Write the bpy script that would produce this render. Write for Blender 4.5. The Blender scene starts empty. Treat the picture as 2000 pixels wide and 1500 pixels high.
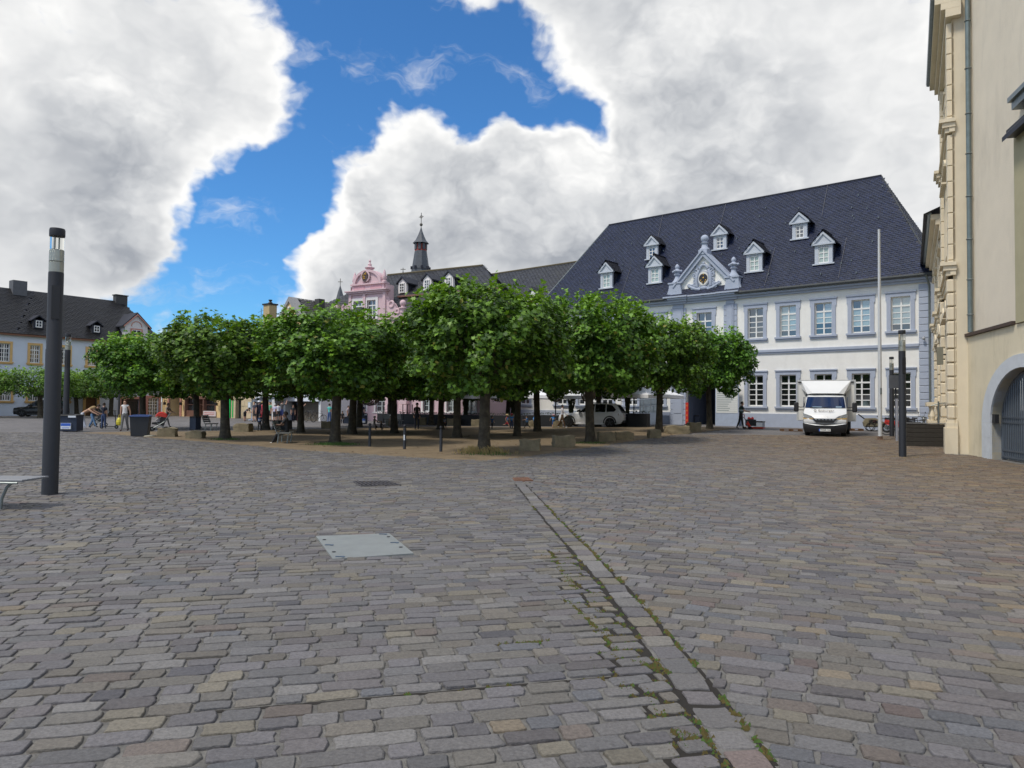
import bpy, bmesh, math, random
import numpy as np
from mathutils import Vector, Matrix
R = math.radians
random.seed(7); rng = np.random.default_rng(7)
scn = bpy.context.scene
COL = scn.collection

# ------------------------------------------------------------------ camera
CF, ROLL, PITCH, CH = 1387.0, .0101, R(1.69), 1.7
cam_d = bpy.data.cameras.new('camera'); cam = bpy.data.objects.new('camera', cam_d); COL.objects.link(cam)
cam_d.sensor_width = 36; cam_d.lens = CF/2000*36; cam_d.clip_end = 6000; cam_d.clip_start = .05
sr, cr, sp, cp = math.sin(ROLL), math.cos(ROLL), math.sin(PITCH), math.cos(PITCH)
cx = Vector((cr, -sr*sp, sr*cp)); cy = Vector((-sr, -cr*sp, cr*cp)); cz = cx.cross(cy)
cam.matrix_world = Matrix(((cx.x, cy.x, cz.x, 0), (cx.y, cy.y, cz.y, 0), (cx.z, cy.z, cz.z, CH), (0, 0, 0, 1)))
scn.camera = cam

def ray(x, y):
    a = (x-1000)/CF; b = (y-750)/CF
    A = a*cr+b*sr; U = a*sr-b*cr
    return Vector((A, cp-U*sp, sp+U*cp))

# ------------------------------------------------------------------ exposure, sun, sky
scn.view_settings.view_transform = 'Standard'; scn.view_settings.look = 'None'
scn.view_settings.gamma = 1; scn.view_settings.use_curve_mapping = False
scn.view_settings.exposure = .12
SUN_AZ, SUN_EL = R(236), R(58)          # azimuth clockwise from +Y: behind the camera on the left
sdir = Vector((math.sin(SUN_AZ)*math.cos(SUN_EL), math.cos(SUN_AZ)*math.cos(SUN_EL), math.sin(SUN_EL)))
sl = bpy.data.lights.new('sun', 'SUN'); sl.energy = 2.5; sl.angle = R(12); sl.color = (1, .93, .82)
so = bpy.data.objects.new('sun', sl); COL.objects.link(so)
so.rotation_euler = (-sdir).to_track_quat('-Z', 'Y').to_euler(); so.location = (0, 0, 60)

world = bpy.data.worlds.new('World'); scn.world = world; world.use_nodes = True
def build_sky():
    nt = world.node_tree; N = nt.nodes; Lk = nt.links; N.clear()
    def nd(t, **k):
        n = N.new(t)
        for a, b in k.items(): setattr(n, a, b)
        return n
    def mth(op, a, b=None, c=None, clamp=False):
        n = nd('ShaderNodeMath', operation=op, use_clamp=clamp)
        for i, q in enumerate((a, b, c)):
            if q is None: continue
            if isinstance(q, (int, float)): n.inputs[i].default_value = q
            else: Lk.new(q, n.inputs[i])
        return n.outputs[0]
    def vec(op, a, b):
        n = nd('ShaderNodeVectorMath', operation=op)
        for i, q in enumerate((a, b)):
            if isinstance(q, (tuple, list, Vector)): n.inputs[i].default_value = tuple(q)
            else: Lk.new(q, n.inputs[i])
        return n
    out = nd('ShaderNodeOutputWorld'); bg = nd('ShaderNodeBackground'); bg.inputs[1].default_value = .1
    Lk.new(bg.outputs[0], out.inputs[0])
    sky = nd('ShaderNodeTexSky', sky_type='NISHITA', sun_disc=False, sun_elevation=SUN_EL, sun_rotation=SUN_AZ,
             altitude=150, air_density=1.0, dust_density=.25, ozone_density=2.2)
    d = nd('ShaderNodeTexCoord').outputs['Generated']
    # a soft stretch of the noise space towards the horizon, so that clouds flatten with distance
    st = vec('MULTIPLY', d, (1, 1, 1.35)).outputs[0]
    def noise(v, scale, detail=8, rough=.6, dist=0.):
        n = nd('ShaderNodeTexNoise'); n.inputs['Scale'].default_value = scale; n.inputs['Detail'].default_value = detail
        n.inputs['Roughness'].default_value = rough; n.inputs['Distortion'].default_value = dist
        Lk.new(v, n.inputs['Vector']); return n.outputs[0]
    warp = nd('ShaderNodeTexNoise'); warp.inputs['Scale'].default_value = 7; warp.inputs['Detail'].default_value = 4; warp.inputs['Roughness'].default_value = .62
    Lk.new(st, warp.inputs['Vector'])
    wv = vec('MULTIPLY', vec('SUBTRACT', warp.outputs['Color'], (.5, .5, .5)).outputs[0], (.09, .09, .09)).outputs[0]
    v = vec('ADD', st, wv).outputs[0]
    dw = vec('NORMALIZE', vec('ADD', d, vec('MULTIPLY', wv, (1.5, 1.5, 1.5)).outputs[0]).outputs[0], (0, 0, 0)).outputs[0]
    blobs = [  # pixel x, y, radius, weight (negative = open blue)
        (690,150,105,-1.3),(850,150,110,-1.5),(960,190,70,-1.1),(790,70,80,-.9),(625,60,60,-.35),(640,250,62,-1.2),(600,330,48,-1.0),
        (520,370,75,-1.5),(430,400,50,-1.1),(460,480,75,-1.7),(370,545,75,-1.5),(500,560,65,-1.3),(425,625,70,-1.3),(1080,200,85,-2.3),(1155,250,42,-2.2),(1010,185,60,-1.2),(690,70,80,-.8),(560,420,60,-.9),
        (920,215,60,-.8),(650,430,42,-1.1),(545,440,50,-1.0),(255,600,34,-.8),(300,640,60,-.9),
        (150,150,230,.75),(80,440,210,.8),(320,300,110,.8),(480,200,85,.75),(330,440,62,1.1),(545,230,42,.7),(290,510,55,.8),(530,60,70,.4),
        (850,350,115,1.4),(720,310,68,1.2),(960,400,140,1.1),(1120,330,80,1.4),(1020,300,55,.8),(1003,235,24,1.2),(1180,440,110,1.1),(625,510,72,1.5),(560,500,32,1.0),(700,570,85,1.1),(700,410,50,.9),
        (1400,130,300,.8),(1080,50,130,1.0),(1240,200,70,.8),(1300,360,150,.8),(1650,300,280,.7),(475,598,34,1.6),(335,628,38,1.9),(468,436,20,.8),(825,215,34,.6),(700,15,40,.45)]
    acc = None
    for (px, py, rad, w) in blobs:
        c = ray(px, py).normalized(); s = rad/CF; k = 1/(s*s)
        e = mth('EXPONENT', mth('MULTIPLY_ADD', vec('DOT_PRODUCT', dw, c).outputs['Value'], k, -k))
        acc = mth('MULTIPLY_ADD', e, w, acc if acc is not None else .30)
    n1 = noise(v, 6., 8, .6); 
    L = sdir*.05 + Vector((-.012, 0, .03))
    n2 = noise(vec('ADD', v, L).outputs[0], 6., 4, .6)
    bil = mth('ABSOLUTE', mth('SUBTRACT', noise(v, 15, 3, .55), .5))
    puff = mth('MULTIPLY_ADD', bil, 2.6, -.22)
    fld = mth('ADD', acc, mth('MULTIPLY_ADD', mth('SUBTRACT', n1, .5), 3.9, mth('MULTIPLY', puff, .8)))
    mr = nd('ShaderNodeMapRange', interpolation_type='SMOOTHSTEP'); mr.inputs[1].default_value = -.4; mr.inputs[2].default_value = .75
    Lk.new(fld, mr.inputs[0])
    wz = nd('ShaderNodeMapRange', interpolation_type='SMOOTHSTEP'); wz.inputs[1].default_value = .54; wz.inputs[2].default_value = .80; wz.inputs[4].default_value = .5
    Lk.new(noise(vec('MULTIPLY', dw, (1, 1, 2.2)).outputs[0], 8, 5, .62), wz.inputs[0]); dens = mth('MAXIMUM', mr.outputs[0], wz.outputs[0])
    # brightness of the cloud: sunlit bumps, thick grey hearts, thin bright rims
    rel = mth('MULTIPLY', mth('SUBTRACT', n1, n2), .95)
    rel2 = mth('MULTIPLY', puff, .26)
    low = mth('MULTIPLY', mth('SUBTRACT', noise(st, 3.1, 3, .6), .5), -.5)
    thick = nd('ShaderNodeMapRange', interpolation_type='SMOOTHSTEP'); thick.inputs[1].default_value = .35; thick.inputs[2].default_value = 1.9
    thick.inputs[3].default_value = .20; thick.inputs[4].default_value = -.13; Lk.new(fld, thick.inputs[0])
    br = mth('ADD', mth('ADD', mth('ADD', rel, rel2), mth('ADD', low, thick.outputs[0])), .71)
    for (px, py, rad, w) in ((850, 290, 90, .16), (620, 490, 70, .2), (1120, 300, 80, .18), (1240, 370, 50, .2), (400, 210, 90, .14), (340, 390, 50, .16), (1420, 430, 170, -.07), (300, 520, 70, -.10), (1000, 470, 90, -.07), (1550, 60, 200, .08)):
        c = ray(px, py).normalized(); k = (CF/rad)**2
        br = mth('MULTIPLY_ADD', mth('EXPONENT', mth('MULTIPLY_ADD', vec('DOT_PRODUCT', dw, c).outputs['Value'], k, -k)), w, br)
    br = mth('MINIMUM', mth('MAXIMUM', br, .36), .96)
    cr_ = nd('ShaderNodeValToRGB'); e = cr_.color_ramp.elements
    e[0].position = .3; e[0].color = (.29, .315, .36, 1); e[1].position = 1; e[1].color = (.97, .965, .95, 1)
    m = cr_.color_ramp.elements.new(.62); m.color = (.60, .615, .635, 1)
    Lk.new(br, cr_.inputs[0])
    cc = vec('MULTIPLY', cr_.outputs[0], (10, 10, 10)).outputs[0]
    bl = vec('MULTIPLY', sky.outputs[0], (.50, 1.0, 1.42)).outputs[0]
    mx = nd('ShaderNodeMix', data_type='RGBA'); Lk.new(dens, mx.inputs[0]); Lk.new(bl, mx.inputs[6]); Lk.new(cc, mx.inputs[7])
    Lk.new(mx.outputs[2], bg.inputs[0])
build_sky()
world.cycles.sampling_method = 'MANUAL'; world.cycles.sample_map_resolution = 256

# ------------------------------------------------------------------ terrain
def S(t): t = min(max(t, 0), 1); return t*t*(3-2*t)
def hgt(x, y): return .28*S((x+4)/16)*S((y-24)/16)
def gp(x, y):
    d = ray(x, y); z = 0
    for i in range(40):
        t = (z-CH)/d.z; P = d*t; z = .5*z+.5*hgt(P.x, P.y)
    return Vector((P.x, P.y, hgt(P.x, P.y)))
def mpp(P): return P.y/CF        # metres per photo pixel at a point

# ------------------------------------------------------------------ materials
MATS = {}
def mat(name, col, rough=.7, var=.12, vs=3., bump=0., bs=40., metal=0., spec=.5, coord='Object', detail=4, emit=None, dirt=None):
    if name in MATS: return MATS[name]
    m = bpy.data.materials.new(name); m.use_nodes = True; nt = m.node_tree; N = nt.nodes; L = nt.links
    b = N['Principled BSDF']; b.inputs['Roughness'].default_value = rough; b.inputs['Metallic'].default_value = metal
    b.inputs['Specular IOR Level'].default_value = spec
    tc = N.new('ShaderNodeTexCoord')
    if var > 0:
        n = N.new('ShaderNodeTexNoise'); n.inputs['Scale'].default_value = vs; n.inputs['Detail'].default_value = detail; n.inputs['Roughness'].default_value = .65
        L.new(tc.outputs[coord], n.inputs['Vector'])
        mp = N.new('ShaderNodeMapRange'); mp.inputs[1].default_value = .25; mp.inputs[2].default_value = .75
        mp.inputs[3].default_value = 1-var; mp.inputs[4].default_value = 1+var; L.new(n.outputs[0], mp.inputs[0])
        mu = N.new('ShaderNodeVectorMath'); mu.operation = 'SCALE'; mu.inputs[0].default_value = col[:3]; L.new(mp.outputs[0], mu.inputs['Scale'])
        src = mu.outputs[0]
        if dirt:
            n2 = N.new('ShaderNodeTexNoise'); n2.inputs['Scale'].default_value = dirt[1]; n2.inputs['Detail'].default_value = 8; n2.inputs['Roughness'].default_value = .7
            mpn = N.new('ShaderNodeMapping'); mpn.inputs['Scale'].default_value = (1, 1, .3); L.new(tc.outputs[coord], mpn.inputs[0]); L.new(mpn.outputs[0], n2.inputs['Vector'])
            r2 = N.new('ShaderNodeMapRange'); r2.inputs[1].default_value = .5; r2.inputs[2].default_value = .8; r2.inputs[4].default_value = dirt[2]; L.new(n2.outputs[0], r2.inputs[0])
            mx = N.new('ShaderNodeMix'); mx.data_type = 'RGBA'; L.new(r2.outputs[0], mx.inputs[0]); L.new(src, mx.inputs[6]); mx.inputs[7].default_value = (*dirt[0], 1); src = mx.outputs[2]
        L.new(src, b.inputs['Base Color'])
    else: b.inputs['Base Color'].default_value = (*col[:3], 1)
    if bump > 0:
        n = N.new('ShaderNodeTexNoise'); n.inputs['Scale'].default_value = bs; n.inputs['Detail'].default_value = 6
        L.new(tc.outputs[coord], n.inputs['Vector'])
        bp = N.new('ShaderNodeBump'); bp.inputs['Strength'].default_value = bump; bp.inputs['Distance'].default_value = .02
        L.new(n.outputs[0], bp.inputs['Height']); L.new(bp.outputs[0], b.inputs['Normal'])
    if emit:
        b.inputs['Emission Color'].default_value = (*emit[:3], 1); b.inputs['Emission Strength'].default_value = emit[3]
    MATS[name] = m; return m

def attr_mat(name, rough=.75, bump=.5, bs=60, mode='attr', spec=.3, var=.25, vs=14):
    """colour from the piece itself: vertex attribute 'col' or the object's own colour; noise for grain"""
    m = bpy.data.materials.new(name); m.use_nodes = True; nt = m.node_tree; N = nt.nodes; L = nt.links
    b = N['Principled BSDF']; b.inputs['Roughness'].default_value = rough; b.inputs['Specular IOR Level'].default_value = spec
    geo = N.new('ShaderNodeNewGeometry')
    if mode == 'attr':
        a = N.new('ShaderNodeAttribute'); a.attribute_name = 'col'; c = a.outputs['Color']
    else:
        a = N.new('ShaderNodeObjectInfo'); c = a.outputs['Color']
    n = N.new('ShaderNodeTexNoise'); n.inputs['Scale'].default_value = vs; n.inputs['Detail'].default_value = 8; n.inputs['Roughness'].default_value = .7
    L.new(geo.outputs['Position'], n.inputs['Vector'])
    mp = N.new('ShaderNodeMapRange'); mp.inputs[1].default_value = .25; mp.inputs[2].default_value = .75; mp.inputs[3].default_value = 1-var; mp.inputs[4].default_value = 1+var
    L.new(n.outputs[0], mp.inputs[0])
    mu = N.new('ShaderNodeVectorMath'); mu.operation = 'SCALE'; L.new(c, mu.inputs[0]); L.new(mp.outputs[0], mu.inputs['Scale'])
    L.new(mu.outputs[0], b.inputs['Base Color'])
    if bump:
        n2 = N.new('ShaderNodeTexNoise'); n2.inputs['Scale'].default_value = bs; n2.inputs['Detail'].default_value = 8; n2.inputs['Roughness'].default_value = .65
        mpn = N.new('ShaderNodeMapping'); mpn.inputs['Scale'].default_value = (.45, 1, 1); mpn.inputs['Rotation'].default_value = (0, 0, .3)
        L.new(geo.outputs['Position'], mpn.inputs[0]); L.new(mpn.outputs[0], n2.inputs['Vector'])
        bp = N.new('ShaderNodeBump'); bp.inputs['Strength'].default_value = bump; bp.inputs['Distance'].default_value = .012
        L.new(n2.outputs[0], bp.inputs['Height']); L.new(bp.outputs[0], b.inputs['Normal'])
    MATS[name] = m; return m

# ------------------------------------------------------------------ mesh helpers
class MB:
    def __init__(s): s.v = []; s.f = []; s.m = []; s.mi = 0
    def add(s, vs, fs, M=None):
        o = len(s.v)
        s.v += [tuple(M @ Vector(q)) if M is not None else tuple(q) for q in vs]
        s.f += [tuple(i+o for i in f) for f in fs]; s.m += [s.mi]*len(fs); return s
    def box(s, x0, x1, y0, y1, z0, z1, M=None, bev=0.):
        if bev > 0:
            b = bev; vs = []
            for (x, ix) in ((x0, 1), (x1, -1)):
                for (y, iy) in ((y0, 1), (y1, -1)):
                    for (z, iz) in ((z0, 1), (z1, -1)):
                        vs += [(x, y+iy*b, z+iz*b), (x+ix*b, y, z+iz*b), (x+ix*b, y+iy*b, z)]
            bm = bmesh.new()
            for q in vs: bm.verts.new(q)
            r = bmesh.ops.convex_hull(bm, input=bm.verts); bm.verts.index_update()
            s.add([q.co[:] for q in bm.verts], [[q.index for q in f.verts] for f in bm.faces], M); bm.free(); return s
        vs = [(x0,y0,z0),(x1,y0,z0),(x1,y1,z0),(x0,y1,z0),(x0,y0,z1),(x1,y0,z1),(x1,y1,z1),(x0,y1,z1)]
        return s.add(vs, [(0,3,2,1),(4,5,6,7),(0,1,5,4),(1,2,6,5),(2,3,7,6),(3,0,4,7)], M)
    def cyl(s, p0, p1, r0, r1=None, n=10, cap=True):
        r1 = r0 if r1 is None else r1
        p0 = Vector(p0); p1 = Vector(p1); d = (p1-p0).normalized()
        a = d.orthogonal().normalized(); b = d.cross(a)
        vs = []
        for p, r in ((p0, r0), (p1, r1)):
            for i in range(n):
                t = 2*math.pi*i/n; vs.append(p+(a*math.cos(t)+b*math.sin(t))*r)
        fs = [(i, (i+1) % n, n+(i+1) % n, n+i) for i in range(n)]
        if cap: fs += [tuple(range(n-1, -1, -1)), tuple(range(n, 2*n))]
        return s.add(vs, fs)
    def tube(s, pts, r, n=6, cap=True):
        pts = [Vector(p) for p in pts]; k = len(pts); rs = r if isinstance(r, (list, tuple)) else [r]*k
        vs = []; a = None
        for i, p in enumerate(pts):
            d = (pts[min(i+1, k-1)]-pts[max(i-1, 0)]).normalized()
            if a is None: a = d.orthogonal().normalized()
            else: a = (a-d*a.dot(d)).normalized() if (a-d*a.dot(d)).length > 1e-5 else d.orthogonal().normalized()
            b = d.cross(a)
            for j in range(n):
                t = 2*math.pi*j/n; vs.append(p+(a*math.cos(t)+b*math.sin(t))*rs[i])
        fs = [(i*n+j, i*n+(j+1) % n, (i+1)*n+(j+1) % n, (i+1)*n+j) for i in range(k-1) for j in range(n)]
        if cap: fs += [tuple(range(n-1, -1, -1)), tuple(range((k-1)*n, k*n))]
        return s.add(vs, fs)
    def lathe(s, prof, n=16, c=(0, 0, 0), M=None):
        vs = []; c = Vector(c)
        for (r, z) in prof:
            for i in range(n):
                t = 2*math.pi*i/n; vs.append(c+Vector((r*math.cos(t), r*math.sin(t), z)))
        k = len(prof)
        fs = [(i*n+j, i*n+(j+1) % n, (i+1)*n+(j+1) % n, (i+1)*n+j) for i in range(k-1) for j in range(n)]
        if prof[0][0] > 1e-4: fs.append(tuple(range(n-1, -1, -1)))
        if prof[-1][0] > 1e-4: fs.append(tuple(range((k-1)*n, k*n)))
        return s.add(vs, fs, M)
    def prism(s, poly, y0, y1, M=None):
        """polygon in the x-z plane pushed from y0 to y1 (y0 in front)"""
        n = len(poly)
        a = sum(poly[i][0]*poly[(i+1) % n][1]-poly[(i+1) % n][0]*poly[i][1] for i in range(n))
        if a < 0: poly = poly[::-1]
        vs = [(x, y0, z) for x, z in poly]+[(x, y1, z) for x, z in poly]
        fs = [tuple(range(n)), tuple(range(2*n-1, n-1, -1))]+[((i+1) % n, i, n+i, n+(i+1) % n) for i in range(n)]
        return s.add(vs, fs, M)
    def sphere(s, c, r, n=12, k=8, sc=(1, 1, 1)):
        vs = []; c = Vector(c)
        for i in range(k+1):
            ph = math.pi*i/k
            for j in range(n):
                t = 2*math.pi*j/n
                vs.append(c+Vector((r*sc[0]*math.sin(ph)*math.cos(t), r*sc[1]*math.sin(ph)*math.sin(t), -r*sc[2]*math.cos(ph))))
        return s.add(vs, [(i*n+j, i*n+(j+1) % n, (i+1)*n+(j+1) % n, (i+1)*n+j) for i in range(k) for j in range(n)])
    def torus(s, c, R_, r, axis='y', n=20, k=6, a0=0, a1=2*math.pi):
        full = abs(a1-a0-2*math.pi) < 1e-4; pts = []
        cnt = n if full else n+1
        vs = []; c = Vector(c)
        for i in range(cnt):
            t = a0+(a1-a0)*i/n
            for j in range(k):
                q = 2*math.pi*j/k; rr = R_+r*math.cos(q); o = r*math.sin(q)
                p = {'y': (rr*math.cos(t), o, rr*math.sin(t)), 'x': (o, rr*math.cos(t), rr*math.sin(t)), 'z': (rr*math.cos(t), rr*math.sin(t), o)}[axis]
                vs.append(c+Vector(p))
        fs = []
        for i in range(n):
            i2 = (i+1) % cnt
            for j in range(k): fs.append((i*k+j, i*k+(j+1) % k, i2*k+(j+1) % k, i2*k+j))
        return s.add(vs, fs)
    def build(s, name, mats, parent=None, smooth=False, loc=None):
        me = bpy.data.meshes.new(name); me.from_pydata(s.v, [], s.f)
        mats = mats if isinstance(mats, (list, tuple)) else [mats]
        for q in mats: me.materials.append(q)
        if len(mats) > 1: me.polygons.foreach_set('material_index', s.m)
        if smooth: me.polygons.foreach_set('use_smooth', [True]*len(me.polygons))
        bm = bmesh.new(); bm.from_mesh(me); bmesh.ops.recalc_face_normals(bm, faces=bm.faces); bm.to_mesh(me); bm.free()
        if smooth:
            try: me.set_sharp_from_angle(angle=R(42))
            except Exception: pass
        o = bpy.data.objects.new(name, me); COL.objects.link(o)
        if parent: o.parent = parent
        if loc is not None: o.location = loc
        return o
def tag(o, label=None, cat=None, group=None, kind=None):
    if label: o['label'] = label
    if cat: o['category'] = cat
    if group: o['group'] = group
    if kind: o['kind'] = kind
    return o
def thing(name, label, cat, loc=(0, 0, 0), rz=0., group=None):
    o = bpy.data.objects.new(name, None); COL.objects.link(o); o.location = loc; o.rotation_euler = (0, 0, rz); o.empty_display_size = .2
    return tag(o, label, cat, group)
def dup(o, parent=None, loc=None, rz=None, label=None, scale=None):
    c = o.copy(); COL.objects.link(c)
    if parent is not None: c.parent = parent
    if loc is not None: c.location = loc
    if rz is not None: c.rotation_euler = (0, 0, rz)
    if scale is not None: c.scale = scale
    if label: c['label'] = label
    for ch in list(o.children): dup(ch, c)
    return c
def Bx(name, m, parent, *a, bev=0.): return MB().box(*a, bev=bev).build(name, m, parent)
class Frame:
    """a facade: origin on the ground, x to the viewer's right along it, y into the building"""
    def __init__(s, O, dr):
        s.O = Vector(O); d = Vector((dr[0], dr[1], 0)).normalized(); s.d = d; s.n = Vector((-d.y, d.x, 0)); s.rz = math.atan2(d.y, d.x)
    def W(s, u, y, z): return s.O+s.d*u+s.n*y+Vector((0, 0, z))
def text_mesh(txt, size, name, m, parent, M, ext=.002, align='CENTER'):
    cu = bpy.data.curves.new(name, 'FONT'); cu.body = txt; cu.size = size; cu.align_x = align; cu.align_y = 'CENTER'; cu.extrude = ext
    o = bpy.data.objects.new(name, cu); COL.objects.link(o)
    bpy.context.view_layer.update()
    me = bpy.data.meshes.new_from_object(o.evaluated_get(bpy.context.evaluated_depsgraph_get()))
    bpy.data.objects.remove(o); me.materials.clear(); me.materials.append(m)
    q = bpy.data.objects.new(name, me); COL.objects.link(q); q.parent = parent; q.matrix_local = M; return q
# ------------------------------------------------------------------ palette
M_white = mat('white_render', (.84, .83, .79), .85, .05, 1.2, .25, 60, dirt=((.55, .53, .48), 1.4, .34))
M_blue = mat('blue_stone', (.385, .43, .525), .75, .07, 2.5, .15, 50)
M_sash = mat('white_sash', (.80, .80, .78), .45, .04, 8)
M_glass = mat('window_glass', (.014, .016, .018), .06, .3, .9, spec=.9); M_glass.node_tree.nodes['Principled BSDF'].inputs['IOR'].default_value = 1.9
M_skyrefl = mat('painted_sky_reflection_glass', (.27, .35, .345), .08, .45, 1.1, spec=1.0); M_skyrefl.node_tree.nodes['Principled BSDF'].inputs['IOR'].default_value = 2.0  # pale teal base puts the sky's reflection into the pane colour
M_dorm = mat('dormer_glass', (.40, .50, .47), .1, .2, 3, spec=.8)
M_dark = mat('dark_interior', (.012, .012, .014), .9, 0)
M_zinc = mat('zinc', (.22, .25, .25), .45, .2, 6, metal=.6)
M_gut = mat('gutter_zinc', (.06, .066, .068), .75, .2, 6)
M_pink = mat('pink_render', (.66, .475, .505), .85, .05, 1.5, .2, 60, dirt=((.5, .35, .37), 1.5, .25))
M_yel = mat('yellow_render', (.70, .50, .25), .85, .06, 1.5, .2, 50)
M_tan = mat('tan_stone', (.60, .48, .31), .85, .12, 2.5, .3, 30)
M_lblue = mat('pale_blue_render', (.62, .68, .78), .85, .04, 1, .2, 60)
M_fy = mat('ochre_frame', (.66, .43, .18), .8, .08, 4)
M_fr = mat('red_sandstone', (.50, .24, .19), .8, .12, 4)
M_cream = mat('cream_render', (.72, .63, .47), .85, .05, 1.4, .3, 60, dirt=((.48, .40, .28), 1.4, .5))
M_creamw = mat('cream_wall', (.74, .66, .53), .9, .05, 1.0, .5, 45, dirt=((.48, .43, .35), .8, .6))
M_gatew = mat('yellow_gate_wall', (.70, .62, .45), .9, .07, 1.0, .5, 40, dirt=((.40, .35, .22), 1.3, .75))
M_arch = mat('pale_arch_stone', (.56, .59, .62), .85, .08, 3, .4, 30)
M_iron = mat('grey_gate_iron', (.105, .125, .15), .5, .1, 8, metal=.4)
M_brown = mat('brown_ledge', (.07, .045, .035), .7, .2, 6)
M_lamp = mat('anthracite_paint', (.020, .022, .028), .55, .1, 5, .05, 120, spec=.4)
M_black = mat('black_plastic', (.015, .015, .017), .5, .15, 8)
M_rubber = mat('rubber', (.012, .012, .012), .85, .1, 20)
M_chrome = mat('steel', (.5, .5, .5), .3, .1, 10, metal=1)
M_wood = mat('brown_wood', (.16, .085, .04), .7, .3, 6, .3, 30)
M_dwood = mat('dark_plank', (.035, .030, .024), .8, .3, 5, .4, 40)
M_bark = None
M_rock = mat('sandstone_block', (.235, .195, .125), .9, .3, 3.5, .9, 14, dirt=((.10, .11, .05), 2.2, .55))
M_gold = mat('gilding', (.62, .38, .08), .35, .1, 8, metal=.8)
M_red = mat('red_plastic', (.55, .035, .025), .45, .1, 6)
M_nbin = mat('navy_plastic', (.018, .028, .055), .5, .12, 6)
M_blab = mat('blue_label', (.04, .13, .55), .5, 0)
M_wlab = mat('white_label', (.72, .76, .82), .5, .05)
M_canvas = mat('white_canvas', (.78, .79, .82), .9, .04, 2, .2, 80)
M_skin = mat('skin', (.52, .31, .22), .6, .05, 6); M_skind = mat('dark_skin', (.13, .07, .045), .6, .05, 6)

def cm(name, col, rough=.8): return mat(name, col, rough, .12, 9, .2, 60)

# ------------------------------------------------------------------ slate roofs
M_slate = attr_mat('slate', .42, .25, 30, 'attr', .5, .3, 5)
M_slateb = mat('slate_bed', (.016, .019, .032), .6, .2, 2)
def slates(quad, name, parent, base=(.012, .019, .047), w=.34, hh=.2, shear=.13, lift=.024, jit=.22):
    """quad: eave-left, eave-right, top-right, top-left in the parent's frame (top may be a point); many small slates in one part"""
    A, B, C, D = [Vector(q) for q in quad]
    ex = (B-A).normalized(); nn = (B-A).cross((D-A) if (D-A).length > .01 else (C-A)).normalized()
    if nn.z < 0: nn = -nn
    ey = nn.cross(ex)
    pts = [((q-A).dot(ex), (q-A).dot(ey)) for q in (A, B, C, D)]
    H_ = max(p[1] for p in pts); x0 = min(p[0] for p in pts); x1 = max(p[0] for p in pts)
    def inside(a, b):
        if b < 0 or b > H_: return False
        t = b/H_; l = pts[0][0]+(pts[3][0]-pts[0][0])*t; r = pts[1][0]+(pts[2][0]-pts[1][0])*t
        return l+.02 < a < r-.02
    vs = []; fs = []; cols = []
    rows = int(H_/hh)+int((x1-x0)*shear/hh)+3
    for j in range(-2, rows):
        n = int((x1-x0)/w)+3
        for i in range(-1, n):
            a = x0+i*w+(j % 2)*w*.5; b = j*hh+(x1-a)*(-shear)+(x1-x0)*0+0
            b += (x1-x0)*shear*0
            if shear < 0: b = j*hh+(a-x0)*shear
            if not inside(a+w/2, b+hh*.45): continue
            k = len(vs); dz = random.uniform(0, .012)
            loc = [(a+.01, b+hh*1.15, .006), (a+w-.01, b+hh*1.15, .006), (a+w-.008, b+.04, lift+dz), (a+w*.72, b+.0, lift+dz+.002), (a+.03, b+.03, lift+dz), (a+.03, b+.03, 0), (a+w*.72, b, 0), (a+w-.008, b+.04, 0)]
            vs += [A+ex*p+ey*q+nn*z for p, q, z in loc]
            fs += [(k, k+4, k+3, k+2, k+1), (k+4, k+5, k+6, k+3), (k+3, k+6, k+7, k+2)]
            g = 1+random.uniform(-jit, jit); c = [q*g for q in base]; c[2] *= random.uniform(.92, 1.1)
            cols += [(*c, 1)]*8
    me = bpy.data.meshes.new(name); me.from_pydata([tuple(q) for q in vs], [], fs); me.materials.append(M_slate)
    at = me.color_attributes.new('col', 'FLOAT_COLOR', 'POINT'); at.data.foreach_set('color', np.array(cols, dtype=np.float32).ravel())
    o = bpy.data.objects.new(name, me); COL.objects.link(o); o.parent = parent; o['kind'] = 'stuff'
    return o
def wall_open(u0, u1, z0, z1, ops, depth=.3, y=0., M=None, mb=None):
    """wall face with real openings (u0,u1,z0,z1) and their reveals"""
    mb = mb or MB()
    us = sorted({u0, u1, *[o[0] for o in ops], *[o[1] for o in ops]}); zs = sorted({z0, z1, *[o[2] for o in ops], *[o[3] for o in ops]})
    us = [u for u in us if u0 <= u <= u1]; zs = [z for z in zs if z0 <= z <= z1]
    for i in range(len(us)-1):
        for j in range(len(zs)-1):
            a = (us[i]+us[i+1])/2; b = (zs[j]+zs[j+1])/2
            if any(o[0] < a < o[1] and o[2] < b < o[3] for o in ops): continue
            mb.add([(us[i], y, zs[j]), (us[i+1], y, zs[j]), (us[i+1], y, zs[j+1]), (us[i], y, zs[j+1])], [(0, 1, 2, 3)], M)
    for (a, b, c, d) in ops:
        Y = y+depth
        mb.add([(a, y, c), (b, y, c), (b, y, d), (a, y, d), (a, Y, c), (b, Y, c), (b, Y, d), (a, Y, d)], [(0, 4, 5, 1), (1, 5, 6, 2), (2, 6, 7, 3), (3, 7, 4, 0)], M)
    return mb
def shell(parent, u0, u1, y1, z1, m, name='side_wall', z0=0.):
    """the other three walls of a building"""
    return MB().add([(u0, 0, z0), (u0, y1, z0), (u1, y1, z0), (u1, 0, z0), (u0, 0, z1), (u0, y1, z1), (u1, y1, z1), (u1, 0, z1)], [(0, 1, 5, 4), (1, 2, 6, 5), (2, 3, 7, 6)]).build(name, m, parent)

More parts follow.
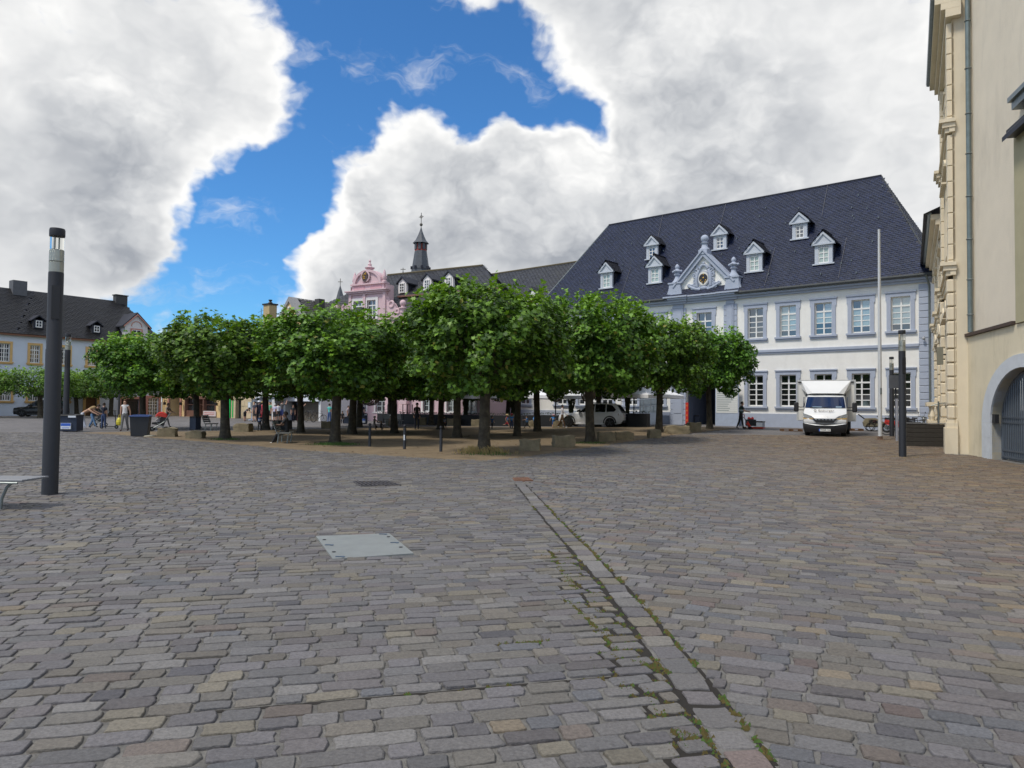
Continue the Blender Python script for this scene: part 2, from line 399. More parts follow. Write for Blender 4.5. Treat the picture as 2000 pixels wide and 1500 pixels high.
def window(parent, w, h, loc, cols=2, rows=4, transom=True, glass=None, sash=None, fr=None, fw=.0, sill=None, depth=.2, trans_f=.27, ear=True, name='window', bar=.05, panes=True, mixed=None):
    """frame with glazing bars; panes, surround and sill are its pieces. loc = bottom middle on the wall face"""
    glass = glass or M_glass; sash = sash or M_sash; y = depth
    mb = MB(); e = .07
    mb.box(-w/2, -w/2+e, y-.05, y+.04, 0, h); mb.box(w/2-e, w/2, y-.05, y+.04, 0, h)
    mb.box(-w/2+e, w/2-e, y-.05, y+.04, 0, e+.03); mb.box(-w/2+e, w/2-e, y-.05, y+.04, h-e, h)
    ht = h*(1-trans_f) if transom else h
    if transom: mb.box(-w/2+e, w/2-e, y-.06, y+.03, ht-.05, ht+.06)
    iw = (w-2*e)/cols
    for c in range(1, cols):
        x = -w/2+e+c*iw; b = bar if (cols % 2 == 0 and c == cols//2) else bar*.55
        mb.box(x-b, x+b, y-.045, y+.03, e, ht-.05 if transom else h-e)
        if transom: mb.box(x-b, x+b, y-.045, y+.03, ht+.06, h-e)
    z0 = e+.03; z1 = ht-.05 if transom else h-e; rh = (z1-z0)/rows
    for r_ in range(1, rows): mb.box(-w/2+e, w/2-e, y-.035, y+.02, z0+r_*rh-.028, z0+r_*rh+.028)
    o = mb.build(name, sash, parent, loc=loc)
    if panes:
        P1 = None; cells = [(c, z0+r_*rh, rh, r_) for c in range(cols) for r_ in range(rows)]
        if transom: cells += [(c, ht+.05, h-e-ht-.05, 9) for c in range(cols)]
        cache = {}
        for (c, z, zz, r_) in cells:
            gk = glass
            if mixed: gk = M_glass if r_ < mixed[0] or random.random() < mixed[1] else glass  # bottom rows and stray panes stay dark; the rest carry painted sky reflection
            k = (round(zz, 3), gk.name); x = -w/2+e+(c+.5)*iw
            if k not in cache:
                q = MB().box(-iw/2, iw/2, 0, .012, 0, zz).build('pane', gk, o); cache[k] = q
            else: q = dup(cache[k], o)
            q.location = (x, y+.004, z); q.rotation_euler = (random.uniform(-.012, .012), 0, random.uniform(-.012, .012))
    else:
        MB().box(-w/2+e, w/2-e, y+.004, y+.02, e, h-e).build('pane', glass, o)
    if fr and fw:
        s = MB(); s.box(-w/2-fw, -w/2, -.07, .05, 0, h); s.box(w/2, w/2+fw, -.07, .05, 0, h); s.box(-w/2-fw, w/2+fw, -.07, .05, h, h+fw)
        if ear:
            s.box(-w/2-fw-.06, -w/2-fw, -.07, .05, h-.25, h+fw); s.box(w/2+fw, w/2+fw+.06, -.07, .05, h-.25, h+fw)
            s.box(-w/2-fw-.1, w/2+fw+.1, -.13, .04, h+fw, h+fw+.09)
        s.build('surround', fr, o)
    if sill: MB().box(-w/2-fw-.1, w/2+fw+.1, -.16, .1, -.13, 0).box(-w/2-fw-.04, w/2+fw+.04, -.09, .08, -.25, -.13).build('sill', sill, o)
    return o

# ------------------------------------------------------------------ white and blue palace
PAL = Frame((20.2, 51, .28), (.7655, -.6434))
def palace():
    T = thing('palace', 'long white palace with pale blue stone trim and a steep dark slate roof', 'building', PAL.O, PAL.rz)
    U0, U1, ZT = -23.4, 8.65, 9.62; DEP = 12.
    wins = [-2.74, -.36, 2.08, 4.52, 6.94]; wl = [-10.85, -13.3, -15.7, -18.1, -20.5]
    w = 1.16; ops = []
    for u in wins+wl: ops += [(u-w/2, u+w/2, 6.55, 8.82), (u-w/2, u+w/2, 1.5, 3.8)]
    ops += [(-6.8-.62, -6.8+.62, 6.3, 8.8)]; ops += [(-8.3, -5.2, -.3, 3.7)]
    wall_open(U0, U1, -.6, ZT, ops, .3).build('wall', M_white, T)
    shell(T, U0, U1, DEP, ZT, M_white, z0=-.6)
    # passage: vault walls and depth
    g = MB(); g.add([(-8.3, .3, -.3), (-8.3, 7, -.3), (-8.3, 7, 3.7), (-8.3, .3, 3.7), (-5.2, .3, -.3), (-5.2, 7, -.3), (-5.2, 7, 3.7), (-5.2, .3, 3.7)], [(0, 1, 2, 3), (4, 5, 6, 7), (1, 5, 6, 2), (3, 2, 6, 7)])
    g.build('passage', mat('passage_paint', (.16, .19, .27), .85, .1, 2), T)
    d = MB().box(-6.6, -5.3, 6.8, 6.95, 0, 2.9).build('door', mat('passage_door', (.05, .06, .075), .5, .1, 4), T)
    MB().box(-6.45, -6.0, 6.76, 6.8, 1.5, 2.7).build('panel', M_glass, d)
    # plinth, string course, cornice, gutter
    for (a, b) in ((U0, -9.72), (-4.1, 8.0)):
        Bx('plinth', M_blue, T, a, b, -.07, .1, -.6, .98)
        Bx('string_course', M_blue, T, a, b, -.14, .1, 5.48, 5.66)
        Bx('string_moulding', M_blue, T, a, b, -.08, .1, 5.36, 5.48)
        Bx('cornice', M_blue, T, a-.0, b+(.75 if b > 0 else 0), -.22, .1, 9.62, 9.78)
        Bx('upper_cornice', M_blue, T, a, b+(.75 if b > 0 else 0), -.42, .1, 9.782, 9.95)
        gt = MB().tube([(a, -.55, 10.03), (b+(.9 if b > 0 else 0), -.55, 10.03)], .11, 8).build('gutter', M_gut, T, True)
    # windows
    k = None
    for i, u in enumerate(wins):
        gl = M_glass if i < 1 else M_skyrefl
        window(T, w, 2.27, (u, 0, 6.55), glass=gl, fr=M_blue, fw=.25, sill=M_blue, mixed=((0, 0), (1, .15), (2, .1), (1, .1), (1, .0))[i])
    for i, u in enumerate(wl[:3]):
        window(T, w, 2.27, (u, 0, 6.55), glass=M_glass, fr=M_blue, fw=.25, sill=M_blue)
    for u in wl[3:]: window(T, w, 2.27, (u, 0, 6.55), fr=M_blue, fw=.25, sill=M_blue, panes=False)
    w0 = window(T, w, 2.3, (wins[0], 0, 1.5), fr=M_blue, fw=.25, sill=M_blue)
    for u in wins[1:]+wl: dup(w0, T, (u, 0, 1.5))
    window(T, 1.24, 2.5, (-6.8, 0, 6.3), fr=M_blue, fw=.3, sill=M_blue)
    # corner quoins on the right, one block per course
    q0 = None; z = -.6
    while z < 9.5:
        hq = min(.44, 9.6-z)
        if q0 is None or abs(hq-.44) > .01: q = MB().box(8.0, 8.67, -.10, .14, 0, hq-.025, bev=.025).build('quoin', M_blue, T, loc=(0, 0, z)); q0 = q0 or q
        else: dup(q0, T, (0, 0, z))
        z += .44
    MB().tube([(8.5, -.62, 10), (8.6, -.3, 9.5), (8.62, -.2, 9.2), (8.62, -.2, .1)], .06, 8).build('downpipe', M_zinc, T, True)
    # centre bay: pilasters with block strips, entablature
    for (a, b) in ((-9.68, -8.32), (-5.2, -4.14)):
        s = MB().box(a+.24, b-.24, -.12, .1, -.6, 9.6).build('pilaster', M_blue, T)
        c = MB(); n = (a+b)/2; hw = (b-a)/2-.24-.12
        c.prism([(n-hw, .9)]+[(n-hw*math.cos(t), 8.95+.22*math.sin(t)) for t in [i*math.pi/8 for i in range(9)]]+[(n+hw, .9)], -.15, -.1); c.build('panel', M_blue, s)
        Bx('capital', M_blue, T, a+.2, b-.2, -.16, .1, 9.3, 9.42)
        z = -.6; b0 = None
        while z < 9.2:
            if b0 is None: b0 = MB().box(0, .235, -.08, .1, 0, .42, bev=.02).build('rusticated_block', M_blue, T, loc=(a, 0, z))
            else: dup(b0, T, (a, 0, z))
            dup(b0, T, (b-.235, 0, z)); z += .45
    e = MB()
    for i, (y, z0, z1, o) in enumerate(((-.2, 9.6, 9.76, 0), (-.34, 9.765, 9.93, .1), (-.5, 9.935, 10.08, .22), (-.62, 10.085, 10.2, .3))):
        e.box(-9.7-o, -4.12+o, y, .2, z0, z1)
    for a, b in ((-9.75, -8.25), (-5.3, -4.08)):
        for (y, z0, z1, o) in ((-.3, 9.61, 9.755, 0), (-.46, 9.77, 9.925, .1), (-.62, 9.94, 10.075, .2), (-.75, 10.09, 10.205, .28)): e.box(a-o, b+o, y, -.1, z0, z1)
    e.build('entablature', M_blue, T)
    # gable
    gab = MB().prism([(-9.0, 10.2), (-4.6, 10.2), (-4.6, 10.9), (-6.8, 13.35), (-9.0, 10.9)], -.05, .5).build('gable_wall', M_white, T)
    for sgn in (-1, 1):
        rk = MB(); c = -6.8
        rk.prism([(c, 13.72), (c+sgn*2.45, 11.02), (c+sgn*2.45, 10.62), (c, 13.2)], -.3, .55)
        rk.prism([(c, 13.78), (c+sgn*2.6, 11.02), (c+sgn*2.5, 10.93), (c, 13.62)], -.42, .6).build('raking_cornice', M_blue, T)
        pd = MB(); x = c+sgn*2.35
        pd.prism([(x-.62, 10.2), (x+.62, 10.2), (x+.42 if sgn < 0 else x+.52, 11.25), (x-.42 if sgn > 0 else x-.52, 11.25)], -.35, .45)
        pd.prism([(x+sgn*.3, 10.2), (x+sgn*1.0, 10.2), (x+sgn*.8, 10.32), (x+sgn*.62, 10.75), (x+sgn*.5, 11.2), (x+sgn*.3, 11.2)], -.3, .35)
        pd.box(x-.6, x+.6, -.42, .5, 11.25, 11.36); pd.build('pedestal', M_blue, T)
        f = MB().lathe([(.42, 0), (.40, .08), (.3, .2), (.2, .38), (.16, .6), (.25, .62), (.27, .7), (.15, .78), (.24, .86), (.33, .93), (.30, 1.02), (.16, 1.08), (.13, 1.14), (.17, 1.22), (.19, 1.32), (.12, 1.45), (.04, 1.52), (0, 1.54)], 14, (x, .05, 11.36))
        for t in range(4): f.sphere((x+.34*math.cos(t*1.571), .05+.34*math.sin(t*1.571), 12.3), .1, 8, 6)
        f.build('finial', M_blue, T, True)
    fb = MB(); fb.box(-7.15, -6.45, -.35, .5, 13.35, 13.72); fb.lathe([(.4, 0), (.38, .1), (.26, .2), (.22, .45), (.3, .5), (.32, .56), (.2, .62), (.16, .66)], 14, (-6.8, .05, 13.72)); fb.sphere((-6.8, .05, 14.62), .31, 16, 10); fb.build('ball_finial', M_blue, T, True)
    # carved cartouche: scrolls, crown, oval with dark and gold arms
    ca = MB(); C = Vector((-6.8, -.09, 11.45)); rs = random.Random(3)
    def scroll(x, z, r, a0, turns, sgn, th=.085):
        pts = []
        for i in range(15):
            t = i/14; a = a0+sgn*turns*2*math.pi*t; rr = r*(1-.75*t); pts.append((x+rr*math.cos(a), -.1-.05*t, z+rr*math.sin(a)))
        ca.tube(pts, [th*(1-.4*i/14) for i in range(15)], 6)
    for s in (-1, 1):
        for (dx, dz, r, a0, tn) in ((.62, .62, .2, 0, 1.1), (.78, .28, .19, 1, 1.2), (.72, -.1, .2, 2, 1.1), (.66, -.42, .2, 0, 1.2), (.95, -.62, .22, 1, 1.2), (.5, -.75, .22, 2.5, 1.3), (.2, -.8, .18, 3, 1.2), (1.2, -.42, .16, 3.5, 1.0), (.55, .92, .13, 1, 1)):
            scroll(C.x+s*dx, C.z+dz, r, a0 if s > 0 else math.pi-a0, tn, s)
        ca.tube([(C.x+s*.3, -.1, C.z-.85), (C.x+s*.8, -.13, C.z-.72), (C.x+s*1.2, -.14, C.z-.5), (C.x+s*1.42, -.12, C.z-.38)], [.13, .12, .09, .03], 7)
        ca.tube([(C.x+s*.55, -.1, C.z-.6), (C.x+s*.6, -.14, C.z-.1), (C.x+s*.52, -.14, C.z+.4), (C.x+s*.36, -.12, C.z+.72)], [.14, .15, .14, .08], 7)
    ca.tube([(C.x-.32, -.1, C.z+.78), (C.x-.2, -.14, C.z+1.0), (C.x, -.15, C.z+1.08), (C.x+.2, -.14, C.z+1.0), (C.x+.32, -.1, C.z+.78)], .12, 7)
    ca.sphere((C.x, -.14, C.z+1.2), .12, 8, 6); ca.sphere((C.x, -.12, C.z-.72), .24, 10, 6, (1.3, .5, .7))
    co = ca.build('cartouche', M_blue, T, True)
    def oval(rx, rz_, y, th, m, nm, cx_=0, cz_=0, par=None):
        return MB().prism([(C.x+cx_+rx*math.cos(t), C.z+cz_+rz_*math.sin(t)) for t in [2*math.pi*i/24 for i in range(24)]], y, y+th).build(nm, m, par or co)
    oval(.47, .62, -.20, .14, M_blue, 'rim'); oval(.40, .55, -.225, .02, mat('arms_white', (.7, .68, .62), .7), 'field'); oval(.36, .36, -.232, .006, mat('arms_black', (.02, .02, .025), .6), 'shield', 0, .02)
    st = MB(); st.prism([(C.x-.28, C.z-.05), (C.x, C.z-.48), (C.x+.28, C.z-.05), (C.x, C.z+.05)], -.24, -.23).build('shield_tip', MATS['arms_black'], co)
    go = MB()
    for (dx, dz, r) in ((0, .05, .06), (-.2, -.14, .045), (.2, -.16, .05), (-.1, -.28, .04), (.13, -.3, .04), (0, .3, .04)): go.sphere((C.x+dx, -.24, C.z+dz), r, 8, 5, (1, .4, 1.2))
    go.build('gilded_arms', M_gold, co, True)
    # roof
    Y0, ZE, YR, ZR = -.55, 10.1, 6., 18.85; sl = (ZR-ZE)/(YR-Y0)
    UL, UR = -19.4, 4.5
    rf = MB().add([(U0, Y0, ZE), (9.1, Y0, ZE), (UR, YR, ZR), (UL, YR, ZR), (U0, DEP+.5, ZE), (9.1, DEP+.5, ZE)], [(0, 1, 2, 3), (1, 5, 2), (5, 4, 3, 2), (4, 0, 3)]).build('roof', M_slateb, T)
    slates(((U0, Y0, ZE), (9.1, Y0, ZE), (UR, YR, ZR), (UL, YR, ZR)), 'roof_slates', rf, w=.33, hh=.2)
    slates(((9.1, Y0, ZE), (9.1, DEP+.5, ZE), (UR, YR, ZR), (UR, YR, ZR)), 'roof_slates', rf)
    MB().tube([(UL, YR, ZR+.02), (UR, YR, ZR+.02)], .09, 6).build('ridge_cap', M_slateb, rf)
    MB().tube([(UR, YR, ZR+.03), (9.1, Y0, ZE+.03)], .04, 6).build('hip_cap', M_gut, rf)
    MB().tube([(UL, YR, ZR+.03), (U0, Y0, ZE+.03)], .05, 6).build('hip_cap', M_zinc, rf)
    for (a, za, b, zb) in ((-13.0, 15.9, -13.6, 18.8), (-7.3, 15.9, -7.6, 18.8), (.9, 15.9, .7, 18.8), (3.2, 10.3, 3.1, 13.6), (-1.9, 10.3, -2.0, 13.6), (-14.2, 10.3, -14.6, 13.6)):
        MB().tube([(a, Y0+(za-ZE)/sl-.05, za+.05), (b, Y0+(zb-ZE)/sl-.05, zb+.05)], .014, 4).build('lightning_wire', mat('wire_grey', (.13, .13, .14), .7), rf)
    hk = None
    for i in range(46):
        z = random.uniform(10.6, 18); u = random.uniform(-20, 5)
        if hk is None: hk = MB().box(-.02, .02, -.12, 0, -.02, .1).build('roof_hook', M_zinc, rf)
        else: hk = dup(hk, rf)
        hk.location = (u, Y0+(z-ZE)/sl-.02, z)
    yr = lambda z: Y0+(z-ZE)/sl
    def dormer(u, z, ww, hh, gl, rows=3, dark=False):
        y = yr(z)-.12; yb = yr(z+hh+ww*.75)+.3; o = MB()
        o.box(-ww/2-.02, ww/2+.02, .22, yb-y, 0, hh)
        D = o.build('dormer', M_slateb, T, loc=(u, y, z))
        fr = MB(); e = .2
        fr.box(-ww/2-.04, -ww/2+e, 0, .2, 0, hh); fr.box(ww/2-e, ww/2+.04, 0, .2, 0, hh); fr.box(-ww/2+e, ww/2-e, 0, .2, hh-.16, hh); fr.box(-ww/2-.18, ww/2+.18, -.1, .2, -.1, 0)
        ap = ww*.72
        fr.prism([(-ww/2-.2, hh), (ww/2+.2, hh), (ww/2+.2, hh+.1), (0, hh+ap+.06), (-ww/2-.2, hh+.1)], -.06, .12)
        for s in (-1, 1): fr.prism([(0, hh+ap+.1), (s*(ww/2+.26), hh+.1), (s*(ww/2+.22), hh-.03), (s*(ww/2+.02), hh+.1), (0, hh+ap-.08)], -.16, .1)
        fr.box(-ww/2-.24, ww/2+.24, -.15, .1, hh-.04, hh+.07)
        fr.build('dormer_front', mat('dormer_stone', (.50, .54, .60), .75, .06, 3), D)
        # little gabled roof
        a = ww/2+.32; rr = MB(); Z = hh+ap+.2; L = yr(z+Z)-y+.25; zl = hh+.02; Le = yr(z+zl)-y+.15
        rr.add([(0, -.2, Z), (0, L, Z), (-a, -.2, zl), (-a, Le, zl), (a, -.2, zl), (a, Le, zl)], [(0, 1, 3, 2), (0, 4, 5, 1)]); rr.build('dormer_roof', M_slateb, D)
        slates(((-a, Le, zl), (-a, -.2, zl), (0, -.2, Z), (0, L, Z)), 'dormer_slates', D, w=.3, hh=.2, shear=0, base=(.026, .027, .034))
        slates(((a, -.2, zl), (a, Le, zl), (0, L, Z), (0, -.2, Z)), 'dormer_slates', D, w=.3, hh=.2, shear=0, base=(.026, .027, .034))
        window(D, ww-2*e+.02, hh-.18, (0, 0, .0), 2, rows, False, gl, depth=.1, panes=not dark, bar=.035)
    for u, z in ((-16.2, 11.75), (-11.45, 11.7), (-3.05, 11.7), (1.95, 11.7)): dormer(u, z, 1.12, 1.35, M_dorm)
    for i, (u, z) in enumerate(((-12.75, 14.2), (-6.6, 14.2), (-.3, 14.15))): dormer(u, z, 1.0, 1.15, M_glass, dark=(i == 2))
    # gable's own roof, running back into the main roof
    g2 = MB(); Z = 13.6; a = 2.6
    g2.add([(-6.8, .5, Z), (-6.8, yr(Z)+.3, Z), (-6.8-a, .5, 10.9), (-6.8-a, yr(10.9)+.2, 10.9), (-6.8+a, .5, 10.9), (-6.8+a, yr(10.9)+.2, 10.9)], [(0, 1, 3, 2), (0, 4, 5, 1)]); g2.build('gable_roof', M_slateb, T)
    slates(((-6.8+a, .5, 10.9), (-6.8+a, yr(10.9)+.2, 10.9), (-6.8, yr(Z)+.3, Z), (-6.8, .5, Z)), 'gable_slates', rf, shear=0, base=(.026, .027, .034))
    slates(((-6.8-a, yr(10.9)+.2, 10.9), (-6.8-a, .5, 10.9), (-6.8, .5, Z), (-6.8, yr(Z)+.3, Z)), 'gable_slates', rf, shear=0, base=(.026, .027, .034))
    # rear wing roof with a brick chimney, seen past the right hip
    MB().add([(6, 8, 9), (16, 8, 9), (16, 12, 14.6), (6, 12, 14.6), (6, 16, 9), (16, 16, 9)], [(0, 1, 2, 3), (3, 2, 5, 4)]).build('rear_roof', M_slateb, T)
    slates(((6, 8, 9), (16, 8, 9), (16, 12, 14.6), (6, 12, 14.6)), 'rear_slates', rf)
    MB().box(8.2, 9.6, 11.6, 12.4, 13.5, 15.0).box(8.1, 9.7, 11.5, 12.5, 15.0, 15.15).build('chimney', mat('chimney_brick', (.33, .19, .13), .9, .25, 8), T)
    # small plaque and board on the right pilaster
    MB().box(-4.95, -4.4, -.19, -.15, 2.5, 3.35).build('plaque', mat('plaque', (.45, .52, .66), .5), T)
    MB().prism([(-4.78, 2.85), (-4.56, 2.85), (-4.62, 3.08), (-4.67, 3.15), (-4.72, 3.08)], -.2, -.192).build('plaque_emblem', mat('arms_dark', (.08, .05, .05), .6), T)
    MB().sphere((8.3, -.3, 5.95), .1, 10, 8).tube([(8.3, -.3, 5.95), (8.3, -.1, 6.1)], .03).build('security_camera', mat('cam_grey', (.35, .36, .38), .4), T, True)
palace()

# ------------------------------------------------------------------ lower wing left of the palace
def wing():
    T = thing('palace_wing', 'lower white and blue wing with slate mansard roof left of the palace', 'building', PAL.O, PAL.rz)
    U0, U1 = -38., -23.42
    wu = [-24.8, -27.2, -29.6, -32., -34.4]; ops = [(u-.6, u+.6, 1.5, 3.6) for u in wu]+[(u-.6, u+.6, 6., 8.1) for u in wu]
    wall_open(U0, U1, -.6, 9.4, ops).build('wall', M_white, T); shell(T, U0, U1, 12, 9.4, M_white, z0=-.6)
    Bx('cornice', M_blue, T, U0, U1, -.35, .1, 9.4, 9.7); Bx('plinth', M_blue, T, U0, U1, -.06, .1, -.6, 1.0); Bx('string_course', M_blue, T, U0, U1, -.1, .1, 5.2, 5.4)
    w0 = window(T, 1.2, 2.1, (wu[0], 0, 1.5), fr=M_blue, fw=.22, sill=M_blue, panes=False)
    for u in wu[1:]: dup(w0, T, (u, 0, 1.5))
    for u in wu: dup(w0, T, (u, 0, 6.))
    rf = MB().add([(U0, -.5, 9.7), (U1+2, -.5, 9.7), (U1+2, 1.6, 12.6), (U0, 1.6, 12.6), (U1+2, 6, 15.75), (U0, 6, 15.75), (U0, 12, 9.7), (U1+2, 12, 9.7)], [(0, 1, 2, 3), (3, 2, 4, 5), (5, 4, 7, 6), (0, 3, 5, 6)]).build('roof', M_slateb, T)
    b = (.040, .042, .048)
    slates(((U0, -.5, 9.7), (U1+2, -.5, 9.7), (U1+2, 1.6, 12.6), (U0, 1.6, 12.6)), 'roof_slates', rf, b, .4, .24, 0)
    slates(((U0, 1.6, 12.6), (U1+2, 1.6, 12.6), (U1+2, 6, 15.75), (U0, 6, 15.75)), 'roof_slates', rf, b, .4, .24, .1)
    MB().tube([(U0, 6, 15.78), (U1+1, 6, 15.78)], .1).build('ridge_cap', mat('mossy_ridge', (.12, .10, .06), .9), rf)
    for u in (-24.0, -27.3):
        D = MB().prism([(-.65, 0), (.65, 0), (.65, 1.3), (0, 2.0), (-.65, 1.3)], 0, 2.2).build('dormer', M_sash, T, loc=(u, 0, 10.3))
        MB().prism([(-.42, .25), (.42, .25), (.42, 1.3), (-.42, 1.3)], -.02, .01).build('pane', M_dark, D)
        MB().prism([(-.85, 1.1), (0, 2.05), (.85, 1.1), (.85, 1.25), (0, 2.25), (-.85, 1.25)], -.1, 3).build('dormer_roof', M_slateb, D)
wing()
# ------------------------------------------------------------------ pink baroque house with spire
PNK = Frame((-14.1, 70, 0), (.8725, -.4885))
def pink():
    T = thing('pink_house', 'pink baroque house with scrolled gable, slate roofs and a small slate spire', 'building', PNK.O, PNK.rz)
    Mw = mat('pink_white_trim', (.78, .74, .73), .8, .05, 3); Mp2 = mat('pink_shade_panel', (.60, .36, .40), .85, .06, 2)
    # ground floor wall and wing to the right
    ops = [(-6.1, -5.1, .9, 3.0), (-1.9, -.3, .4, 3.0), (.9, 2.2, .9, 3.0), (6.6, 7.7, 1.0, 3.1), (9.3, 10.4, 1.0, 3.1), (11.4, 12.4, 1.0, 3.1)]
    ops += [(-6.1, -5.1, 5.4, 7.6), (6.6, 7.7, 5.4, 7.6), (9.3, 10.4, 5.4, 7.6)]
    wall_open(-7.0, 13.2, -.3, 9.4, ops).build('wall', M_pink, T); shell(T, -7, 13.2, 12, 9.4, M_pink)
    for (a, b, c, d) in ops: window(T, b-a, d-c, ((a+b)/2, 0, c), 2, 3, True, sash=mat('grey_sash', (.5, .55, .55), .5), fr=Mw, fw=.18, sill=Mw, panes=False, ear=False)
    Bx('cornice', M_pink, T, -7.1, 13.3, -.35, .1, 9.3, 9.6); Bx('string_course', M_pink, T, -7.05, 13.25, -.16, .1, 4.0, 4.3)
    Bx('plinth', M_pink, T, -7.05, 13.25, -.1, .1, -.3, .9)
    # rusticated pillars, one block per course
    blk = None
    for u in (-6.9, -4.2, -2.9, 2.9, 4.6):
        z = 0.
        while z < 9.:
            if blk is None: blk = MB().box(-.45, .45, -.55, .05, 0, .52, bev=.03).build('pillar_block', M_pink, T, loc=(u, 0, z))
            else: dup(blk, T, (u, 0, z))
            z += .55
    # gable storey
    gz = 9.6
    ops2 = [(-2.05, -1.0, 10.0, 11.9), (-.3, .8, 10.0, 11.9)]
    wall_open(-2.5, 1.95, gz, 12.55, ops2, .3, -.1).build('gable_wall', M_pink, T)
    MB().add([(-2.5, -.1, gz), (-2.5, 1.2, gz), (-2.5, 1.2, 13.4), (-2.5, -.1, 13.4), (1.95, -.1, gz), (1.95, 1.2, gz), (1.95, 1.2, 13.4), (1.95, -.1, 13.4)], [(0, 1, 2, 3), (4, 5, 6, 7), (1, 5, 6, 2)]).build('gable_back', M_pink, T)
    for (a, b, c, d) in ops2: window(T, b-a, d-c, ((a+b)/2, -.1, c), 2, 3, True, fr=Mw, fw=.28, panes=False, ear=False)
    for u in (-2.45, -.62, 1.9): Bx('pilaster', M_pink, T, u-.16, u+.16, -.25, 0, gz, 12.5)
    for (y, z0, z1, o) in ((-.25, 12.5, 12.65, .1), (-.42, 12.655, 12.8, .25), (-.55, 12.805, 12.92, .4)): Bx('gable_cornice', M_pink, T, -2.55-o, 2.0+o, y, .3, z0, z1)
    Bx('attic', M_pink, T, -2.3, 1.8, -.12, .6, 12.92, 13.45); Bx('attic_panel', Mp2, T, -2.0, -.65, -.15, -.1, 13.02, 13.34); Bx('attic_panel', Mp2, T, .1, 1.5, -.15, -.1, 13.02, 13.34)
    Bx('attic_cornice', M_pink, T, -2.4, 1.9, -.3, .6, 13.452, 13.6)
    arc = [(-.27+1.62*math.cos(t), 13.6+1.2*math.sin(t)) for t in [i*math.pi/16 for i in range(17)]]
    MB().prism(arc, -.12, .55).build('pediment', M_pink, T)
    a2 = [(-.27+1.78*math.cos(t), 13.6+1.34*math.sin(t)) for t in [i*math.pi/16 for i in range(17)]]; a3 = [(-.27+1.5*math.cos(t), 13.6+1.1*math.sin(t)) for t in [i*math.pi/16 for i in range(17)]]
    m = MB()
    for i in range(16): m.prism([a2[i], a2[i+1], a3[i+1], a3[i]], -.3, .58)
    m.build('pediment_moulding', M_pink, T)
    for u in (-2.15, 1.65): MB().lathe([(.28, 0), (.28, .12), (.16, .2), (.26, .36), (.2, .7), (.08, 1.15), (0, 1.3)], 10, (u, .1, 13.6)).build('pinnacle', M_pink, T, True)
    MB().lathe([(.42, 0), (.30, .12), (.28, .3), (.48, .42), (.5, .5), (.25, .58), (.16, .72), (.22, .8), (.12, .9), (.09, 1.1), (.14, 1.16), (.05, 1.3), (0, 1.35)], 12, (-.27, .15, 14.7)).build('urn_finial', M_pink, T, True)
    c = MB().prism([(-.47+.36*math.cos(t), 14.25+.55*math.sin(t)) for t in [i*math.pi/8 for i in range(16)]], -.34, -.1).build('medallion', mat('arms_dark', (.08, .05, .05), .6), T)
    g = MB()
    for i in range(9): g.sphere((-.47+random.uniform(-.2, .2), -.35, 14.25+random.uniform(-.35, .35)), .07, 6, 5)
    g.build('gilding', M_gold, c)
    ring = MB().torus((-.47, -.25, 14.25), .5, .09, 'y', 20, 6).build('medallion_wreath', M_pink, c)
    # scroll shoulders
    for s in (-1, 1):
        cx_ = -.27+s*2.25
        m = MB().prism([(cx_, gz), (cx_+s*2.3, gz), (cx_+s*2.3, gz+.9), (cx_+s*1.9, gz+1.0), (cx_+s*1.3, gz+1.35), (cx_+s*.9, gz+1.9), (cx_+s*.3, gz+2.0), (cx_, gz+2.6)], -.1, .4)
        m.torus((cx_+s*.75, -.1, gz+1.75), .28, .12, 'y', 14, 6); m.torus((cx_+s*1.5, -.1, gz+1.0), .22, .1, 'y', 14, 6)
        m.build('scroll', M_pink, T)
        MB().lathe([(.3, 0), (.3, .35), (.42, .4), (.42, .5), (.2, .55), (.18, .7)], 10, (cx_+s*2.0, .1, gz+.85)).sphere((cx_+s*2.0, .1, gz+1.8), .32, 12, 8).build('ball_finial', M_pink, T, True)
    # roofs
    b = (.042, .043, .047)
    rf = MB().add([(-7.2, -.3, 9.6), (14, -.3, 9.6), (14, 1.8, 12.4), (-7.2, 1.8, 12.4), (9.0, 6.5, 15.7), (-3.2, 6.5, 15.7), (-7.2, 12.5, 9.6), (14, 12.5, 9.6)], [(0, 1, 2, 3), (3, 2, 4, 5), (5, 4, 7, 6), (0, 3, 5, 6), (1, 7, 4, 2)]).build('roof', M_slateb, T)
    slates(((-7.2, -.3, 9.6), (14, -.3, 9.6), (14, 1.8, 12.4), (-7.2, 1.8, 12.4)), 'roof_slates', rf, b, .42, .26, 0)
    slates(((-7.2, 1.8, 12.4), (14, 1.8, 12.4), (9.0, 6.5, 15.7), (-3.2, 6.5, 15.7)), 'roof_slates', rf, b, .42, .26, .12)
    slates(((14, 1.8, 12.4), (14, 12.5, 9.6), (9.0, 6.5, 15.7), (9., 6.5, 15.7)), 'roof_slates', rf, b, .42, .26, .1)
    Bx('roof_cornice', mat('rust_cornice', (.20, .10, .08), .8), T, 2.2, 14, 1.45, 1.7, 12.25, 12.42)
    MB().tube([(-3.2, 6.5, 15.75), (9, 6.5, 15.75)], .11).build('ridge_cap', mat('mossy_ridge', (.12, .10, .06), .9), rf)
    # lower roof behind the gable
    MB().add([(-.27, .5, 13.6), (-.27, 5.5, 13.6), (4.3, .5, 9.7), (4.3, 4, 9.7), (-4.8, .5, 9.7), (-4.8, 4, 9.7)], [(0, 1, 3, 2), (0, 4, 5, 1)]).build('gable_roof', M_slateb, T)
    slates(((4.3, .5, 9.7), (4.3, 4, 9.7), (-.27, 5.5, 13.6), (-.27, .5, 13.6)), 'roof_slates', rf, (.03, .03, .035), .42, .26, 0)
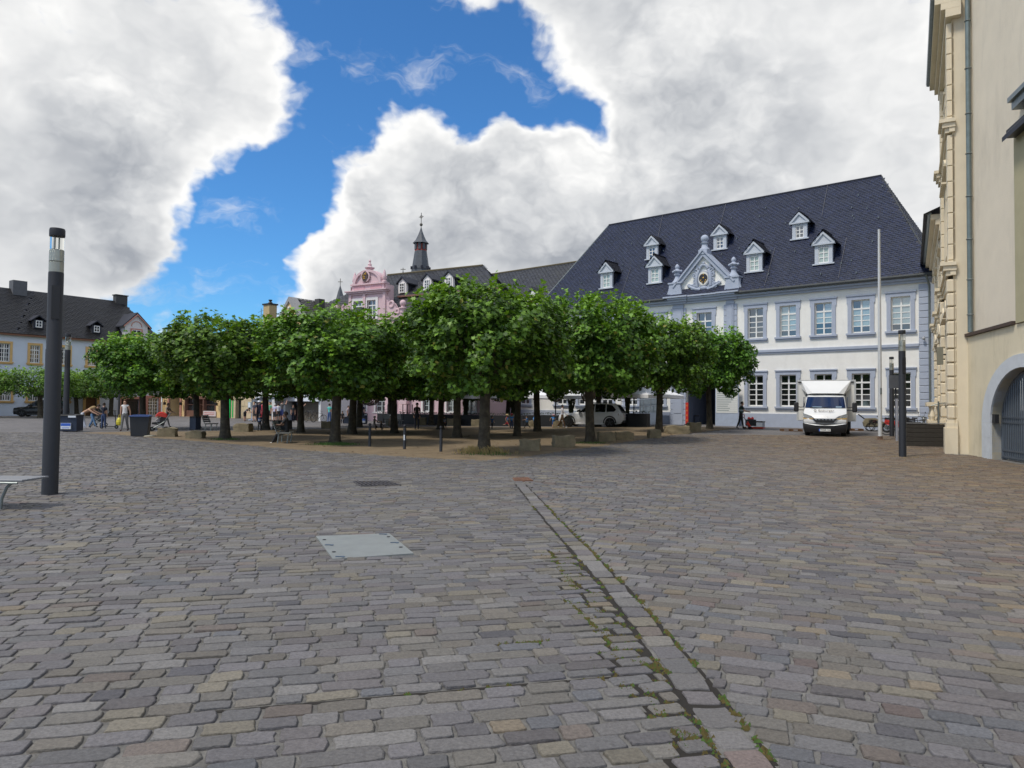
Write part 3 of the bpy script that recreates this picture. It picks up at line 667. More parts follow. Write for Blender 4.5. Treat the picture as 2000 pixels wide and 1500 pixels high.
    for u, z in ((5.2, 12.9), (7.7, 12.95), (2.3, 12.75)):
        y = 1.8+(z-12.4)/(3.3/4.7)
        D = MB().prism([(-.5, 0), (.5, 0), (.5, 1.05), (0, 1.5), (-.5, 1.05)], 0, .3).build('dormer', Mw, T, loc=(u, y-.2, z))
        window(D, .6, .95, (0, -.08, .05), 2, 3, False, depth=.03, panes=False, bar=.03)
        MB().box(-.46, .46, .3, 2.2, 0, 1.05).build('cheek', M_slateb, D)
        MB().prism([(-.7, .92), (0, 1.55), (.7, .92), (.7, 1.04), (0, 1.72), (-.7, 1.04)], -.15, 2.6).build('dormer_roof', M_slateb, D)
    # slate spire on the ridge
    Mg = mat('spire_slate', (.075, .085, .10), .6, .25, 5, .3, 20)
    sx, sy = .5, 7.5
    sp = MB().lathe([(1.08, 0), (.98, 1.0), (1.02, 1.02), (.95, 1.05), (.66, 3.0)], 8, (sx, sy, 15.2)).build('spire_shaft', Mg, T)
    MB().lathe([(.66, 0), (.66, .15), (.6, .16), (.6, .75)], 8, (sx, sy, 18.2)).build('lantern', mat('rust_wood', (.25, .05, .04), .7), sp)
    m = MB()
    for i in range(8):
        t = 2*math.pi*(i+.5)/8; m.box(-.14, .14, -.05, .05, 0, .75, Matrix.Translation((sx+.62*math.cos(t), sy+.62*math.sin(t), 18.35)) @ Matrix.Rotation(t+math.pi/2, 4, 'Z'))
    m.build('lantern_posts', Mg, sp)
    MB().lathe([(.9, 0), (.86, .05), (.58, .35), (.34, .85), (.15, 1.35), (.05, 1.7), (.03, 1.8)], 8, (sx, sy, 19.05)).build('spire_cap', Mg, sp)
    m = MB().tube([(sx, sy, 20.7), (sx, sy, 22.4)], .035, 6).sphere((sx, sy, 21.1), .17, 10, 8).tube([(sx-.3, sy, 21.95), (sx+.3, sy, 21.95)], .035, 5)
    m.torus((sx, sy, 21.95), .15, .03, 'y', 12, 5).build('cross', mat('cross_iron', (.1, .09, .07), .5), sp)
    for t in range(8): MB().box(-.12, .12, -.1, .3, 0, .3, Matrix.Translation((sx+.98*math.cos(t*.785), sy+.98*math.sin(t*.785), 16.2)) @ Matrix.Rotation(t*.785+math.pi/2, 4, 'Z')).build('louvre', M_slateb, sp)
pink()
def far_spire(px, py_top, py_base, D, w, label):
    a = ray(px, py_base); b = ray(px, py_top); A = a*(D/a.y)+Vector((0, 0, CH)); B_ = b*(D/b.y)+Vector((0, 0, CH)); h = B_.z-A.z
    T = thing('church_spire', label, 'spire', (A.x, A.y, 0))
    MB().lathe([(w*1.4, 0), (w*1.3, A.z-1), (w*1.1, A.z-.9), (w, A.z), (w*.45, A.z+h*.45), (.04, A.z+h*.7)], 8).build('spire_shaft', MATS['spire_slate'], T)
    MB().tube([(0, 0, A.z+h*.68), (0, 0, A.z+h)], .05, 5).tube([(-.35, 0, A.z+h*.86), (.35, 0, A.z+h*.86)], .05, 5).build('cross', MATS['cross_iron'], T)
far_spire(664, 544, 590, 110, .75, 'distant thin dark church spire left of the pink gable')
far_spire(787, 523, 545, 100, .45, 'tiny far spire tip showing above the pink house roof ridge')

# ------------------------------------------------------------------ row of shops on the left
ROW = Frame((-29, 75, 0), (.7875, -.616))
def shops():
    # yellow house with archway and shop front
    T = thing('yellow_house', 'yellow shop house with a round archway and brown shop window', 'house', ROW.O, ROW.rz)
    U0, U1 = -16.2, -1.15; ops = [(-14.5, -11.9, -.3, 2.95), (-10.95, -4.2, .0, 2.15)]
    for u in (-14.5, -11.8, -9., -6.2, -3.4): ops.append((u-.5, u+.5, 4.3, 6.1))
    wall_open(U0, U1, -.3, 7.6, ops, 1.2).build('wall', M_yel, T); shell(T, U0, U1, 9, 7.6, M_yel)
    # arch head
    m = MB(); c = -13.2; pts = [(c+1.3*math.cos(t), 2.0+.95*math.sin(t)) for t in [i*math.pi/12 for i in range(13)]]
    ar = MB()
    for i in range(12):
        (x0, z0), (x1, z1) = pts[i], pts[i+1]; k = 1.22
        ar.prism([(x0, z0), (x1, z1), (c+(x1-c)*k, 2+(z1-2)*k), (c+(x0-c)*k, 2+(z0-2)*k)], -.12, .06)
    for s in (-1, 1): ar.box(c+s*1.3-(.0 if s > 0 else .28), c+s*1.3+(.28 if s > 0 else .0), -.12, .1, -.3, 2.0)
    ar.build('arch_stones', M_fr, T)
    MB().prism(pts[:7]+[(c+1.3, 2.95)], 0, 1.2).prism(pts[6:]+[(c-1.3, 2.95)], 0, 1.2).build('spandrel', M_yel, T)
    MB().add([(-14.5, 1.2, -.3), (-14.5, 8, -.3), (-14.5, 8, 2.9), (-14.5, 1.2, 2.9), (-11.9, 1.2, -.3), (-11.9, 8, -.3), (-11.9, 8, 2.9), (-11.9, 1.2, 2.9)], [(0, 1, 2, 3), (4, 5, 6, 7), (2, 3, 7, 6), (1, 5, 6, 2)]).build('archway_tunnel', mat('tunnel', (.42, .40, .36), .9), T)
    for u, w_ in ((-9.6, 2.6), (-5.5, 2.5)): MB().box(u-w_/2, u+w_/2, .35, .45, .7, 2.05).build('shop_pane', M_glass, T)
    sf = MB(); 
    for u in (-10.95, -8.25, -6.9, -4.35): sf.box(u, u+.18, -.05, .5, 0, 2.15)
    sf.box(-10.95, -4.17, -.08, .5, 2.0, 2.3); sf.box(-10.9, -8.2, .1, .5, 0, .7); sf.box(-6.9, -4.2, .1, .5, 0, .7); sf.box(-10.9, -4.2, .25, .4, 1.35, 1.4); sf.build('shop_front', mat('shop_brown', (.17, .085, .06), .6, .2, 5), T)
    MB().box(-8.1, -6.85, .9, 1.0, 0, 2.0).build('shop_door', M_dark, T)
    MB().box(-6.6, -4.0, -.12, -.05, .12, .7).build('shop_sign', mat('pale_sign', (.62, .52, .5), .6), T)
    for z in (.3, .48): MB().box(-6.4, -4.3, -.13, -.121, z, z+.06).build('sign_lettering', mat('sign_red', (.5, .15, .13), .6), T)
    for u in (-15.1, -11.3, -3.6): MB().tube([(u, 0, 1.75), (u, -.3, 1.8), (u, -.3, 1.6)], .04).box(u-.12, u+.12, -.42, -.18, 1.3, 1.62).build('wall_lantern', M_black, T)
    for u in (-14.5, -11.8, -9., -6.2, -3.4): window(T, 1, 1.8, (u, 0, 4.3), 2, 2, True, fr=M_fr, fw=.15, panes=False, ear=False)
    Bx('cornice', M_fr, T, U0, U1, -.25, .1, 7.5, 7.7)
    rf = MB().add([(U0, -.4, 7.7), (U1, -.4, 7.7), (U1, 5, 10.2), (U0, 5, 10.2), (U0, 9.5, 7.7), (U1, 9.5, 7.7)], [(0, 1, 2, 3), (3, 2, 5, 4), (0, 3, 4), (1, 5, 2)]).build('roof', M_slateb, T)
    slates(((U0, -.4, 7.7), (U1, -.4, 7.7), (U1, 5, 10.2), (U0, 5, 10.2)), 'roof_slates', rf, (.05, .047, .045), .45, .3, 0)
    MB().tube([(-15.9, -.2, 0), (-15.9, -.2, 7.6)], .07).build('downpipe', mat('pipe_white', (.6, .6, .58), .5), T)
    # grey-roofed gable house with sandstone ground floor
    T = thing('gabled_house', 'sandstone corner house under a steep grey gable with a painted figure', 'house', ROW.O, ROW.rz)
    ops = [(-.3, .8, -.3, 2.1), (3.6, 5.6, -.3, 2.15)]
    for u in (.6, 3.0): ops.append((u-.5, u+.5, 4.4, 6.2))
    wall_open(-1.1, 6.3, -.3, 7.8, ops, .5).build('wall', M_tan, T); shell(T, -1.1, 6.3, 10, 7.8, M_tan)
    bk = None; rr = random.Random(5)
    for r_ in range(6):
        x = -1.0
        while x < 6.1:
            wdt = rr.uniform(.55, 1.0); z = .05+r_*.62
            if not any(o[0]-.05 < x+wdt and x < o[1]+.05 and z < o[3] and z+.6 > o[2] for o in ops[:2]) and x+wdt < 6.28:
                MB().box(x, x+wdt-.03, -.04, .05, z, z+.585).build('ashlar', M_tan, T)
            x += wdt
    MB().box(-.3, .8, .4, .5, 0, 2.1).build('door', M_dark, T); MB().box(3.6, 5.6, .45, .5, 0, 2.15).build('entrance', M_dark, T)
    MB().box(3.45, 3.6, -.06, .3, 0, 2.3).box(5.6, 5.75, -.06, .3, 0, 2.3).box(3.45, 5.75, -.06, .3, 2.15, 2.35).build('door_frame', M_wlab, T)
    MB().box(2.2, 2.75, -.1, -.04, 1.05, 1.75).build('menu_case', mat('menu_case', (.35, .42, .42), .4), T); MB().box(2.28, 2.67, -.115, -.1, 1.13, 1.67).build('menu_sheet', M_wlab, T)
    MB().box(4.1, 5.7, -.06, -.03, 2.55, 3.2).build('shop_board', mat('grey_board', (.3, .3, .3), .7), T)
    for u in (.6, 3.0): window(T, 1, 1.8, (u, 0, 4.4), 2, 2, True, fr=M_wlab, fw=.15, panes=False, ear=False)
    rf = MB().add([(-1.4, -.4, 7.8), (10, -.4, 7.8), (10, 4.8, 11.9), (2.2, 4.8, 11.9), (-1.4, 10.2, 7.8), (10, 10.2, 7.8)], [(0, 1, 2, 3), (3, 2, 5, 4), (0, 3, 4)]).build('roof', M_slateb, T)
    slates(((-1.4, -.4, 7.8), (10, -.4, 7.8), (10, 4.8, 11.9), (2.2, 4.8, 11.9)), 'roof_slates', rf, (.075, .07, .062), .45, .3, 0)
    MB().box(2.0, 3.1, 1.6, 2.5, 8.6, 12.0).build('chimney', mat('ochre_chimney', (.48, .37, .20), .85, .1, 3), T); MB().box(1.9, 3.2, 1.5, 2.6, 12.0, 12.15).lathe([(.2, 0), (.25, .1), (.1, .3), (.2, .35), (.2, .45)], 8, (2.5, 2.1, 12.15)).build('chimney_cap', M_black, T)
    gx = 9.9
    MB().prism([(gx-3.4, 7.9), (gx+3.4, 7.9), (gx+.1, 11.7), (gx-.1, 11.7)], -.6, .0).build('gable_front', M_yel, T)
    for s in (-1, 1): MB().prism([(gx, 11.95), (gx+s*3.7, 7.8), (gx+s*3.35, 7.8), (gx, 11.5)], -.75, .2).build('gable_board', mat('grey_board', (.42, .42, .40), .8), T)
    MB().prism([(gx-2.6, 8.6), (gx-1.0, 8.6), (gx-1.0, 10.2)], -.62, -.6).build('painted_panel', mat('grey_panel', (.25, .29, .34), .7), T)
    f = MB(); f.tube([(gx, -.64, 9.0), (gx, -.64, 9.9), (gx, -.64, 10.5)], [.26, .2, .22], 8); f.sphere((gx, -.66, 10.85), .16, 8, 6); f.tube([(gx-.55, -.66, 10.1), (gx-.2, -.66, 10.45), (gx+.2, -.66, 10.45), (gx+.5, -.66, 10.75)], .07, 6); f.build('painted_figure', mat('figure_white', (.72, .70, .66), .7), T, True)
    MB().add([(6.2, .2, 7.8), (gx, .2, 11.8), (13.8, .2, 7.8), (gx, 5.5, 11.8), (6.2, 4.5, 7.8), (13.8, 4.5, 7.8)], [(0, 1, 3, 4), (1, 2, 5, 3)]).build('gable_roof', M_slateb, T)
    slates(((6.2, 4.5, 7.8), (6.2, .2, 7.8), (gx, .2, 11.85), (gx, 5.5, 11.85)), 'roof_slates', rf, (.075, .07, .062), .45, .3, 0)
    slates(((13.8, .2, 7.8), (13.8, 4.5, 7.8), (gx, 5.5, 11.85), (gx, .2, 11.85)), 'roof_slates', rf, (.06, .057, .052), .45, .3, 0)
    MB().box(gx+.1, gx+.8, 2.2, 2.9, 11.0, 12.05).build('chimney', mat('dark_chimney', (.06, .06, .06), .8), T)
    for u, y, z in ((.2, 2.5, 9.5), (12.6, 6, 11.5)):
        m = MB().tube([(u, y, z), (u, y, z+2.4)], .03, 4).tube([(u-.6, y, z+2.0), (u+.5, y, z+2.2)], .02, 4).tube([(u-.5, y, z+1.6), (u+.4, y, z+1.75)], .02, 4)
        m.build('aerial', M_zinc, T)
    # white cafe house with flat fascia, next to the pink house
    T = thing('cafe_house', 'white cafe front with open dark shop and awning next to the pink house', 'house', ROW.O, ROW.rz)
    wall_open(6.35, 14.2, -.3, 7.9, [(6.8, 8.3, -.3, 2.2), (8.6, 13.9, -.3, 1.85), (7.2, 8.4, 4.6, 6.4), (9.6, 13.2, 2.75, 3.7), (10.4, 11.6, 4.6, 6.4)], .8).build('wall', mat('cafe_white', (.66, .67, .68), .8, .05), T)
    shell(T, 6.35, 14.2, 9, 7.9, MATS['cafe_white'])
    MB().box(6.8, 8.3, .75, .82, 0, 2.2).box(8.6, 13.9, 2.5, 2.6, 0, 1.9).box(9.6, 13.2, .5, .6, 2.75, 3.7).box(7.2, 8.4, .4, .5, 4.6, 6.4).box(10.4, 11.6, .4, .5, 4.6, 6.4).build('glazing', M_glass, T)
    MB().box(8.5, 14.1, -.18, 0, 1.85, 2.7).build('fascia', M_wlab, T)
    MB().box(10.8, 13.9, .6, .7, 0, 1.8).build('shutter', mat('brown_shutter', (.12, .10, .075), .7), T)
    MB().add([(7, -.05, 2.7), (10.3, -.05, 2.7), (10.3, -2.6, 1.95), (7, -2.6, 1.95), (10.3, -2.6, 1.75), (7, -2.6, 1.75)], [(0, 1, 2, 3), (3, 2, 4, 5)]).build('awning', mat('awning', (.6, .66, .75), .8), T)
    MB().add([(6.3, -.4, 7.9), (14.3, -.4, 7.9), (14.3, 5, 11.3), (6.3, 5, 11.3), (14.3, 10, 7.9), (6.3, 10, 7.9)], [(0, 1, 2, 3), (3, 2, 4, 5), (1, 4, 2)]).build('roof', M_slateb, T)
shops()

# ------------------------------------------------------------------ pale blue house far left
LFT = Frame((-52, 78, 0), (.591, .806))
def left_house():
    T = thing('pale_blue_house', 'pale blue house with ochre window frames and a black hipped slate roof', 'house', LFT.O, LFT.rz)
    U0, U1 = -16., 13.6
    up = [-12.4, -9.4, -6.4, -3.3, -.45, 2.5, 5.4]; ops = [(u-.48, u+.48, 5.75, 7.7) for u in up]+[(u-.5, u+.5, 1.6, 2.9) for u in (-12.4, -9.4, -6.4, -3.1, -.5, 2.5)]
    ops += [(4.85, 6.05, -.3, 2.05), (-.95, -.05, .2, .75), (8.8, 10.9, -.3, 1.95), (12.0, 13.3, -.3, 2.1)]
    wall_open(U0, U1, -.3, 8.7, ops).build('wall', M_lblue, T); shell(T, U0, U1, 10, 8.7, M_lblue)
    for u in up: window(T, .96, 1.95, (u, 0, 5.75), 4, 3, True, fr=M_fy, fw=.24, sill=M_fy, panes=False, ear=False)
    for u in (-12.4, -9.4, -6.4, -3.1, -.5, 2.5): window(T, 1.0, 1.3, (u, 0, 1.6), 4, 2, False, fr=M_fy, fw=.22, sill=M_fy, panes=False, ear=False)
    def door(a, b, z, m, fm, nm='door'):
        d = MB().box(a, b, .2, .28, -.2, z).build(nm, m, T)
        MB().box(a-.3, a, -.08, .1, -.3, z+.3).box(b, b+.3, -.08, .1, -.3, z+.3).box(a, b, -.08, .1, z, z+.3).build('surround', fm, d)
        return d
    d = door(4.85, 6.05, 2.05, M_wood, M_fy)
    for x in (4.95, 5.5):
        for z in (.1, .75, 1.4): MB().box(x, x+.45, .16, .21, z, z+.55).build('panel', M_wood, d)
    d = door(8.8, 10.9, 1.95, mat('gate_dark', (.06, .045, .04), .7), M_fr); 
    for x in (8.9, 9.45, 10., 10.5): MB().box(x, x+.4, .17, .21, .1, 1.6).build('board', M_dwood, d)
    d = door(12.0, 13.3, 2.1, M_glass, M_fr)
    m = MB()
    for x in (12.0, 12.3, 12.58, 12.86, 13.2): m.box(x, x+(.1 if x in (12.0, 12.58, 13.2) else .05), .12, .2, 0, 2.1)
    for z in (0, .45, .85, 1.25, 1.6, 2.0): m.box(12, 13.3, .13, .19, z, z+.07)
    m.build('glazing_bars', M_sash, d)
    window(T, .9, .55, (-.5, 0, .2), 3, 1, False, fr=M_fy, fw=.2, panes=False, ear=False)
    Bx('eaves_board', mat('eaves_red', (.24, .12, .08), .8), T, U0, U1, -.45, .1, 8.6, 8.82)
    b = (.015, .015, .016)
    rf = MB().add([(U0, -.55, 8.8), (U1+.3, -.55, 8.8), (10.9, 5, 14.3), (1.0, 5, 14.3), (-3.0, 5, 11.8), (U0, 5, 11.8), (U0, 10.5, 8.8), (U1+.3, 10.5, 8.8)], [(0, 1, 2, 3, 4, 5), (1, 7, 2), (3, 2, 7, 6, 5, 4)])
    rf = rf.build('roof', M_slateb, T)
    slates(((-2.5, -.55, 8.8), (U1+.3, -.55, 8.8), (10.9, 5, 14.3), (1.0, 5, 14.3)), 'roof_slates', rf, b, .4, .25, 0)
    slates(((U0, -.55, 8.8), (-2.5, -.55, 8.8), (1, 5, 14.3), (U0, 5, 14.3)), 'roof_slates', rf, b, .4, .25, 0)
    MB().add([(U0, -.54, 8.8), (-2.5, -.54, 8.8), (1, 5, 14.3), (U0, 5, 14.3), (U0, 10.5, 8.8), (1, 10.5, 8.8)], [(0, 1, 2, 3), (3, 2, 5, 4)]).build('left_roof', M_slateb, T)
    MB().box(-1.3, 0.1, 4.2, 5.4, 12, 15.2).build('chimney', mat('slate_chimney', (.10, .105, .115), .7, .2, 4), T)
    MB().box(10.0, 11.4, 4.6, 5.4, 13.6, 15.0).box(9.9, 11.5, 4.5, 5.5, 15., 15.1).build('chimney', mat('dark_chimney', (.06, .06, .06), .8), T)
    MB().tube([(-3.6, 4, 12.5), (-3.6, 4, 14.6)], .12).build('flue', M_black, T)
    for u in (-.1, 5.9):
        y = -.55+(9.6-8.8)/(5.5/5.55)
        D = MB().box(-.5, .5, 0, 1.6, 0, .95).build('dormer', M_slateb, T, loc=(u, y-.1, 9.6))
        window(D, .62, .75, (0, -.04, .1), 2, 2, False, depth=.02, panes=False, bar=.03)
        MB().prism([(-.75, .8), (0, 1.35), (.75, .8), (.75, .9), (0, 1.5), (-.75, .9)], -.15, 2.2).build('dormer_roof', M_slateb, D)
    # big gabled dormer
    c = 10.3; z0 = 8.7
    G = MB().prism([(c-1.35, z0), (c+1.35, z0), (c+1.35, 10.9), (c, 12.2), (c-1.35, 10.9)], -.2, 3.5).build('gabled_dormer', mat('dormer_render', (.66, .64, .63), .8, .05), T)
    MB().prism([(c-1.75, 10.6), (c, 12.3), (c+1.75, 10.6), (c+1.75, 10.75), (c, 12.5), (c-1.75, 10.75)], -.4, 4.5).build('dormer_roof', M_slateb, G)
    for s in (-1, 1): MB().prism([(c, 12.3), (c+s*1.6, 10.75), (c+s*1.6, 10.6), (c, 12.12)], -.45, -.4).build('barge_board', M_fr, G)
    MB().torus((c, -.2, 10.75), .62, .06, 'y', 12, 5, 0, math.pi).build('arch_moulding', M_fr, G)
    window(G, 1.1, 1.35, (c, -.22, 9.0), 2, 2, False, fr=M_fr, fw=.16, depth=.0, panes=False, ear=False)
    MB().box(c-.9, c+.9, -.5, -.42, 8.75, 9.15).build('balcony_rail', M_black, G)
left_house()

# ------------------------------------------------------------------ cream building on the right and gate wall
CRM = Frame((16.55, 26.55, 0), (-.4897, -.872))    # facade, far end at negative u
GAT = Frame((17.0, 26.5, 0), (-.26, -.966))
def cream():
    T = thing('cream_building', 'tall cream building with rusticated quoins and cornices at the right edge', 'building', CRM.O, CRM.rz)
    F1, F2 = -7.6, -21.5
    # facade with window openings: tall part then a lower part
    ops = []
    for u in (-2.6, -5.2): ops += [(u-.6, u+.6, 2.0, 5.2), (u-.6, u+.6, 7.9, 11.0), (u-.6, u+.6, 13.0, 15.0)]
    for u in (-10., -13., -16., -19.): ops += [(u-.6, u+.6, 2.0, 5.0), (u-.6, u+.6, 6.4, 9.2)]
    wall_open(F1, 0, -.3, 21, [o for o in ops if o[0] > F1]).build('facade_wall', M_cream, T)
    wall_open(F2, F1, -.3, 10.6, [o for o in ops if o[0] < F1]).build('far_facade_wall', M_cream, T)
    MB().add([(F1, 0, 10), (F1, 9, 10), (F1, 9, 17.5), (F1, 0, 17.5)], [(0, 1, 2, 3)]).build('end_wall', M_cream, T)
    for (a, b, c, d) in ops:
        window(T, b-a, d-c, ((a+b)/2, 0, c), 2, 3, True, fr=M_cream, fw=.3, sill=M_cream, panes=False)
        if c < 12: MB().prism([((a+b)/2-1.1, d+.45), ((a+b)/2+1.1, d+.45), ((a+b)/2, d+.95)], -.2, .05).box((a+b)/2-1.15, (a+b)/2+1.15, -.24, .05, d+.35, d+.45).build('window_pediment', M_cream, T)
    # pilasters of single blocks
    blk = None; blk2 = None
    for u in (-.55, -7.2, -11.5, -17.5):
        z = 1.35; top = 16.6 if u > -8 else 10.0
        while z < top-.5:
            big = z < 6.6; hb = .53 if big else .6
            if 6.5 < z < 7.2 or 11.9 < z < 12.6: z += .1; 
            if big:
                if blk is None: blk = MB().box(-.48, .48, -.22, .1, 0, .49, bev=.04).build('quoin_block', M_cream, T, loc=(u, 0, z))
                else: dup(blk, T, (u, 0, z))
            else:
                if blk2 is None: blk2 = MB().box(-.45, .45, -.17, .1, 0, .575, bev=.02).build('quoin_block', M_cream, T, loc=(u, 0, z))
                else: dup(blk2, T, (u, 0, z))
            z += hb
        MB().box(u-.6, u+.6, -.32, .1, -.3, 1.0).box(u-.54, u+.54, -.27, .1, 1.0, 1.2).box(u-.5, u+.5, -.24, .1, 1.2, 1.32).build('pedestal', M_cream, T)
        for zc in ((6.75, 12.2) if u > -8 else (6.2,)):
            for (y, z0, z1, o) in ((-.24, 0, .18, .0), (-.33, .185, .36, .08), (-.43, .365, .5, .15)): Bx('pilaster_cornice', M_cream, T, u-.5-o, u+.5+o, y, .1, zc+z0, zc+z1)
    for (a, b, zc) in ((F1, 0, 6.75), (F1, 0, 12.2), (F2, F1, 6.2)):
        for (y, z0, z1) in ((-.1, .01, .19), (-.16, .195, .37), (-.25, .375, .49)): Bx('string_course', M_cream, T, a, b, y, .08, zc+z0, zc+z1)
    for (a, b, zc) in ((F1-.6, .2, 16.55), (F2, F1-.3, 10.2)):
        for (y, z0, z1) in ((-.2, 0, .3), (-.35, .305, .55), (-.55, .555, .8)): Bx('eaves_cornice', M_cream, T, a, b, y, .3, zc+z0, zc+z1)
        MB().tube([(a, -.6, zc+.86), (b, -.6, zc+.86)], .1, 6).build('gutter', M_zinc, T)
    MB().add([(F2, -.85, 11.0), (F1, -.85, 11.0), (F1, 3, 12.6), (F2, 3, 12.6)], [(0, 1, 2, 3)]).build('far_roof', M_slateb, T)
    MB().add([(F1-.6, -.5, 17.4), (.2, -.5, 17.4), (.2, 4, 20), (F1-.6, 4, 20)], [(0, 1, 2, 3)]).build('roof', M_slateb, T)
    c0 = CRM.W(-.1, 0, 0); inv = Matrix.Rotation(-CRM.rz, 4, 'Z') @ Matrix.Translation(-CRM.O); L0 = [inv @ q for q in (c0, GAT.W(-.56, .10, 0), GAT.W(-.3, .6, 0), CRM.W(-.1, 2, 0))]
    MB().add([(q.x, q.y, z) for z in (-.3, 21) for q in L0], [(0, 1, 5, 4), (1, 2, 6, 5), (2, 3, 7, 6), (3, 0, 4, 7)]).build('corner_strip', M_cream, T)
    # sign box and handrail post on the facade
    MB().box(-2.2, -1.95, -.5, -.28, 3.5, 4.2).build('sign_box', mat('olive_sign', (.20, .19, .14), .6), T); MB().tube([(-2.1, -.3, 3.9), (-2.1, 0, 3.9)], .03).build('bracket', M_black, T)
    ba = MB(); ba.box(-13.5, -9.3, -.75, -.25, 1.85, 2.05); 
    for i in range(9): ba.lathe([(.08, 0), (.13, .2), (.06, .5), (.1, .7)], 8, (-13.3+i*.48, -.5, 1.15))
    ba.box(-13.5, -9.3, -.7, -.3, .95, 1.15).build('balustrade', M_cream, T)
    # blank side wall towards the camera with the lower yellow wall and arched gate
    G = thing('gate_wall', 'blank cream wall with downpipe above a yellow wall with an arched iron gate', 'wall', GAT.O, GAT.rz)
    ca = 4.75; hw = 2.45; zs = 1.25; rise = 1.78
    MB().box(-.55, 16., .12, .5, 4.4, 21).build('upper_wall', M_creamw, G)
    # lower wall: polygon strip around the arch
    n = 20; arc = [(ca-hw*math.cos(math.pi*i/n), zs+rise*math.sin(math.pi*i/n)) for i in range(n+1)]
    low = MB()
    low.box(-.55, ca-hw, 0, .5, -.3, 4.4); low.box(ca+hw, 16., 0, .5, -.3, 4.4)
    for i in range(n):
        (x0, z0), (x1, z1) = arc[i], arc[i+1]
        low.add([(x0, 0, z0), (x1, 0, z1), (x1, 0, 4.4), (x0, 0, 4.4), (x0, .5, z0), (x1, .5, z1)], [(0, 1, 2, 3), (0, 4, 5, 1)])
    low.build('lower_wall', M_gatew, G)
    Bx('ledge', M_brown, G, -.5, 4.25, -.1, .14, 4.41, 4.52)
    # arch stones
    k = .55; voussoirs = []
    for i in range(n):
        t0, t1 = math.pi*i/n, math.pi*(i+1)/n
        p = [(ca-hw*math.cos(t), zs+rise*math.sin(t)) for t in (t0, t1)]; q = [(ca-(hw+.75)*math.cos(t), zs+(rise+.42)*math.sin(t)) for t in (t1, t0)]
        MB().prism(p+q, -.06, .45).build('arch_stone', M_arch, G)
    for s in (-1, 1):
        x0, x1 = sorted((ca+s*hw, ca+s*(hw+.75)))
        for z in (-.3, .25, .76): MB().box(x0, x1, -.06, .45, z, z+(.545 if z < 0 else .505 if z < .5 else .485)).build('arch_stone', M_arch, G)
    # iron gate leaves
    gt = MB(); gy = .3
    pts = [(ca-(hw-.05)*math.cos(math.pi*i/16), gy, zs+(rise-.05)*math.sin(math.pi*i/16)) for i in range(17)]
    gt.tube([(ca-hw+.05, gy, .05)]+pts+[(ca+hw-.05, gy, .05)], .045, 6); gt.box(ca-.09, ca+.09, gy-.05, gy+.05, .05, zs+rise-.05)
    for z in (.1, .32, 1.25, 1.42): gt.box(ca-hw+.05, ca+hw-.05, gy-.03, gy+.03, z, z+.05)
    gate = gt.build('gate', M_iron, G)
    x = ca-hw+.13; bb = {}
    while x < ca+hw-.1:
        zt = zs+(rise-.05)*math.sqrt(max(0, 1-((x-ca)/(hw-.05))**2))
        if abs(x-ca) > .13: MB().cyl((x, gy, .06), (x, gy, zt), .026, n=6, cap=False).build('bar', M_iron, gate)
        x += .145
    MB().box(ca-hw, ca+hw, 2.6, 2.7, -.3, 3.4).build('gate_backing', mat('gate_back', (.08, .09, .10), .9, .3, 2), G)
    MB().box(ca-hw-.02, ca-hw+.28, -.0, .12, 1.25, 1.55).build('letter_box', M_black, G)
    # downpipe with brackets
    MB().tube([(.42, -.02, 4.55), (.42, -.02, 21)], .085, 10).build('downpipe', mat('grey_pipe', (.16, .20, .20), .45, .2, 4, metal=.4), G, True)
    for z in (5.2, 6.5, 8.0, 9.6, 11.2, 12.7, 14.4, 16.2): MB().torus((.42, -.02, z), .095, .022, 'z', 12, 5).build('pipe_bracket', M_zinc, G)
    # projecting neighbour with dark eaves
    Nn = thing('olive_bay', 'olive neighbouring wall with dark projecting eaves at right edge', 'wall', GAT.O, GAT.rz)
    MB().box(4.45, 16, -.06, .11, 4.42, 10.3).build('bay_wall', mat('olive_render', (.42, .38, .24), .9, .1, 1), Nn)
    MB().prism([(4.6, 10.25), (4.6, 10.5), (12, 10.5), (12, 10.25)], -.32, .3).build('eaves', M_black, Nn)
    MB().add([(4.55, -.42, 10.15), (12, -.5, 10.15), (12, -.5, 10.3), (4.55, -.42, 10.3), (12, .1, 10.9), (4.7, .1, 10.9)], [(0, 1, 2, 3), (3, 2, 4, 5)]).build('roof', M_slateb, Nn)
    MB().box(4.7, 12, -.2, .1, 11.1, 11.35).box(4.65, 12, -.3, .1, 11.35, 11.5).build('upper_eaves', M_zinc, Nn)
    # body and roof behind the gate wall so that the volumes close
    MB().add([(-.5, .5, 4), (-.5, 9, 4), (7, 9, 4), (7, .5, 4), (-.5, .5, 21), (-.5, 9, 21), (7, 9, 21), (7, .5, 21)], [(0, 1, 5, 4), (1, 2, 6, 5), (2, 3, 7, 6), (4, 5, 6, 7)]).build('back_volume', M_creamw, G)
cream()
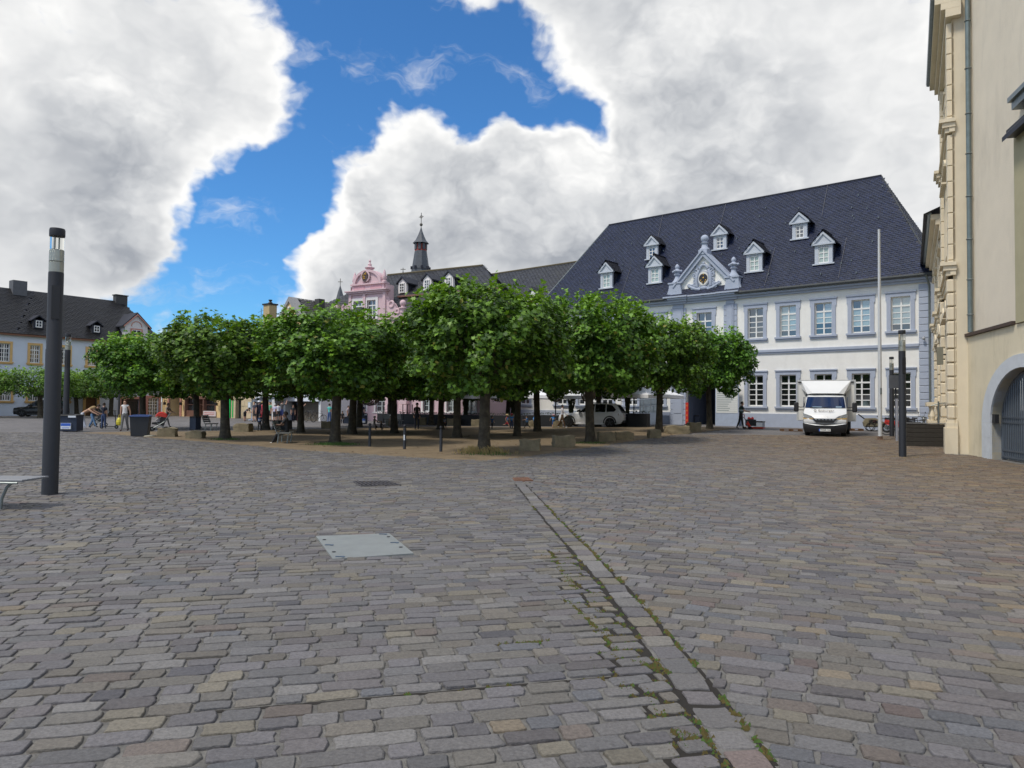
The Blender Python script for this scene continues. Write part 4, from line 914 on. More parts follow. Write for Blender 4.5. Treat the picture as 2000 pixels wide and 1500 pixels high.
# ------------------------------------------------------------------ ground
def ground():
    # far land
    me = MB().add([(-3000, -3000, -.12), (3000, -3000, -.12), (3000, 3000, -.12), (-3000, 3000, -.12)], [(0, 1, 2, 3)])
    tag(me.build('ground', mat('far_ground', (.14, .135, .13), .95, .1, .2)), kind='structure')
    # paved square as one gently rising sheet
    xs = np.linspace(-75, 45, 121); ys = np.linspace(-15, 105, 121)
    vs = [(x, y, hgt(x, y)-.004) for y in ys for x in xs]; n = len(xs)
    fs = [(j*n+i, j*n+i+1, (j+1)*n+i+1, (j+1)*n+i) for j in range(len(ys)-1) for i in range(n-1)]
    m = bpy.data.materials.new('far_setts'); m.use_nodes = True; nt = m.node_tree; N = nt.nodes; L = nt.links; b = N['Principled BSDF']; b.inputs['Roughness'].default_value = .75; b.inputs['Specular IOR Level'].default_value = .3
    g = N.new('ShaderNodeNewGeometry'); br = N.new('ShaderNodeTexBrick'); br.inputs['Scale'].default_value = 1; br.inputs['Brick Width'].default_value = .26; br.inputs['Row Height'].default_value = .15
    br.inputs['Mortar Size'].default_value = .012; br.inputs['Color1'].default_value = (.19, .18, .18, 1); br.inputs['Color2'].default_value = (.13, .124, .126, 1); br.inputs['Mortar'].default_value = (.09, .088, .085, 1)
    L.new(g.outputs['Position'], br.inputs['Vector'])
    nz = N.new('ShaderNodeTexNoise'); nz.inputs['Scale'].default_value = .5; nz.inputs['Detail'].default_value = 9; L.new(g.outputs['Position'], nz.inputs['Vector'])
    mp = N.new('ShaderNodeMapRange'); mp.inputs[1].default_value = .3; mp.inputs[2].default_value = .7; mp.inputs[3].default_value = .75; mp.inputs[4].default_value = 1.2; L.new(nz.outputs[0], mp.inputs[0])
    mu = N.new('ShaderNodeVectorMath'); mu.operation = 'SCALE'; L.new(br.outputs[0], mu.inputs[0]); L.new(mp.outputs[0], mu.inputs['Scale']); L.new(mu.outputs[0], b.inputs['Base Color'])
    bp = N.new('ShaderNodeBump'); bp.inputs['Distance'].default_value = .03; bp.inputs['Strength'].default_value = .6; n3 = N.new('ShaderNodeTexNoise'); n3.inputs['Scale'].default_value = 7; L.new(g.outputs['Position'], n3.inputs['Vector']); L.new(n3.outputs[0], bp.inputs['Height']); L.new(bp.outputs[0], b.inputs['Normal'])
    o = MB().add(vs, fs).build('pavement', m); o['kind'] = 'structure'
    return o
PAVE = ground()

# sandy floor of the tree square
SAND_PX = [(150, 846), (235, 850), (310, 857), (440, 867), (600, 881), (800, 894), (900, 899), (950, 900), (1010, 896), (1100, 882), (1250, 860), (1350, 846), (1440, 837), (1400, 834), (1300, 833), (1180, 834.5), (1050, 834), (900, 833), (800, 834), (700, 837), (600, 839), (480, 841), (380, 843), (250, 843.5)]
SAND = [gp(*q) for q in SAND_PX]
def in_poly(x, y, P):
    c = False; j = len(P)-1
    for i in range(len(P)):
        if (P[i].y > y) != (P[j].y > y) and x < (P[j].x-P[i].x)*(y-P[i].y)/(P[j].y-P[i].y)+P[i].x: c = not c
        j = i
    return c
def sand():
    bm = bmesh.new(); rr = random.Random(2); ring = []
    for i in range(len(SAND)):
        a, b = SAND[i], SAND[(i+1) % len(SAND)]; k = max(1, int((b-a).length/.5))
        for j in range(k):
            p = a.lerp(b, j/k); ring.append((p.x+rr.uniform(-.12, .12), p.y+rr.uniform(-.12, .12)))
    x0 = min(p[0] for p in ring); x1 = max(p[0] for p in ring); y0 = min(p[1] for p in ring); y1 = max(p[1] for p in ring)
    vv = [bm.verts.new((x, y, hgt(x, y)+.016)) for x, y in ring]; f = bm.faces.new(vv)
    for axis, (a, b) in enumerate(((x0, x1), (y0, y1))):
        t = a+1.5
        while t < b:
            co = (t, 0, 0) if axis == 0 else (0, t, 0); no = (1, 0, 0) if axis == 0 else (0, 1, 0)
            bmesh.ops.bisect_plane(bm, geom=bm.verts[:]+bm.edges[:]+bm.faces[:], plane_co=co, plane_no=no); t += 1.5
    for v in bm.verts: v.co.z = hgt(v.co.x, v.co.y)+.016
    me = bpy.data.meshes.new('sand_ground'); bm.to_mesh(me); bm.free()
    me.materials.append(mat('sand', (.185, .138, .083), .95, .35, 1.3, .8, 25, coord='Object', detail=8, dirt=((.12, .085, .05), .8, .5)))
    o = bpy.data.objects.new('sand_ground', me); COL.objects.link(o); o['kind'] = 'structure'
    # ragged scatter of sand and pebbles beyond the edge
    mb = MB()
    for i in range(900):
        k = rr.randrange(0, 13); a, b = SAND[k], SAND[k+1]; p = a.lerp(b, rr.random()); q = rr.gauss(0, .3)
        x, y = p.x+rr.gauss(0, .1), p.y-abs(q)*.7; r = rr.uniform(.01, .035); z = hgt(x, y)+.018
        mb.add([(x-r, y, z), (x, y-r, z), (x+r, y, z), (x, y+r, z), (x, y, z+r*.6)], [(0, 1, 4), (1, 2, 4), (2, 3, 4), (3, 0, 4)])
    tag(mb.build('sand_grains', mat('sand')if False else MATS['sand']), 'loose sand and pebbles spilling onto the setts', 'gravel', kind='stuff')
sand()

# ------------------------------------------------------------------ stone setts
PLATE = [gp(617, 1052), gp(760, 1046), gp(808, 1086), gp(650, 1097)]
GR1 = [gp(690, 943), gp(758, 942), gp(782, 950), gp(706, 952)]
GR2 = [gp(1002, 936), gp(1030, 935), gp(1040, 941), gp(1006, 942)]
GUT = [gp(1485, 1530), gp(1465, 1500), gp(1335, 1320), gp(1200, 1150), gp(1080, 1020), gp(1010, 940)]
def gut_x(y):
    for a, b in zip(GUT, GUT[1:]):
        if a.y <= y <= b.y: return a.x+(b.x-a.x)*(y-a.y)/(b.y-a.y)
    a, b = GUT[-2], GUT[-1]
    if y > b.y: return b.x+(b.x-a.x)*(y-b.y)/(b.y-a.y)
    a, b = GUT[0], GUT[1]; return a.x+(b.x-a.x)*(y-a.y)/(b.y-a.y)
def setts():
    rr = random.Random(11); st = []      # x, y, angle, w, d, colour, kind
    pal = [(.225, .215, .215), (.205, .195, .205), (.235, .22, .20), (.20, .195, .20), (.26, .235, .19), (.19, .175, .18), (.15, .145, .16), (.18, .183, .20), (.225, .19, .17), (.22, .20, .175), (.265, .22, .165), (.25, .24, .235), (.215, .17, .16)]
    wt_l = [6, 6, 5, 5, 2.0, 4, .7, .9, .7, 4, .45, 3.5, .22]; wt_r = [3, 5, 3, 3, 1.6, 5, 2.2, 1.6, 2.4, 4, .9, 1.5, 1.1]
    def colour(x, y, right):
        wgt = wt_r if right else wt_l; c = rr.choices(pal, wgt)[0]; g = rr.uniform(.80, 1.16)*.655
        k = min(max((x-2-.12*y)/7, 0), 1) if right else 0     # browner stone towards the gate
        c = (c[0]*1.0, c[1]*1.0, c[2]*.985)
        return (c[0]*g*(1+.16*k), c[1]*g*(1-.04*k), c[2]*g*(1-.28*k))
    obst = [PLATE, GR1, GR2]
    def ok(x, y):
        if y < 2.0 or y > 37 or abs(x) > .76*y+3.2: return False
        if any(in_poly(x, y, P) for P in obst) or in_poly(x, y, SAND): return False
        # buildings on the right
        if (Vector((x, y, 0))-GAT.O).dot(GAT.n) > -.05 and y < 27: return False
        return not (y >= 26 and (Vector((x, y, 0))-CRM.O).dot(CRM.n) > -.2)
    GW = .115; CRACK = 29
    # gutter line: a single row of larger stones
    y = 2.1
    while y < 16.5:
        l = rr.uniform(.2, .3); x = gut_x(y+l/2); a = math.atan2(gut_x(y+l)-gut_x(y), l)
        c = colour(x, y, False); c = tuple(q*1.06 for q in c); st.append((x+rr.uniform(-.008, .008), y+l/2, -a+rr.uniform(-.05, .05), rr.uniform(.175, .205), l-rr.uniform(.02, .034), c, 1)); y += l
    for right in (False, True):
        ph = R(-20) if right else R(13.5); ca, sa = math.cos(ph), math.sin(ph); rowh = .150 if right else .146
        j = -200
        while j < 420:
            b = j*rowh; j += 1
            a = -36+rr.uniform(0, .25); wob = rr.uniform(0, 6.28)
            while a < 40:
                w = rr.uniform(.17, .33) if rr.random() < .86 else rr.uniform(.33, .45); am = a+w/2; a += w
                bb = b+.02*math.sin(am*.45+.6)+.004*math.sin(am*2.3+j)
                x = am*ca-bb*sa; yy = am*sa+bb*ca
                if yy < 2 or yy > 37 or abs(x) > .76*yy+3.2: continue
                gx = gut_x(yy) if yy < 17 else gut_x(17)+(yy-17)*.12
                gw = GW if yy < 16.6 else -.005
                lo, hi = x-w*.5, x+w*.5
                if right:
                    lim = gx+gw+.012
                    if hi < lim+.05: continue
                    lo = max(lo, lim)
                else:
                    lim = gx-gw-.008
                    if lo > lim-.05: continue
                    hi = min(hi, lim)
                x = (lo+hi)/2; w = hi-lo
                dd = 0; oy = 0
                if not right and gx-.55 < x < gx and 3 < yy < 8.5: w -= .016; dd = .018
                if not right and j-1 == CRACK and -1.75 < x < .75: dd = .034; oy = .017
                if w < .06 or not ok(x, yy): continue
                st.append((x-oy*sa, yy+oy*ca, ph+rr.uniform(-.022, .022), w-rr.uniform(.014, .026), rowh-rr.uniform(.010, .022)-dd, colour(x, yy, right), 0))
    st.sort(key=lambda s: (s[0]**2+s[1]**2))
    # shapes: rounded, chipped outline with a worn edge
    def outline(K, seed):
        q = random.Random(seed); pts = []
        if K == 4: base = [(-.5, -.5), (.5, -.5), (.5, .5), (-.5, .5)]
        else: 
            base = [(-.5, -.40), (-.455, -.49), (-.15, -.5), (.17, -.5), (.46, -.49), (.5, -.40), (.5, .05), (.5, .40), (.46, .49), (.12, .5), (-.18, .5), (-.46, .49), (-.5, .40), (-.5, 0)]
        j_ = .03 if K == 4 else .035
        return [(x+q.uniform(-j_, j_), y+q.uniform(-j_, j_)*1.3) for x, y in base]
    m_o = attr_mat('sett_stone', .62, 1.0, 48, 'obj', .35, .42, 55); m_a = attr_mat('sett_stones', .62, 1.0, 48, 'attr', .35, .42, 55)
    def rings(pts):
        n = len(pts); v = []
        for k, (s, z) in enumerate(((.925, 0.), (.98, -.0035), (1.0, -.012), (1.015, -.05))): v += [(x*s, y*s, z) for x, y in pts]
        f = [tuple(range(n))]+[(r_*n+i, (r_+1)*n+i, (r_+1)*n+(i+1) % n, r_*n+(i+1) % n) for r_ in range(3) for i in range(n)]
        return v, f
    # the ones that show largest: 300 separate stones
    vis = [i for i, s in enumerate(st) if abs(s[0]) < .725*s[1]-.05 and s[1] > 3.3][:300]; vset = set(vis)
    protos = []
    for k in range(14):
        v, f = rings(outline(14, 100+k)); me = bpy.data.meshes.new('paving_stone'); 
        q = random.Random(k); tilt = (q.uniform(-.02, .02), q.uniform(-.025, .025))
        # unit stone: x and y scaled per object, z real
        me.from_pydata([(x, y, z+(x*tilt[0]+y*tilt[1])*.3) for x, y, z in v], [], [tuple(reversed(t)) for t in f][0:0]+f); me.materials.append(m_o)
        me.polygons.foreach_set('use_smooth', [i > 0 for i in range(len(me.polygons))]); protos.append(me)
    for i in vis:
        x, y, a, w, d, c, kd = st[i]
        o = bpy.data.objects.new('paving_stone', rr.choice(protos)); COL.objects.link(o); o.parent = PAVE
        o.location = (x, y, hgt(x, y)+.0245-(.004 if kd == 1 else 0)+rr.uniform(-.003, .003)); o.rotation_euler = (0, 0, a); o.scale = (w, d, 1); o.color = (*c, 1)
    V = []; F = []; Cc = []; outs = {4: [outline(4, 50+k) for k in range(20)], 14: [outline(14, 200+k) for k in range(30)]}
    for i, (x, y, a, w, d, c, kd) in enumerate(st):
        if i in vset: continue
        near = y < 9; pts = rr.choice(outs[14 if near else 4]); ca, sa = math.cos(a), math.sin(a); tx, ty = rr.uniform(-.008, .008), rr.uniform(-.009, .009)
        z0 = hgt(x, y)+.0245+rr.uniform(-.003, .003)
        if near: v, f = rings(pts)
        else:
            v = [(p*s, q*s, z) for s, z in ((.93, 0.), (1.0, -.014), (1., -.04)) for p, q in pts]; n = 4
            f = [(0, 1, 2, 3)]+[(r_*n+k, (r_+1)*n+k, (r_+1)*n+(k+1) % n, r_*n+(k+1) % n) for r_ in range(2) for k in range(n)]
        o = len(V)
        V += [(x+p*w*ca-q*d*sa, y+p*w*sa+q*d*ca, z0+z+p*tx+q*ty) for p, q, z in v]; F += [tuple(t+o for t in f_) for f_ in f]; Cc += [(*c, 1)]*len(v)
    me = bpy.data.meshes.new('paving_stones'); me.from_pydata(V, [], F); me.materials.append(m_a)
    at = me.color_attributes.new('col', 'FLOAT_COLOR', 'POINT'); at.data.foreach_set('color', np.array(Cc, dtype=np.float32).ravel())
    o = bpy.data.objects.new('paving_stones', me); COL.objects.link(o); o.parent = PAVE; o['kind'] = 'stuff'
    print('SETTS', len(st), 'faces', len(F))
    # mortar bed under the stones
    vs = []; ys = np.linspace(1.5, 37, 60)
    for y in ys:
        for t in np.linspace(-1, 1, 30): x = t*(.78*y+3.4); vs.append((x, y, hgt(x, y)+.012))
    fs = [(j*30+i, j*30+i+1, (j+1)*30+i+1, (j+1)*30+i) for j in range(59) for i in range(29)]
    m = mat('mortar', (.15, .145, .135), .95, .5, 6, .8, 60, detail=9, dirt=((.03, .028, .025), 2.2, .85))
    MB().add(vs, fs).build('mortar_bed', m, PAVE)
    # lifted mortar in the joints nearest the camera, washed out in places
    # moss and weeds along the gutter
    mm = MB(); gm = MB()
    def tuft(x, y, r, z, big=False):
        for k in range(10):
            aa = rr.uniform(0, 6.28); d_ = rr.uniform(0, r); s = rr.uniform(.006, .014)*(1.4 if big else 1); px, py = x+d_*math.cos(aa)*.5, y+d_*math.sin(aa)
            t = gm if rr.random() < .35 else mm
            t.add([(px-s, py-s*.6, z-.006), (px+s, py-s*.6, z-.006), (px, py+s, z-.006), (px+rr.uniform(-s, s)*.6, py, z+s*rr.uniform(.5, 1.1))], [(0, 1, 3), (1, 2, 3), (2, 0, 3)])
    y = 2.8
    while y < 12:
        for side in (-1, 1):
            if rr.random() < (.42 if side > 0 else .12)*(.35+.65*(math.sin(y*2.3+side)+1)/2): tuft(gut_x(y)+side*(GW+.006), y, rr.uniform(.03, .08), .02, True)
        y += .035
    for (x0, y0, x1, y1, n) in ((.62, 4.9, 1.02, 4.55, 30), (.5, 6.2, .75, 4.9, 50), (.45, 8.2, .6, 6.5, 40), (.85, 3.75, .95, 3.65, 20), (-.05, 5.05, .3, 5.1, 22)):
        for k in range(n): t = rr.random(); tuft(x0+(x1-x0)*t+rr.gauss(0, .012), y0+(y1-y0)*t+rr.gauss(0, .012), .035, .02)
    tag(mm.build('moss', mat('moss_brown', (.095, .075, .022), .95, .4, 30)), 'brown and green moss growing in the gutter joints', 'moss', kind='stuff')
    tag(gm.build('moss_green', mat('moss_green', (.06, .11, .02), .95, .4, 30)), 'bright green moss cushions in the open joints', 'moss', kind='stuff')
    # washed out dark joints
    dk = MB(); md = mat('open_joint', (.018, .015, .012), 1, .3, 20)
    y = 2.4
    while y < 15:
        l = rr.uniform(.1, .3); xx = gut_x(y)
        for side in (-1, 1):
            if rr.random() < .8: dk.add([(xx+side*(GW-.006), y, .0145), (xx+side*(GW+.02), y, .0145), (gut_x(y+l)+side*(GW+.02), y+l, .0145), (gut_x(y+l)+side*(GW-.006), y+l, .0145)], [(0, 1, 2, 3)])
        y += l
    y = 2.2
    while y < 15:
        l = rr.uniform(.3, .9)
        if rr.random() < .75: dk.add([(gut_x(y)-GW, y, .0141), (gut_x(y)+GW, y, .0141), (gut_x(y+l)+GW, y+l, .0141), (gut_x(y+l)-GW, y+l, .0141)], [(0, 1, 2, 3)])
        y += l
    # soil showing between the loose setts left of the gutter, and one washed-out row joint
    y = 3.0
    while y < 8.4:
        l = rr.uniform(.05, .12); wl = .16+.3*abs(math.sin(y*1.7))*rr.uniform(.6, 1); x1 = gut_x(y)-GW
        dk.add([(x1-wl, y, .0138), (x1, y, .0138), (x1, y+l, .0138), (x1-wl*rr.uniform(.7, 1.1), y+l, .0138)], [(0, 1, 2, 3)])
        for q in range(3): tuft(x1-rr.uniform(0, wl), y, .05, .017)
        y += l
    ca, sa = math.cos(R(13.5)), math.sin(R(13.5)); b0 = CRACK*.146-.073+.01; a = -.8
    while a < 1.75:
        l = rr.uniform(.06, .14)
        def pt(p, q): q += .02*math.sin(p*.45+.6); return (p*ca-q*sa, p*sa+q*ca, .0142)
        dk.add([pt(a, b0-.014), pt(a+l, b0-.014), pt(a+l, b0+rr.uniform(.012, .024)), pt(a, b0+rr.uniform(.012, .024))], [(0, 1, 2, 3)])
        if a > .3 and rr.random() < .7: z_ = pt(a, b0); tuft(z_[0], z_[1], .04, .018)
        a += l
    for o_ in list(bpy.data.objects):
        if o_.name.startswith('moss'): bpy.data.objects.remove(o_)
    tag(mm.build('moss', MATS['moss_brown']), 'brown and green moss growing in the gutter joints', 'moss', kind='stuff'); tag(gm.build('moss_green', MATS['moss_green']), 'bright green moss cushions in the open joints', 'moss', kind='stuff')
    dk.build('open_joints', md, PAVE)
setts()

def covers():
    def plate(P, name, label, cat, m, z=.031):
        c = sum(P, Vector())/4; T = thing(name, label, cat, (c.x, c.y, 0))
        L = [(p.x-c.x, p.y-c.y) for p in P]
        MB().add([(x, y, z) for x, y in L]+[(x, y, -.02) for x, y in L], [(0, 1, 2, 3), (0, 4, 5, 1), (1, 5, 6, 2), (2, 6, 7, 3), (3, 7, 4, 0)]).build('plate', m, T)
        return T, L
    T, L = plate(PLATE, 'cover_plate', 'pale galvanised steel cover plate set in the cobbles', 'cover plate', mat('galvanised', (.26, .275, .265), .5, .12, 4, .1, 60, metal=.3))
    def P(u, v): return Vector((L[0][0]*(1-u)*(1-v)+L[1][0]*u*(1-v)+L[2][0]*u*v+L[3][0]*(1-u)*v, L[0][1]*(1-u)*(1-v)+L[1][1]*u*(1-v)+L[2][1]*u*v+L[3][1]*(1-u)*v, .033))
    b = None
    for u, v in ((.07, .2), (.07, .75), (.93, .2), (.93, .72)):
        if b is None: b = MB().lathe([(.022, 0), (.022, .004), (.012, .006)], 10).build('bolt', M_black, T)
        else: b = dup(b, T)
        b.location = P(u, v)
    h = None
    for u, v in ((.08, .45), (.9, .05), (.92, .5), (.1, .95)):
        if h is None: h = MB().box(-.05, .05, -.012, .012, 0, .006).box(.02, .05, -.03, -.012, 0, .005).build('hinge', mat('hinge_blue', (.12, .16, .22), .4, metal=.5), T)
        else: h = dup(h, T)
        h.location = P(u, v)
    for GRx, nm, lb in ((GR1, 'drain_grate', 'dark iron drain grate in the cobbles beyond the steel plate'), (GR2, 'gully_grate', 'small rusty gully grate at the head of the gutter line')):
        T, L = plate(GRx, nm, lb, 'drain', M_dark, .008)
        mb = MB(); n = 9
        for i in range(n+1):
            u = i/n; a = Vector((*L[0], .02)).lerp(Vector((*L[1], .02)), u); b = Vector((*L[3], .02)).lerp(Vector((*L[2], .02)), u); mb.tube([a, b], .022, 4)
        for v in (0, .33, .66, 1): mb.tube([Vector((*L[0], .02)).lerp(Vector((*L[3], .02)), v), Vector((*L[1], .02)).lerp(Vector((*L[2], .02)), v)], .026, 4)
        mb.build('grating', mat('grate_iron', (.06, .055, .06), .6, .3, 10) if nm == 'drain_grate' else mat('grate_rust', (.16, .08, .05), .8, .4, 10), T)
covers()

# ------------------------------------------------------------------ plane trees
def bark_mat():
    m = bpy.data.materials.new('plane_bark'); m.use_nodes = True; nt = m.node_tree; N = nt.nodes; L = nt.links; b = N['Principled BSDF']; b.inputs['Roughness'].default_value = .9
    tc = N.new('ShaderNodeTexCoord'); oi = N.new('ShaderNodeObjectInfo')
    ad = N.new('ShaderNodeVectorMath'); ad.operation = 'ADD'; L.new(tc.outputs['Object'], ad.inputs[0]); L.new(oi.outputs['Location'], ad.inputs[1])
    n = N.new('ShaderNodeTexNoise'); n.inputs['Scale'].default_value = 5; n.inputs['Detail'].default_value = 5; n.inputs['Roughness'].default_value = .6; L.new(ad.outputs[0], n.inputs['Vector'])
    cr_ = N.new('ShaderNodeValToRGB'); e = cr_.color_ramp.elements; e[0].position = .35; e[0].color = (.038, .031, .022, 1); e[1].position = .8; e[1].color = (.26, .21, .12, 1)
    k = e.new(.58); k.color = (.07, .06, .042, 1); k = e.new(.7); k.color = (.11, .09, .058, 1); L.new(n.outputs[0], cr_.inputs[0]); L.new(cr_.outputs[0], b.inputs['Base Color'])
    n2 = N.new('ShaderNodeTexNoise'); n2.inputs['Scale'].default_value = 22; n2.inputs['Detail'].default_value = 6; L.new(ad.outputs[0], n2.inputs['Vector'])
    bp = N.new('ShaderNodeBump'); bp.inputs['Strength'].default_value = .6; bp.inputs['Distance'].default_value = .03; L.new(n2.outputs[0], bp.inputs['Height']); L.new(bp.outputs[0], b.inputs['Normal'])
    return m
def leaf_mat(name):
    m = bpy.data.materials.new(name); m.use_nodes = True; nt = m.node_tree; N = nt.nodes; L = nt.links; b = N['Principled BSDF']; out = N['Material Output']
    a = N.new('ShaderNodeAttribute'); a.attribute_name = 'col'; oi = N.new('ShaderNodeObjectInfo'); hv = N.new('ShaderNodeHueSaturation'); m1 = N.new('ShaderNodeMapRange'); m1.inputs[3].default_value = .495; m1.inputs[4].default_value = .515; L.new(oi.outputs['Random'], m1.inputs[0]); L.new(m1.outputs[0], hv.inputs['Hue']); m2 = N.new('ShaderNodeMapRange'); m2.inputs[3].default_value = .86; m2.inputs[4].default_value = 1.14; L.new(oi.outputs['Random'], m2.inputs[0]); L.new(m2.outputs[0], hv.inputs['Value']); L.new(a.outputs['Color'], hv.inputs['Color']); L.new(hv.outputs[0], b.inputs['Base Color']); b.inputs['Roughness'].default_value = .5; b.inputs['Specular IOR Level'].default_value = .35
    tr = N.new('ShaderNodeBsdfTranslucent'); h = N.new('ShaderNodeMix'); h.data_type = 'RGBA'; h.blend_type = 'MULTIPLY'; h.inputs[0].default_value = 1; L.new(a.outputs['Color'], h.inputs[6]); h.inputs[7].default_value = (1.3, 1.35, .35, 1); L.new(h.outputs[2], tr.inputs[0])
    mx = N.new('ShaderNodeMixShader'); mx.inputs[0].default_value = .17; L.new(b.outputs[0], mx.inputs[1]); L.new(tr.outputs[0], mx.inputs[2]); L.new(mx.outputs[0], out.inputs[0])
    return m
M_bark = bark_mat(); M_leaf = leaf_mat('plane_leaf')
LEAF = np.array([(0, -.5), (.20, -.34), (.52, -.36), (.36, -.08), (.56, .16), (.24, .14), (.0, .62), (-.24, .14), (-.56, .16), (-.36, -.08), (-.52, -.36), (-.20, -.34)])
def crown_mesh(seed, W=3.0, Hc=3.6, nleaf=18500, zb=2.08, flat=False):
    q = np.random.default_rng(seed)
    # lumpy rounded-box outline: clump centres on the shell, leaves round them
    nc = 210; ph = q.uniform(0, 2*np.pi, nc); cz_ = q.uniform(-1, 1, nc); cz_[:70] = q.uniform(.0, 1, 70)
    ex = 3.1
    def shell_pt(ph, cz, s):
        rad = (1-np.abs(cz)**ex)**(1/ex); rad = np.maximum(rad, .12*np.ones_like(rad))
        low = np.where(cz < 0, 1-.12*cz**2, 1)
        return np.stack([W*s*rad*np.cos(ph)*low, W*s*rad*np.sin(ph)*low, zb+Hc*.5+Hc*.5*cz*s], 1)
    s = q.uniform(.68, 1.05, nc); cent = shell_pt(ph, cz_, s)
    n1 = int(nleaf*.66); idx = q.integers(0, nc, n1)
    off = q.normal(0, 1, (n1, 3)); off /= np.linalg.norm(off, axis=1)[:, None]; off *= (q.uniform(.25, 1, n1)**.5*.46)[:, None]; off[:, 2] *= .75
    p1 = cent[idx]+off; outd = cent[idx]-np.array([0, 0, zb+Hc*.45])
    # inner filling
    n2 = nleaf-n1-1350; p2 = shell_pt(q.uniform(0, 2*np.pi, n2), q.uniform(-1, .9, n2), q.uniform(.3, .85, n2)); o2 = q.normal(0, 1, (n2, 3))
    # shoots standing above the clipped top
    ns = 90; sx = q.uniform(-W*.8, W*.8, ns); sy = q.uniform(-W*.8, W*.8, ns); shp = []; sho = []
    for a, b in zip(sx, sy):
        rr_ = min(1, math.hypot(a, b)/(W*1.05)); zt = zb+Hc*.5+Hc*.5*(1-rr_**ex)**(1/ex)-.25; L_ = q.uniform(.25, .95)
        for k in range(15): t = q.uniform(0, 1); shp.append((a+q.normal(0, .09), b+q.normal(0, .09), zt+t*L_)); sho.append((q.normal(0, .6), q.normal(0, .6), .8))
    p3 = np.array(shp); p = np.concatenate([p1, p2, p3]); nn = np.concatenate([outd/np.linalg.norm(outd, axis=1)[:, None], o2*.7, np.array(sho)])
    n = len(p); p[:, 2] = np.maximum(p[:, 2], zb-.12+.35*(np.hypot(p[:, 0], p[:, 1])/W)**2*0+q.uniform(-.12, .25, n))
    nrm = nn*.45+q.normal(0, .36, (n, 3))+np.array([0, 0, .62]); nrm /= np.linalg.norm(nrm, axis=1)[:, None]
    ref = q.normal(0, 1, (n, 3)); t1 = np.cross(nrm, ref); t1 /= np.linalg.norm(t1, axis=1)[:, None]; t2 = np.cross(nrm, t1)
    sz = q.uniform(.12, .215, n); K = len(LEAF)
    fold = np.abs(LEAF[:, 0])*.35
    V = p[:, None, :]+sz[:, None, None]*(LEAF[None, :, 0, None]*t1[:, None, :]+LEAF[None, :, 1, None]*t2[:, None, :]+fold[None, :, None]*nrm[:, None, :])
    me = bpy.data.meshes.new('crown'); me.vertices.add(n*K); me.vertices.foreach_set('co', V.astype(np.float32).ravel())
    me.loops.add(n*K); me.loops.foreach_set('vertex_index', np.arange(n*K, dtype=np.int32)); me.polygons.add(n); me.polygons.foreach_set('loop_start', np.arange(0, n*K, K, dtype=np.int32))
    try: me.polygons.foreach_set('loop_total', np.full(n, K, dtype=np.int32))
    except Exception: pass
    me.update(calc_edges=True)
    g = q.uniform(0, 1, n)[:, None]; c = np.array([.03, .08, .012])*(1-g)+np.array([.18, .34, .036])*g**1.3; c *= q.uniform(.75, 1.2, n)[:, None]
    c[-len(p3):] = c[-len(p3):]*.3+np.array([.24, .42, .045])*.7
    yl = q.random(n) < .015; c[yl] = np.array([.25, .24, .05])
    col = np.ones((n, K, 4), dtype=np.float32); col[:, :, :3] = c[:, None, :]
    at = me.color_attributes.new('col', 'FLOAT_COLOR', 'POINT'); at.data.foreach_set('color', col.ravel()); me.materials.append(M_leaf)
    return me
def trunk_mesh(seed, hgt_=2.7, r=.195):
    q = random.Random(seed); mb = MB(); n = 14; prof = [(0, 1.75), (.08, 1.45), (.25, 1.22), (.6, 1.06), (1.2, .98), (1.9, .95), (hgt_, 1.02), (hgt_+.3, 1.1)]; vs = []
    lean = (q.uniform(-.05, .05), q.uniform(-.05, .05)); rd = [q.uniform(.88, 1.12) for _ in range(n)]
    for z, s in prof:
        for i in range(n):
            t = 2*math.pi*i/n; k = rd[i] if z < .5 else 1+(rd[i]-1)*.5; vs.append((lean[0]*z+r*s*k*math.cos(t), lean[1]*z+r*s*k*math.sin(t), z-.03))
    mb.add(vs, [(i*n+j, i*n+(j+1) % n, (i+1)*n+(j+1) % n, (i+1)*n+j) for i in range(len(prof)-1) for j in range(n)])
    for k in range(7):
        a = k*.9+q.uniform(-.3, .3); L = q.uniform(1.2, 2.1); top = hgt_+q.uniform(.5, 2.0); x0, y0 = lean[0]*hgt_, lean[1]*hgt_
        p = [(x0, y0, hgt_-.15), (x0+L*.35*math.cos(a), y0+L*.35*math.sin(a), hgt_+.35), (x0+L*.8*math.cos(a+.1), y0+L*.8*math.sin(a+.1), hgt_+(top-hgt_)*.6), (x0+L*math.cos(a), y0+L*math.sin(a), top+.3)]
        mb.tube(p, [r*.6, r*.42, r*.28, r*.12], 7)
    me = bpy.data.meshes.new('trunk'); me.from_pydata(mb.v, [], mb.f); me.materials.append(M_bark); me.polygons.foreach_set('use_smooth', [True]*len(me.polygons)); return me
CROWNS = [crown_mesh(20+k) for k in range(5)]; TRUNKS = [trunk_mesh(40+k) for k in range(4)]
CROWN_FLAT = crown_mesh(31, 4.0, 2.3, 8000, 2.0)
GRP = 'pollarded plane trees on the sandy square'
